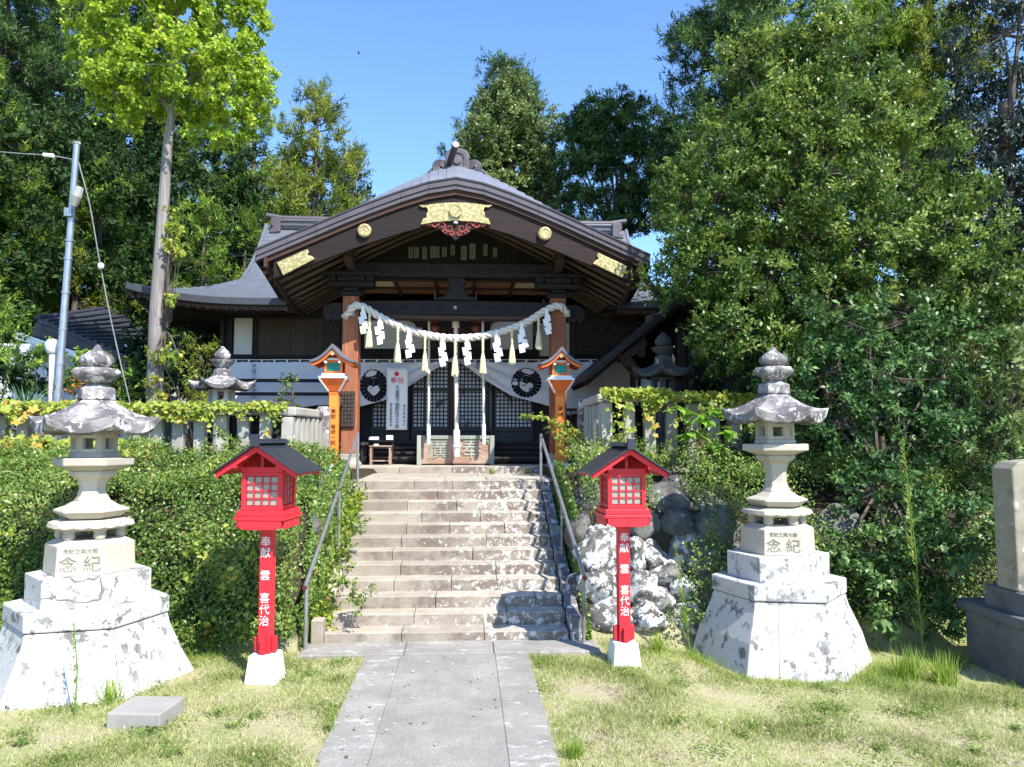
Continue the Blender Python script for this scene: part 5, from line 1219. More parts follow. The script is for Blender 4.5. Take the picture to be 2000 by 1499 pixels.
# ================================================================== BOULDERS (retaining wall at the right)
rw = thing('boulder_wall', 'bank of big white lichened boulders below the right fence', 'rock wall', (2, 7.6, 0))
def onbank(px, py, Y0=6.6):
    Y = Y0
    while Y < 9.4:
        c = P(px, py, Y)
        if c.z <= H(c.x, c.y): break
        Y += .02
    return c
def boulder(c, s, seed, mat='boulder', par=rw):
    import bmesh
    b = bmesh.new(); bmesh.ops.create_icosphere(b, subdivisions=4, radius=1)
    o3 = Vector((seed * 3.7, seed * 1.3, seed * 2.9)); rs = random.Random(seed); pl = [(Vector((rs.uniform(-1, 1), rs.uniform(-1, 1), rs.uniform(-1, 1))).normalized(), rs.uniform(.62, .85)) for _ in range(9)]
    for v in b.verts:
        p = v.co.copy()
        for nn_, dd in pl:
            q = p.dot(nn_)
            if q > dd: p -= nn_ * (q - dd) * .85
        p *= 1 + .15 * noise.noise(p * 1.5 + o3) - .10 * abs(noise.noise(p * 3 + o3)) + .05 * noise.noise(p * 5 + o3) + .02 * noise.noise(p * 14 + o3)
        v.co = Vector((p.x * s[0], p.y * s[1], p.z * s[2]))
    me = bpy.data.meshes.new('boulder'); b.to_mesh(me); b.free(); me.shade_smooth()
    o = obj('boulder', me, M[mat], par); o.location = Vector(c) - (Vector(par.location) if par else Vector((0, 0, 0))); return o
for i, (px, py, Y, w_, h_) in enumerate([(1165, 1085, 7.5, 50, 62), (1160, 1150, 7.35, 52, 38), (1195, 1205, 7.3, 48, 42), (1240, 1085, 7.7, 30, 34), (1275, 1085, 7.8, 26, 30), (1250, 1150, 7.5, 48, 36), (1345, 1090, 8.0, 52, 45), (1300, 1120, 7.8, 40, 26), (1330, 1150, 7.7, 42, 34), (1265, 1205, 7.4, 42, 36), (1350, 1210, 7.6, 50, 40), (1130, 1040, 8.0, 30, 40), (1215, 1010, 8.1, 45, 45), (1160, 985, 8.3, 45, 40), (1260, 1030, 8.2, 35, 30), (1300, 990, 8.5, 60, 45), (1400, 1050, 8.5, 60, 70), (1420, 1160, 8.2, 60, 60), (1200, 940, 8.8, 60, 40), (1700, 960, 8.6, 60, 50), (1640, 1060, 8.5, 60, 70), (1760, 1040, 8.5, 50, 60), (1330, 1030, 8, 42, 32), (1385, 1100, 8, 40, 45), (1370, 990, 8, 45, 36), (1320, 960, 8, 40, 30), (1290, 1170, 8, 30, 26), (1380, 1180, 8, 45, 40)]):
    c = onbank(px, py); c.y += .04; k = c.y / F; boulder(c, (w_ * k * 1.08, .24, h_ * k * 1.08), i + 1, 'boulder' if py > 1045 and px < 1360 else 'fencerock')
lw = thing('rough_stone_wall', 'rough stones showing through the vines beside the left of the stairs', 'rock wall', (-1.6, 7.6, 0))
for i, (px, py, Y, w_, h_) in enumerate([(632, 960, 8.0, 22, 40), (655, 1010, 8.0, 20, 35), (615, 1030, 7.8, 25, 40), (560, 960, 8.2, 50, 45), (500, 1000, 8.0, 45, 50), (640, 935, 8.6, 25, 25)]):
    c = onbank(px - 8, py); k = c.y / F; boulder(c + Vector((0, .06, 0)), (w_ * k * .8, .16, h_ * k * .8), i + 40, 'fencerock', lw)

# block on the lawn
c = G(265, 1424); lb_ = obj('stone_block', MB().box(-.18, .18, -.02, .32, -.05, .105), M['fence'], bevel=.012); lb_.location = (c.x - .01, c.y, 0); lb_.rotation_euler = (0, 0, rad(-6)); tag(lb_, 'low grey square stone block lying on the lawn at lower left', 'stone block')
lb_.data.materials[0] = M['slab']
# stele at the right edge
sx0 = P(1944, 1000, 6.2).x + .17
sl_ = thing('stone_stele', 'upright grey stone stele on a moulded plinth darkened for shade at the right edge', 'monument', (sx0 + .4, 6.4, -.1)); O = Vector(sl_.location)
def o_(n, m_, mt, **k): o = obj(n, m_, M[mt], sl_, **k); o.data.transform(Matrix.Translation(-O)); return o
zt_, zb_ = P(1970, 903, 6.2).z, P(1970, 1158, 6.2).z
o_('slab', MB().prism([(sx0, zb_), (sx0 - .01, zt_ - .06), (sx0 + .05, zt_), (sx0 + .3, zt_ + .02), (sx0 + .6, zt_), (sx0 + .72, zt_ - .06), (sx0 + .72, zb_)], 6.2, 6.46), 'stele', bevel=.015)
o_('upper_plinth', MB().box(sx0 - .02, sx0 + .86, 6.08, 6.6, P(1970, 1212, 6.1).z, zb_ - .001), 'steleshade', bevel=.01)
z1 = P(1970, 1213, 6.0).z; o_('moulding', MB().box(sx0 - .1, sx0 + .95, 5.9, 6.9, z1 - .09, z1 - .001), 'steleshade', bevel=.02)
o_('lower_plinth', MB().box(sx0 - .07, sx0 + 1.0, 5.98, 6.8, -.2, z1 - .091), 'steleshade', bevel=.012)

# ================================================================== SHED AT THE RIGHT
sa = P(1143, 739, 11.4); sb = P(1312, 598, 11.4)
sd = thing('wooden_shed', 'dark wooden shed with a sloping shingle roof in the shade right of the shrine', 'shed', (sb.x + 1, 12, TF)); O2 = Vector(sd.location)
def o_(n, m_, mt, **k): o = obj(n, m_, M[mt], sd, **k); o.data.transform(Matrix.Translation(-O2)); return o
dr = (sb - sa); apex = sa + dr * 1.7
o_('roof_slope', MB().add([sa, sa + Vector((0, 2.6, 0)), apex + Vector((0, 2.6, 0)), apex], [(0, 1, 2, 3)]), 'verged', solid=.07)
o_('roof_slope', MB().add([apex, apex + Vector((0, 2.6, 0)), apex + Vector((2.4, 2.6, -1.7)), apex + Vector((2.4, 0, -1.7))], [(0, 1, 2, 3)]), 'verged', solid=.07)
o_('verge_board', MB().bar(sa + Vector((.02, -.03, .0)), apex + Vector((0, -.03, 0)), .05, .07), 'dwood')  # dark wood used here to put the tree's shade into the colour
for k in range(7): p = sa + Vector((.04, .3 + k * .34, -.07)); o_('rafter', MB().bar(p, p + dr * 1.6, .05, .07), 'dwood')
for (a0_, a1_) in (((1215, 700), (1258, 668)), ((1222, 706), (1250, 734))):
    o_('purlin_end', MB().bar(P(*a0_, 11.55), P(*a1_, 11.8), .11, .13), 'board', bevel=.006)
o_('purlin', MB().bar(P(1268, 625, 11.42), P(1330, 605, 12.8), .12, .12), 'board')
for px, w_ in ((1330, .14), (1346, .08), (1236, .06)): c = P(px, 700, 11.9); o_('post', MB().box(c.x - w_ / 2, c.x + w_ / 2, 11.85, 11.99, TF, P(px, 632 if px > 1300 else 730, 11.9).z), 'dwoodz', bevel=.005)
c = P(1350, 700, 12.2)
for k in range(14): o_('wall_plank', MB().box(c.x + k * .2, c.x + k * .2 + .194, 12.2, 12.23, TF, 3.9), 'dwoodz')
for k in range(5): o_('brace_board', MB().bar(P(1290 + k * 10, 640 + k * 2, 12.4), P(1290 + k * 10, 700, 12.4), .09, .02), 'board')
nt_ = thing('notice_board', 'pale notice panel under the shed roof behind the dark lantern', 'notice board', P(1300, 742, 12.1))
q0, q1, q2, q3 = wr(1240, 722, 1350, 755, 12.1)
o = obj('panel', MB().box(q0, q1, 12.09, 12.12, q2 - .3, q3), M['cloth'], nt_); o.data.transform(Matrix.Translation(-Vector(nt_.location)))
for k in range(4): x = q0 + (q1 - q0) * (k + .3) / 4; o = obj('divider', MB().box(x - .02, x + .02, 12.07, 12.09, q2 - .3, q3), M['dwoodz'], nt_); o.data.transform(Matrix.Translation(-Vector(nt_.location)))

# ================================================================== LEFT BACKGROUND: houses, poles
h1 = thing('house', 'white walled house with a blue black tile roof behind the left trees', 'house', P(120, 760, 15)); O3 = Vector(h1.location)
def o_(n, m_, mt, **k): o = obj(n, m_, M[mt], h1, **k); o.data.transform(Matrix.Translation(-O3)); return o
ra, rb2 = P(74, 626, 15), P(243, 698, 14.2)
o_('roof', MB().add([ra, rb2, rb2 + Vector((-.3, 4, .2)), ra + Vector((-.3, 4, .9))], [(0, 1, 2, 3)]), 'hroof', solid=.08)
for k in range(12): a, b = ra.lerp(rb2, k / 12), ra.lerp(rb2, k / 12) + Vector((-.3, 4, .9 - .7 * k / 12)); o_('roof_tile_row', MB().tube([a + Vector((0, 0, .05)), b + Vector((0, 0, .05))], .045, 6), 'hroof')
wa, wb = P(40, 640, 15.0), P(236, 700, 14.3)
o_('gable_board', MB().add([P(30, 648, 14.9), P(232, 716, 14.2), P(200, 716, 14.2), P(30, 662, 14.9)], [(0, 1, 2, 3)]), 'white', solid=.05)
o_('eave_soffit', MB().add([P(70, 630, 14.9), P(240, 699, 14.2), P(190, 703, 14.4), P(60, 655, 15)], [(0, 1, 2, 3)]), 'fascia')
o_('wall', MB().box(wa.x - 2.5, wb.x - .2, 15.4, 15.5, 1.2, 3.7), 'house'); o_('wall', MB().box(wb.x - .3, wb.x - .2, 15.4, 18.5, 1.2, 3.7), 'house')
ra, rb2 = P(325, 683, 17.5), P(415, 730, 15.2)
h2 = thing('outbuilding', 'low outbuilding with a green sheet roof left of the shrine', 'outbuilding', (ra.x, 17, TF)); O4 = Vector(h2.location)
o = obj('roof', MB().add([ra, rb2, rb2 + Vector((-2.5, .5, -.1)), ra + Vector((-2.5, .5, -.1))], [(0, 1, 2, 3)]), M['groof'], h2, solid=.06); o.data.transform(Matrix.Translation(-O4))
for k in range(6): a, b = ra + Vector((-2.4 + .48 * k, .1, .03)), rb2 + Vector((-2.4 + .48 * k, .1, .03)); o = obj('roof_rib', MB().bar(a, b, .04, .05), M['groof'], h2); o.data.transform(Matrix.Translation(-O4))
o = obj('wall', MB().box(ra.x - 2.3, ra.x + .5, 16.2, 17.4, TF, 2.75), M['house'], h2); o.data.transform(Matrix.Translation(-O4))
# utility pole
pa, pb = P(112, 790, 10.7), P(150, 282, 10.7); pa0 = pa + (pa - pb).normalized() * .9
up = thing('utility_pole', 'slim galvanised pole with a lamp head rising behind the left fence', 'pole', pa0); O5 = Vector(up.location)
def o_(n, m_, mt, **k): o = obj(n, m_, M[mt], up, **k); o.data.transform(Matrix.Translation(-O5)); return o
o_('pole', MB().tube([pa0, pa, pa.lerp(pb, .5), pb], [.055, .052, .045, .04], 14), 'steel', smooth=.9)
o_('pole_cap', MB().tube([pb, pb + (pb - pa).normalized() * .03], .046, 12), 'cap')
for f in (.15, .28, .42, .55, .62, .72): p = pa.lerp(pb, f); o_('clamp_band', MB().tube([p, p + (pb - pa).normalized() * .025], .056, 12), 'steel')
la = P(156, 368, 10.6); lb2 = P(147, 405, 10.6)
o_('lamp_head', MB().tube([la + Vector((.015, -.04, 0)), la.lerp(lb2, .5) + Vector((.01, -.05, 0)), lb2 + Vector((-.01, -.03, 0))], [.06, .07, .045], 8), 'pane', bevel=.01)
o_('lamp_bracket', MB().bar(la.lerp(lb2, .5), pa.lerp(pb, .79), .03, .05), 'steel'); o_('junction_box', MB().box(*(lambda c: (c.x - .05, c.x + .05, c.y - .1, c.y - .04, c.z - .06, c.z + .06))(P(139, 418, 10.7))), 'steel', bevel=.008)
w1 = obj('guy_wire', MB().tube(cat([pb + Vector((.03, 0, -.25)), P(175, 400, 10.7), P(196, 519, 10.7), P(222, 650, 10.6), P(257, 800, 10.5)], 5), .008, 5), M['steelp']); tag(w1, 'thin slanting wire running down from the pole to the fence', 'wire')
c = P(197, 520, 10.65); o = obj('insulator', MB().lathe([(.01, -.045), (.035, -.03), (.042, 0), (.035, .03), (.01, .045)], 12, c), M['white'], smooth=1); tag(o, 'white round insulator half way down the slanting wire', 'insulator')
w2 = obj('power_line', MB().tube(cat([pb + Vector((-.03, 0, -.22)), P(95, 304, 10.7), P(0, 297, 10.7), P(-300, 270, 10.7)], 6), .009, 5), M['steelp']); tag(w2, 'overhead wire leaving the pole top to the left', 'wire')
o = obj('line_splice', MB().tube([P(85, 303, 10.68), P(105, 305, 10.68)], .028, 10), M['white']); tag(o, 'white cylinder splice on the overhead wire', 'insulator')
gp = thing('garden_lamp', 'white lamp post with a rounded lamp head beside the galvanised pole', 'lamp', P(104, 830, 10.9)); O6 = Vector(gp.location)
o = obj('post', MB().tube([P(101, 850, 10.9), P(103, 690, 10.9)], .045, 12), M['white'], gp); o.data.transform(Matrix.Translation(-O6))
c = P(103, 678, 10.9); o = obj('lamp_head', MB().lathe([(.05, -.10), (.07, -.085), (.09, -.02), (.09, .06), (.06, .1), (.01, .11)], 16, c), M['white'], gp, smooth=.8); o.data.transform(Matrix.Translation(-O6))
# bird
bd = thing('bird', 'tiny dark bird flying high in the blue sky', 'bird', P(701, 105, 30)); bd.scale = (.42, .42, .42)
obj('body', MB().tube([(-.14, 0, 0), (-.08, 0, .0), (0, 0, .01), (.08, 0, .02), (.14, 0, .03)], [.01, .035, .045, .03, .008], 8), M['ink'], bd)
for s_ in (-1, 1): obj('wing', MB().add([(-.06, s_ * .02, .02), (.05, s_ * .02, .02), (.03, s_ * .22, .10), (-.05, s_ * .38, .08)], [(0, 1, 2, 3)]), M['ink'], bd, solid=.008)
def B(px, py, Y, rx, ry, rz=None):
    """a foliage mass centred where it stands; radii in metres"""
    c = P(px, py, Y); return (c.x, c.y, c.z, rx, ry, rz if rz else rx)
# ================================================================== VEGETATION
def along_bank(rng, N, x0, x1, s0, s1, side):
    """points on the bank face; s runs from its foot up to the fence"""
    x = rng.uniform(x0, x1, N); yy = s0 + (s1 - s0) * rng.random(N) ** .8
    z = np.array([H(a, b) for a, b in zip(x, yy)]); return x, yy, z
def bank_normals(x, y):
    e = .03; return nrmz(np.array([[-(H(a + e, b) - H(a - e, b)) / (2 * e), -(H(a, b + e) - H(a, b - e)) / (2 * e), 1.0] for a, b in zip(x, y)]))
def hedge(name, lab, cat_, N, x0, x1, y0, y1, mat, seed, L=.032, W=.02, bump_=.17, thick=.11, mask=None, shape='diamond', odd=.015, tm=.48):
    rng = np.random.default_rng(seed); n0 = N // 10
    # height table so that the sheet is even in arc length
    x = rng.uniform(x0, x1, n0); cum = [0]; yt = np.linspace(y0, y1, 60); xm = (x0 + x1) / 2; hz = [H(xm, q) for q in yt]
    for i in range(59): cum.append(cum[-1] + math.hypot(yt[i + 1] - yt[i], hz[i + 1] - hz[i]))
    y = np.interp(rng.random(n0) * cum[-1], cum, yt)
    if mask is not None:
        k = mask(x, y, rng); x, y = x[k], y[k]
    z = np.array([H(a, b) for a, b in zip(x, y)]); nr = bank_normals(x, y); n0 = len(x)
    lump = np.array([noise.noise(Vector((a * 1.6, b * 1.6, c * 2.2))) + .5 * noise.noise(Vector((a * 5, b * 5, c * 5))) for a, b, c in zip(x, y, z)])
    c = np.stack([x, y, z], 1) + nr * (.05 + bump_ * (lump + .5))[:, None]
    per = 10; p = np.repeat(c, per, 0) + rng.normal(size=(n0 * per, 3)) * .035 + np.repeat(nr, per, 0) * (rng.random(n0 * per) * thick)[:, None]
    nn_ = np.repeat(nr, per, 0) * .6 + np.array([.1, -.2, .5]) + rng.normal(size=p.shape) * .55; t = rdir(rng, len(p)) + np.array([0, -.2, .3])
    tint = np.clip(rng.normal(tm, .19, len(p)) + np.repeat(lump * .30, per), 0, .94); tint[rng.random(len(p)) < odd] = 1
    LL = L * (.6 + .8 * rng.random(len(p))); o = leaves(name, p, t, nn_, LL, LL * W / L, mat, None, shape, rng, tint)
    tag(o, lab, cat_, kind='stuff'); return o
hedge('clipped_hedge', 'dense small leaved green hedge covering the bank left of the stairs', 'hedge', 115000, -6.4, -1.40, 6.93, 9.35, M['l_azal'], 31, bump_=.24)
hedge('bank_vine', 'scattered yellow green vine leaves lying over the clipped hedge', 'vine', 5200, -6.4, -1.42, 6.93, 9.35, M['l_ivy'], 32, bump_=.30, L=.045, W=.038, thick=.08, shape='ivy', mask=lambda x, y, rng: np.array([noise.noise(Vector((a * 1.3, b * 2, 7))) for a, b in zip(x, y)]) > .02)
def mR(x, y, rng):
    v = np.array([noise.noise(Vector((a * 1.5 + 5, b * 1.3, 3))) for a, b in zip(x, y)]); return ((y > 7.95) & (v > -.4)) | ((x > 2.25) & (v > -.3)) | (v > .25)
hedge('bank_creeper', 'patchy creeper over the boulders on the right bank', 'creeper', 60000, 1.35, 7.5, 7.4, 9.4, M['l_azal'], 33, mask=mR, bump_=.3, thick=.2)
def mS(x, y, rng): return rng.random(len(x)) < .8
hedge('stair_side_weeds', 'weeds and vines creeping over the left stair kerb', 'weeds', 13000, -1.36, -1.17, 7.3, 9.9, M['l_ivy'], 36, L=.045, W=.03, mask=mS, bump_=.05, thick=.16, tm=.35, odd=0)

def side_leaves(xc, N, seed, lab, mat):
    rng = np.random.default_rng(seed); y = 7.15 + 2.6 * rng.random(N); lo = np.clip((y - 7.3) / 2.8 * 1.3, 0, 1.3); hi = np.array([H(xc * 1.06 - .05, q) for q in y]) + .12
    z = lo + (np.maximum(hi, lo + .05) - lo) * rng.random(N); am = np.array([noise.noise(Vector((a * 3, b * 3, seed))) for a, b in zip(y, z)])
    x = xc + np.sign(-xc) * (.0 + .03 * np.clip(am + .3, 0, 1) + .02 * rng.random(N)); p = np.stack([x, y, z], 1)
    nr = np.array([np.sign(-xc) * .7, -.5, .4]) + rng.normal(size=p.shape) * .5; LL = .036 * (.6 + .8 * rng.random(N))
    o = leaves('creeper', p, rdir(rng, N) + np.array([0, -.2, -.3]), nr, LL, LL * .65, mat, None, 'diamond', rng, np.clip(rng.normal(.5, .2, N), 0, .95)); tag(o, lab, 'creeper', kind='stuff')
side_leaves(-1.38, 26000, 37, 'creeper hanging beside the left edge of the stairs', M['l_azal']); side_leaves(1.27, 12000, 38, 'creeper hanging beside the right edge of the stairs', M['l_azal'])
rng = np.random.default_rng(401)
o, cs = foliage('bank_shrubs', rng, [B(x, y, 9.0 - (y - 890) * .006, .28, .2, r) for x, y, r in ((30, 880, .16), (110, 905, .14), (300, 900, .13), (380, 905, .14), (450, 880, .2), (520, 910, .12), (590, 905, .18), (640, 960, .16), (20, 960, .2), (330, 960, .14), (560, 950, .12), (650, 1040, .14), (630, 1120, .12), (660, 1180, .10), (420, 1000, .12), (560, 1180, .12), (600, 1080, .14))], M['l_azal'], None, dens=26, csize=.12, per=34, L=.042, W=.024, up=.5)
tag(o, 'loose fresh shoots growing out of the left bank and over its hedge', 'shrubs', kind='stuff')
c = P(120, 760, 12.6); shrub_later = [('leafy_bush', 'light green bush in front of the white house wall', (c.x, 12.6, 1.45), [B(60, 730, 12.6, .6, .4, .35), B(170, 720, 12.8, .45, .4, .3), B(20, 690, 12.6, .5, .4, .4), B(230, 740, 12.8, .4, .3, .35)], 'l_ced', 402)]
# lawn
rng = np.random.default_rng(5)
def lawn(N, x0, x1, y0, y1, seed, hmin, hmax, name, lab, mat, keep):
    rng = np.random.default_rng(seed); x = rng.uniform(x0, x1, N); y = rng.uniform(y0, y1, N); k = keep(x, y, rng); x, y = x[k], y[k]
    z = np.array([H(a, b) for a, b in zip(x, y)])
    pn = np.array([noise.noise(Vector((a * 1.8, b * 1.8, 1))) for a, b in zip(x, y)]); pf = np.array([noise.noise(Vector((a * 7, b * 7, 4))) for a, b in zip(x, y)])
    keep2 = (pn * .8 + pf * .5 + rng.random(len(x)) * .9) > .30; x, y, z, pn = x[keep2], y[keep2], z[keep2], pn[keep2]
    p = np.stack([x, y, z - .004], 1); t = np.array([0, 0, 1.]) + rng.normal(size=p.shape) * np.array([.75, .75, .2]); nr = rdir(rng, len(p))
    hgt = (hmin + (hmax - hmin) * rng.random(len(x))) * (1 + .6 * pn)
    tint = np.clip(rng.normal(.5, .24, len(x)) - pn * .45, 0, 1)
    o = leaves(name, p, t, nr, hgt, .005, mat, None, 'needle', rng, tint); tag(o, lab, 'grass', kind='stuff'); return o
def kp(x, y, rng):
    inpath = (x > -.74 + .02 * np.sin(y * 9)) & (x < .67 + .02 * np.sin(y * 7)); land = (y > 6.78) & (abs(x) < 1.34)
    hexl = np.hypot(x + 2.98, y - 6.4) < .72; hexr = np.hypot(x - 3.0, y - 7.05) < .75
    return ~(inpath | land | hexl | hexr)
lawn(330000, -4.3, 5.0, 4.0, 7.4, 8, .02, .055, 'lawn_grass', 'short yellowing lawn grass on both sides of the path', M['l_grass'], kp)
def kt(x, y, rng):
    e = np.minimum(abs(x + .76), abs(x - .69)) < .05; f = (y > 6.7) & (y < 7.1) & (abs(x) > 1.4); hl = abs(np.hypot(x + 2.98, y - 6.4) - .80) < .07; hr = abs(np.hypot(x - 3.0, y - 7.05) - .85) < .10; r_ = (x > 3.2) & (y > 6.0) & (y < 6.9)
    return (e & (y < 6.8) & (rng.random(len(x)) < .25)) | (f & (rng.random(len(x)) < .6)) | (hl & (rng.random(len(x)) < .7)) | (hr & (rng.random(len(x)) < .7)) | (r_ & (rng.random(len(x)) < .5))
lawn(90000, -4.3, 5.2, 4.0, 7.2, 12, .05, .13, 'edge_grass', 'longer grass along the path edges, pedestals and bank foot', M['l_tuft'], kt)

rng = np.random.default_rng(77); n = 14000; cxy = np.stack([rng.uniform(-4, 4.6, 150), rng.uniform(4.1, 6.9, 150)], 1); ci = rng.integers(0, 150, n)
q = cxy[ci] + rng.normal(size=(n, 2)) * (.03 + .07 * rng.random(150))[ci][:, None]; k = kp(q[:, 0], q[:, 1], rng); q = q[k]; z = np.array([H(a, b) for a, b in q]) + .012 + .02 * rng.random(len(q))
o = leaves('lawn_weeds', np.stack([q[:, 0], q[:, 1], z], 1), rdir(rng, len(q)) * np.array([1, 1, .4]), np.array([0, 0, 1.]) + rng.normal(size=(len(q), 3)) * .35, .022, .015, M['l_azal'], None, 'diamond', rng, np.clip(rng.normal(.55, .2, len(q)), 0, .95)); tag(o, 'small broad leaved weeds and clover in patches through the lawn', 'weeds', kind='stuff')
def tuft(lab, c, n, h, seed, spread=.5, w_=.012, mat='l_tuft', name='grass_tuft', cat_='grass tuft', group=None):
    rng = np.random.default_rng(seed); t_ = thing(name, lab, cat_, c, group)
    p = np.array(c) + rng.normal(size=(n, 3)) * np.array([.05, .05, 0]) * (h / .3); t = np.array([0, 0, 1.]) + rng.normal(size=(n, 3)) * np.array([spread, spread, .1])
    nr = -t * np.array([1, 1, 0]) + np.array([0, 0, .01]) + rng.normal(size=(n, 3)) * .1
    leaves('blades', p, t, nr, h * (.5 + .6 * rng.random(n)), w_, M[mat], t_, 'blade', rng)
for lab, px, py, n, h, s_, w_ in (('long bright grass tuft at the foot of the right pedestal', 1770, 1310, 200, .30, 1, .008), ('grass tuft right of the path near the bottom edge', 1120, 1480, 140, .13, 2, .006), ('grass tuft by the left pedestal foot', 215, 1372, 120, .22, 3, .007), ('spiky grass tuft in the corner before the stele', 1840, 1320, 130, .28, 4, .010), ('tall grass clump in the shade of the left red lantern', 440, 1262, 110, .38, 5, .009), ('grass tuft between the left red lantern and the handrail', 590, 1262, 150, .26, 6, .008), ('grass tuft behind the right red lantern', 1285, 1262, 120, .2, 7, .008)):
    g_ = G(px, py, -.06 if px > 1400 else 0); g_.z = H(g_.x, g_.y) ; tuft(lab, g_, n, h, s_, .75, w_)
a = P(1155, 924, 11.6)
for i, (lab, px) in enumerate((('small weed tuft on the terrace edge right of the offering box', 960), ('weed tuft on the top step by the right handrail', 1030))): c = P(px, 920, 11.7); c.z = T0; tuft(lab, c, 70, .13, 50 + i, .7, .007)
# tall weeds
def weed(lab, base, h, seed, lean=(0, 0), nl=90, L=.09, mat='l_tuft'):
    rng = np.random.default_rng(seed); t_ = thing('tall_weed', lab, 'weed', base); b = Vector(base); tp = b + Vector((lean[0], lean[1], h))
    o = obj('stem', MB().tube([b, b.lerp(tp, .5) + Vector((.02, 0, 0)), tp], [.006, .005, .003], 5), M['stemgreen'], t_); o.data.transform(Matrix.Translation(-b))
    f = .08 + .92 * rng.random(nl); p = np.array([tuple(b.lerp(tp, q)) for q in f]); a_ = rng.random(nl) * 6.283
    t = np.stack([np.cos(a_), np.sin(a_), .6 + 0 * a_], 1); leaves('leaf_whorl', p, t, np.array([0, 0, 1.]) + 0 * t, L * (1.1 - .6 * f), .010, M[mat], t_, 'blade', rng)
M['stemgreen'] = plain('green stem', (.12, .2, .05), .6)
g_ = G(1405, 1225, -.03); weed('tall narrow leaved weed in front of the shaded boulders', (1.98 + .15, 6.95, -.03), .95, 1, (-.12, 0), 120)
weed('very tall weed with pods rising before the right bush', (P(1800, 1200, 6.9).x, 6.9, -.1), 2.0, 2, (-.12, 0), 200, .13)
weed('thin tall weed growing at the left pedestal', (G(192, 1365).x, 5.55, 0), .62, 3, (-.03, 0), 60, .05)

# ivy / vines on the fences
def vine(lab, segs, N, seed, L, mat='l_ivy', drop=.35, nbig=40, big=.12, name='vine'):
    rng = np.random.default_rng(seed); t_ = thing(name, lab, 'vine', segs[0][0]); O = Vector(segs[0][0])
    P_ = []; 
    for (a, b, wgt) in segs:
        n = int(N * wgt); f = rng.random(n); q = np.array(a) * (1 - f[:, None]) + np.array(b) * f[:, None]; amp = np.array([noise.noise(Vector((u * 2.3, seed, 0))) for u in q[:, 0] + q[:, 1]])
        amp2 = np.array([noise.noise(Vector((u * 5.3, seed + 9, 0))) for u in q[:, 0] + q[:, 1]]); hang = np.where(rng.random(n) < .45, rng.random(n) * .07, (rng.random(n) ** 1.5) * drop * np.clip((amp2 + .1) * 2.6, .08, 1.3)); q[:, 2] -= hang; q[:, 1] -= .09 + rng.random(n) * .05 - (hang < .04) * .12 * rng.random(n); q[:, 2] += rng.random(n) * .05; q[:, 0] += rng.normal(size=n) * .03; P_.append(q)
    p = np.vstack(P_); nr = np.array([.1, -.75, .55]) + rng.normal(size=p.shape) * .4; t = np.array([0, -.2, -.6]) + rng.normal(size=p.shape) * .6
    tint = np.clip(rng.normal(.55, .2, len(p)), 0, .94); tint[rng.random(len(p)) < .03] = 1
    LL = L * (.5 + .8 * rng.random(len(p))); o = leaves('small_leaves', p, t, nr, LL, LL * .95, M[mat], t_, 'ivy', rng, tint, 'stuff')
    # stems
    m_ = MB()
    for (a, b, wgt) in segs:
        A, B = Vector(a), Vector(b); pts = [A.lerp(B, i / 24) + Vector((0, -.08, .03 * math.sin(i * 1.7))) for i in range(25)]; m_.tube(pts, .006, 5)
    o = obj('stem', m_, M['barkd'], t_); o.data.transform(Matrix.Translation(-O))
    # large single leaves
    mes = []
    for v in range(4):
        rs = random.Random(v + seed); pts = []
        for i in range(16):
            a_ = 2 * math.pi * i / 16; r = .5 + .13 * math.cos(a_ * 5 + .3) - .10 * (1 if i in (8,) else 0); pts.append((r * math.cos(a_) + .45, r * math.sin(a_), .06 * math.cos(2 * a_)))
        me = bpy.data.meshes.new('leaf'); me.from_pydata([(.0, 0, 0), (.5, 0, -.03)] + pts, [], [(1, i + 2, (i + 1) % 16 + 2) for i in range(16)]); at = me.attributes.new('tint', 'FLOAT', 'POINT'); at.data.foreach_set('value', [min(1, .35 + .2 * v)] * len(me.vertices)); me.materials.append(M[mat]); mes.append(me)
    rs = random.Random(seed)
    for i in range(nbig):
        a, b, _ = segs[rs.randrange(len(segs))]; q = Vector(a).lerp(Vector(b), rs.random()); q.z -= rs.random() ** 1.3 * (drop + .1); q.y -= .14 + rs.random() * .08
        o = obj('leaf', mes[rs.randrange(4)], None, t_); o.location = q - O; o.rotation_euler = Euler((rs.uniform(-.4, .4), rs.uniform(.6, 1.3), rs.uniform(-2.4, -.8)), 'XYZ'); s_ = big * rs.uniform(.6, 1.15); o.scale = (s_, s_, s_)
vine('yellow green vine draped along the top rail of the left fence', [((-3.9, 9.42, zl + .12), (-2.05, 9.42, zl + .12), .6), ((-2.3, 9.42, zl + .08), (-1.98, 11, zl + .08), .10), ((-3.9, 9.44, zl), (-2.9, 9.44, zl), .3)], 1300, 61, .048, nbig=12, big=.07)
vine('large leaved vine with reddening leaves at the far left of the left fence', [((-6.6, 9.40, zl + .12), (-3.9, 9.40, zl + .12), .6), ((-6.6, 9.3, zl - .25), (-3.8, 9.2, zl - .35), .4)], 2000, 62, .06, drop=.6, nbig=110, big=.13)
vine('bright vine trailing over the corner of the right fence', [((1.8, 9.42, zr_ + .12), (2.6, 9.42, zr_ + .12), .35), ((2.3, 9.4, zr_ + .1), (4.4, 9.4, zr_ + .05), .45), ((1.75, 9.3, zr_ - .6), (2.5, 9.2, zr_ - .7), .2)], 2900, 63, .055, drop=.7, nbig=36, big=.085)
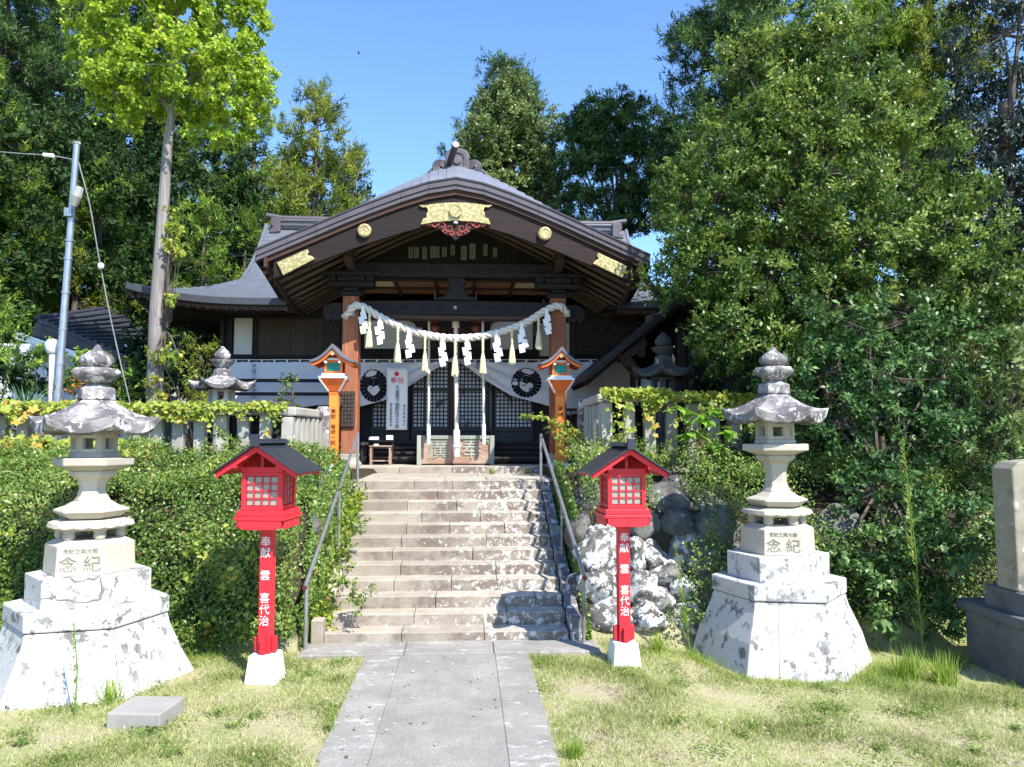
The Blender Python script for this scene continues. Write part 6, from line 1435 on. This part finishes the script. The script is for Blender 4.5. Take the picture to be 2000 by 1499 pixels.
# arching vine shoots beside the right orange lantern
def shrub(name, lab, c, blobs, mat, seed, cat_='shrub', stem=True, **k):
    rng = np.random.default_rng(seed); t_ = thing(name, lab, cat_, c); o, cs = foliage('leaves', rng, blobs, M[mat], t_, **k)
    m_ = MB(); 
    for i in rng.choice(len(cs), min(26, len(cs)), replace=False): limbs(m_, c, [tuple(cs[i])], .012, rng, 5)
    o = obj('stem', m_, M['barkd'], t_, smooth=1); o.data.transform(Matrix.Translation(-Vector(c)))
    return t_
c = P(1150, 900, 9.6); shrub('vine_shrub', 'light green leafy shrub leaning over the right stair head', (c.x, 9.6, 1.4), [B(1150, 870, 9.6, .26, .25, .16), B(1110, 850, 9.6, .18, .15, .10), B(1185, 900, 9.5, .28, .3, .2), B(1110, 905, 9.6, .12, .12, .12)], 'l_ivy', 71, dens=14, csize=.12, per=22, L=.055, W=.032)
m_ = MB(); rng = np.random.default_rng(72)
t_ = thing('vine_shoot', 'thin arching vine shoot reaching left above the right handrail', 'vine', P(1100, 880, 9.7)); pts = cat([P(1130, 875, 9.7), P(1095, 835, 9.7), P(1060, 815, 9.7), P(1020, 812, 9.7)], 8)
o = obj('stem', MB().tube(pts, .004, 5), M['stemgreen'], t_); o.data.transform(Matrix.Translation(-Vector(t_.location)))
q = np.array([tuple(p) for p in pts for _ in range(5)]) + rng.normal(size=(len(pts) * 5, 3)) * .012; leaves('leaf', q, rng.normal(size=q.shape) + np.array([0, 0, -.6]), rng.normal(size=q.shape) + np.array([0, -.5, 1]), .06, .035, M['l_ivy'], t_, 'diamond', rng)
c = P(1385, 850, 8.9); t_ = shrub('broad_leaf_shrub', 'bright green broad leaved shrub before the right stone fence', (c.x, 8.9, 1.3), [B(1370, 830, 8.8, .3, .25, .2), B(1430, 860, 8.7, .3, .3, .25)], 'l_azal', 74, dens=10, csize=.14, per=14, L=.07, W=.04)
rs = random.Random(75); mes = []
for v in range(3):
    me = bpy.data.meshes.new('leaf'); pp = [(0, 0, 0)]; N_ = 7
    for i in range(1, N_): f = i / N_; w_ = .22 * math.sin(math.pi * f ** .8); pp += [(f, w_, .05 - .12 * f * f), (f, 0, -.12 * f * f), (f, -w_, .05 - .12 * f * f)]
    pp.append((1, 0, -.16)); fs = [(0, 1, 2), (0, 2, 3)]
    for i in range(N_ - 2): a = 1 + 3 * i; fs += [(a, a + 3, a + 4, a + 1), (a + 1, a + 4, a + 5, a + 2)]
    a = 1 + 3 * (N_ - 2); L_ = len(pp) - 1; fs += [(a, L_, a + 1), (a + 1, L_, a + 2)]
    me.from_pydata(pp, [], fs); at = me.attributes.new('tint', 'FLOAT', 'POINT'); at.data.foreach_set('value', [.25 + .3 * v] * len(pp)); me.materials.append(M['l_hyd']); mes.append(me)
for (px, py, n) in ((1370, 815, 13), (1350, 850, 9), (1395, 800, 9), (1395, 875, 10), (1420, 840, 9), (1330, 800, 6)):
    c = P(px, py, 8.6)
    for i in range(n):
        o = obj('leaf', mes[i % 3], None, t_); o.location = c - Vector(t_.location) + Vector((rs.uniform(-.05, .05), rs.uniform(-.05, .05), rs.uniform(-.04, .04))); a_ = i * 2.4; o.rotation_euler = Euler((rs.uniform(-.2, .2), rs.uniform(-.1, .55), a_), 'XYZ'); s_ = rs.uniform(.14, .23); o.scale = (s_, s_ * 1.0, s_)
c = P(570, 780, 10.2); shrub('young_shrub', 'young light green shrub standing behind the left fence before the white cloth', (c.x, 10.2, 1.45), [B(572, 770, 10.2, .2, .15, .16), B(568, 750, 10.2, .1, .1, .12)], 'l_pale', 77, dens=25, csize=.09, per=24, L=.045, W=.025)
c = P(395, 690, 12); shrub('leafy_bush', 'green bush between the ginkgo trunk and the shrine corner', (c.x, 12, 1.45), [B(395, 700, 12, .25, .3, .2), B(350, 740, 12.2, .4, .4, .4), B(520 - 160, 790, 11.5, .5, .3, .2)], 'l_cedy', 78, dens=12, csize=.15, per=26, L=.07, W=.03)
for a_ in shrub_later: shrub(*a_, dens=10, csize=.18, per=50, L=.07, W=.035)
# yucca
c = P(48, 800, 9.9); t_ = thing('yucca', 'spiky grey green sword leaved plant behind the far left fence', 'plant', c); rng = np.random.default_rng(80); n = 46
t = rdir(rng, n); t[:, 2] = abs(t[:, 2]) * .8 + .25; q = np.repeat(np.array([tuple(c)]), n, 0); leaves('leaf', q, t, np.cross(t, rdir(rng, n)), .34, .022, M['l_yucca'], t_, 'blade', rng)
c = P(150, 760, 10.8); shrub('reddening_shrub', 'small shrub turning red behind the left stone lantern', (c.x, 10.8, 1.45), [B(150, 765, 10.8, .22, .2, .14), B(175, 745, 10.9, .2, .2, .12)], 'l_autumn' if 'l_autumn' in M else 'l_ivy', 81, dens=20, csize=.1, per=20, L=.05, W=.025)

# ginkgo
gb = P(302, 790, 11.8); gt = P(336, 215, 11.8); g0 = (gb.x, 11.8, 1.4)
tp = [Vector((gb.x, 11.8, 1.2)), Vector((gb.x, 11.8, 1.9)), P(306, 620, 11.8), P(315, 470, 11.8), P(326, 300, 11.8), P(337, 205, 11.8)]
tree('ginkgo_tree', 'tall ginkgo with bright yellow green crown and bare pale trunk behind the left fence', 'tree', g0, gt, .13, [B(335, 40, 11.8, 1.25, 1.2, .75), B(215, 60, 11.8, .6, .7, .7), B(250, 130, 11.6, .6, .6, .5), B(450, 70, 11.9, .65, .7, .7), B(420, 150, 11.8, .75, .7, .55), B(340, 120, 11.3, .8, .6, .5), B(490, 130, 12, .35, .5, .5), B(200, 160, 11.9, .35, .5, .3), B(440, 235, 12, .42, .5, .30), B(330, -60, 11.8, 1.3, 1.2, .7), B(480, 10, 11.9, .35, .5, .35), B(260, 190, 11.9, .35, .4, .25), B(370, 210, 12.1, .35, .4, .3), B(170, 10, 11.9, .3, .4, .4), B(410, 250, 12, .35, .4, .22), B(230, 225, 11.8, .3, .3, .2), B(500, 200, 12, .3, .3, .25), B(300, 235, 12.2, .25, .3, .16)],
     M['l_gink'], 91, 'bark', trunk_pts=tp, fork=P(337, 225, 11.8), limb_r=.045, twigs=140, dens=9.5, csize=.2, per=80, L=.055, W=.05, flat=.7, up=.3, droop=.5, shell=.7)
c0 = P(345, 450, 11.8)
shrub('trunk_creeper', 'pale yellow green creeper clinging to the ginkgo trunk', (c0.x - .1, 11.75, 3.5), [B(342, 470, 11.7, .1, .1, .3), B(335, 580, 11.65, .06, .08, .12), B(312, 690, 11.6, .12, .08, .12), B(335, 700, 11.6, .13, .08, .1), B(350, 430, 11.8, .12, .1, .15), B(300, 760, 11.6, .15, .1, .15)], 'l_ivy', 92, 'creeper', dens=60, csize=.09, per=14, L=.06, W=.05)

# cedars to the left and behind
rsx = random.Random(17)
LT = [  # px, top y, distance, radius, material, yellow?
 (30, -420, 20, 2.6, 'l_cedd', 'tallest dark cedar at the upper left corner'), (120, -330, 24, 2.6, 'l_cedd', 'dark cedar behind the left part of the ginkgo crown'),
 (255, -200, 26, 2.6, 'l_cedd', 'dark cedar behind the middle of the ginkgo crown'), (425, 60, 27, 2.3, 'l_ced', 'cedar with thin trunk between the ginkgo and the shrine roof'),
 (500, 150, 25, 1.9, 'l_ced', 'cedar just left of the free standing yellowish cedar'), (620, 175, 22, 2.3, 'l_cedy', 'free standing yellowish cedar left of the porch roof against the sky'),
 (560, 330, 20, 1.6, 'l_cedy', 'lower yellowish cedar behind the left ridge end'), (690, 290, 24, 1.7, 'l_cedy', 'narrow cedar touching the left slope of the porch roof'),
 (200, 330, 20.5, 2.2, 'l_ced', 'mid green cedar behind the utility pole'), (60, 380, 20, 2.1, 'l_ced', 'bright cedar at the left edge above the house'),
 (400, 400, 18, 1.6, 'l_ced', 'cedar low behind the trunk of the ginkgo'), (150, 500, 19.2, 1.7, 'l_cedy', 'low light green cedar right of the utility pole'),
 (250, 540, 18.6, 1.5, 'l_cedy', 'low feathery tree between pole and ginkgo trunk'), (480, 420, 19, 1.4, 'l_ced', 'small cedar directly above the left roof corner'),
 (-15, 570, 13.2, 1.0, 'l_ced', 'leafy tree at the left edge in front of the white house'), (330, 120, 30, 2.6, 'l_cedd', 'far dark cedar seen between ginkgo trunk and crown'),
 (-120, -100, 17, 2.6, 'l_ced', 'broad cedar cut by the left edge of the picture')]
for i, (px, ty, Y, rm, mt, lab) in enumerate(LT):
    tpt = P(px, ty, Y); bz = H(tpt.x, Y); hh = tpt.z - bz
    big = Y > 19
    conifer('cedar_tree', lab, (tpt.x, Y, bz), hh, rm, M[mt], 100 + i, group=None, z_lo=.12 if ty > 0 else .2, nb=int(hh * rm * (5.2 if big else 8)), per=84 if big else 70, L=.15 if big else .11, W=.032 if big else .024, csize=.36 if big else .26, prof=.75, r=.17 if big else .1)
# dense understorey that closes the wood at the left
rng = np.random.default_rng(150)
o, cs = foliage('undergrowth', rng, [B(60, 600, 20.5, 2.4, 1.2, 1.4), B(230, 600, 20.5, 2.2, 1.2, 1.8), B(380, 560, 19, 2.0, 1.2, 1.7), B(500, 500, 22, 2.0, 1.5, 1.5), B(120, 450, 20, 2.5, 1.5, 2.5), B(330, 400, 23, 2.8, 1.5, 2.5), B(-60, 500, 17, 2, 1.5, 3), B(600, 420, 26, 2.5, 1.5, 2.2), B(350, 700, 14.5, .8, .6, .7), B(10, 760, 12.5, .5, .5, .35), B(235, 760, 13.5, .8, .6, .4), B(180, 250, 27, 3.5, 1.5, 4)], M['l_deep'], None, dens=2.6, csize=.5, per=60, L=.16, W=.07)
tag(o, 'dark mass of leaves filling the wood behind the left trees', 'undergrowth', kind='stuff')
# trees behind the shrine
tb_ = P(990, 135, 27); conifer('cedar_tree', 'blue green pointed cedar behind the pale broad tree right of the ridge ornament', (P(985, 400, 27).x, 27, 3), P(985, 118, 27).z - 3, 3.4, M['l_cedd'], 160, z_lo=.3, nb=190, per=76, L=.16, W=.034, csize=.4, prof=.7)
tree('oak_tree', 'pale green broad leaved tree behind the right slope of the porch roof', 'tree', (P(1000, 400, 25).x, 25, 2.8), P(1000, 300, 25), .22, [B(1000, 330, 25, 1.7, 1.4, 1.6), B(945, 330, 25, .9, .9, 1.1), B(1000, 230, 25, 1.2, 1, 1.1), B(950, 290, 24.6, 1.0, 1, .9), B(1050, 270, 25, 1.0, 1, 1.0), B(1060, 350, 24.8, 1.2, 1, 1.0), B(960, 215, 25, .7, .8, .7), B(1000, 180, 25.2, .6, .6, .55), B(1080, 400, 24.8, 1, 1, .9)], M['l_pale'], 161, 'barkd', dens=5, csize=.33, per=64, L=.12, W=.06, twigs=90, shell=.6)
tree('pine_tree', 'dark spreading pine right of the pale broad tree behind the shrine', 'tree', (P(1210, 450, 23).x, 23, 2.5), P(1215, 330, 23), .2, [B(1330, 300, 23, .8, .8, .8), B(1260, 420, 23, 1.2, .8, .6), B(1120, 250, 23.5, .6, .7, .5), B(1200, 300, 23.6, 1.6, .8, 1.0), B(1200, 230, 23, 1.2, 1.1, .65), B(1150, 260, 23, .7, .8, .5), B(1250, 270, 23, 1.0, .9, .6), B(1130, 320, 23, .8, .8, .35), B(1185, 300, 22.6, 1.0, .8, .5), B(1280, 330, 23, .8, .8, .5), B(1220, 370, 22.8, 1.0, .9, .4), B(1140, 385, 23, .7, .8, .35), B(1170, 215, 23, .5, .5, .4), B(1230, 210, 23, .5, .5, .4), B(1300, 390, 22.5, .9, .8, .6), B(1190, 430, 22.8, 1.1, .9, .4)], M['l_cedd'], 162, 'barkd', limb_r=.07, dens=7, csize=.34, per=80, L=.13, W=.04, shape='needle', twigs=120, shell=.8)
# right: conifers behind, broad tree, dark trees
for i, (px, ty, Y, rm, mt, lab, zl_) in enumerate([(1420, -420, 19, 2.3, 'l_cedd', 'dark cedar whose boughs reach left into the sky at the upper right', .28), (1660, -380, 18, 2.5, 'l_ced', 'tall cedar rising above the big leafy tree at the right', .25), (1800, -200, 17, 1.9, 'l_cedy', 'yellowish cedar with boughs left of the sky gap at the upper right', .25), (1330, 250, 21, 1.0, 'l_ced', 'thin cedar in the gap beside the pine', .2)]):
    tpt = P(px, ty, Y); bz = H(tpt.x, Y); hh = tpt.z - bz
    conifer('cedar_tree', lab, (tpt.x, Y, bz), hh, rm, M[mt], 200 + i, z_lo=zl_, nb=int(hh * rm * 5.5), per=84, L=.15, W=.034, csize=.38, prof=.6, r=.2)
tree('leafy_tree', 'huge dense evergreen tree with small shining leaves filling the right side', 'tree', (P(1620, 900, 9.9).x, 9.9, 1.4), P(1600, 420, 9.9), .2,
     [B(1600, 130, 9.86, 0.77, 0.77, 0.68), B(1500, 190, 9.86, 0.77, 0.77, 0.59), B(1700, 220, 9.86, 0.85, 0.77, 0.68), B(1440, 300, 9.69, 0.77, 0.77, 0.68), B(1600, 330, 9.35, 1.10, 0.85, 0.77), B(1760, 340, 9.69, 0.77, 0.77, 0.68), B(1390, 420, 9.52, 0.72, 0.77, 0.59), B(1500, 460, 9.50, 0.97, 0.88, 0.70), B(1680, 470, 9.33, 1.06, 0.88, 0.79), B(1830, 440, 9.52, 0.68, 0.77, 0.68), B(1370, 530, 9.35, 0.68, 0.68, 0.47), B(1470, 570, 9.33, 0.79, 0.70, 0.53), B(1600, 590, 9.15, 0.88, 0.79, 0.62), B(1780, 560, 9.33, 0.88, 0.79, 0.62), B(1900, 560, 9.50, 0.79, 0.79, 0.62), B(1560, 60, 10.03, 0.42, 0.51, 0.51), B(1450, 120, 10.03, 0.34, 0.42, 0.42), B(1340, 370, 9.78, 0.38, 0.42, 0.34), B(1330, 560, 9.52, 0.38, 0.42, 0.30), B(1480, 680, 9.15, 0.70, 0.62, 0.44), B(1960, 640, 9.24, 0.70, 0.70, 0.62), B(1420, 640, 9.2, .6, .6, .45), B(1580, 230, 9.6, .9, .7, .7), B(1520, 380, 9.4, .9, .7, .7), B(1660, 130, 9.9, .7, .7, .6)],
     M['l_big'], 210, 'barkd', limb_r=.06, twigs=260, dens=10.5, csize=.24, per=76, L=.06, W=.031, flat=.7, up=.5, shell=.55, droop=-.25, ctint=.6, ztint=.09)
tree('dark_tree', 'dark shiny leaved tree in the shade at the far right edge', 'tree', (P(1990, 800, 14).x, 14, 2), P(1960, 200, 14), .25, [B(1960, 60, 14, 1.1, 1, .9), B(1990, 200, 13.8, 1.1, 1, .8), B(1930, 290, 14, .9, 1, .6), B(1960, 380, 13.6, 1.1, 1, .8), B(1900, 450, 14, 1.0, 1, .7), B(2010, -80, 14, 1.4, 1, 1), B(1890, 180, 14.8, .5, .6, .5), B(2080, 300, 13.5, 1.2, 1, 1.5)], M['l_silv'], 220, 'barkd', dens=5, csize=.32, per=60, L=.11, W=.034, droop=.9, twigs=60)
tree('camellia_tree', 'dark glossy camellia bush crowding the right stone lantern', 'tree', (4.55, 7.9, .2), (4.5, 7.9, 1.9), .07,
     [B(1700, 640, 8.4, .75, .6, .45), B(1620, 720, 8.4, .55, .6, .4), B(1740, 730, 8.2, .75, .6, .4), B(1850, 700, 8.6, .6, .6, .5), B(1660, 830, 8.1, .5, .5, .35), B(1770, 850, 7.9, .6, .5, .35), B(1700, 960, 7.7, .5, .45, .3), B(1800, 1000, 7.5, .55, .45, .3), B(1700, 1080, 7.3, .5, .35, .26), B(1820, 1110, 7.2, .55, .4, .3), B(1890, 1030, 7.4, .4, .4, .25), B(1630, 1110, 7.5, .35, .3, .2), B(1780, 1200, 7.2, .45, .35, .22), B(1560, 750, 8.8, .5, .5, .4), B(1880, 860, 8.2, .5, .5, .4), B(1540, 640, 9.2, .5, .5, .4)],
     M['l_cam'], 230, 'barkd', limb_r=.03, twigs=160, dens=12, csize=.17, per=48, L=.066, W=.032, up=.8, shell=.4, flat=.5)
shrub('leafy_bush', 'bright fresh green shrub at the right edge above the stele', (P(1960, 850, 8.2).x, 8.2, 1.2), [B(1960, 720, 8.2, .35, .4, .3), B(1990, 790, 8.0, .35, .4, .3), B(1930, 680, 8.6, .3, .3, .2), B(1975, 850, 8, .3, .3, .2)], 'l_pale', 231, dens=14, csize=.16, per=26, L=.09, W=.035)
rng = np.random.default_rng(240)
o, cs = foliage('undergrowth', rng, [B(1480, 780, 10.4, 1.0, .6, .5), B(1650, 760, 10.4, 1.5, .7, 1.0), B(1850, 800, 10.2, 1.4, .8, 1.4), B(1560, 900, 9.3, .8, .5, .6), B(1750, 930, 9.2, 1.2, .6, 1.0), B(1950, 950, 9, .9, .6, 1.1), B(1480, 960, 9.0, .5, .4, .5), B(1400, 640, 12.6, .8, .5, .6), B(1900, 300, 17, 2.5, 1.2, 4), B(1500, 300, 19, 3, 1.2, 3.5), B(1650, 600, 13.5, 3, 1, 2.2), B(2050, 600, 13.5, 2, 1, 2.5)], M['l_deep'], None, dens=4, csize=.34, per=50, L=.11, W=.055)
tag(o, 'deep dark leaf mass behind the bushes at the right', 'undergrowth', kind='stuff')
# loose leaves and pebbles on the ground
rng = np.random.default_rng(300); n = 260; x = rng.uniform(-3.6, 4, n); y = rng.uniform(4.2, 7.1, n); z = np.array([H(a, b) for a, b in zip(x, y)]) + .03
o = leaves('fallen_leaves', np.stack([x, y, z], 1), rdir(rng, n) * np.array([1, 1, .2]), np.array([0, 0, 1.]) + rng.normal(size=(n, 3)) * .3, .03, .02, M['l_fallen'], None, 'diamond', rng); tag(o, 'dry fallen leaves scattered over lawn and path', 'fallen leaves', kind='stuff')
finish_texts()
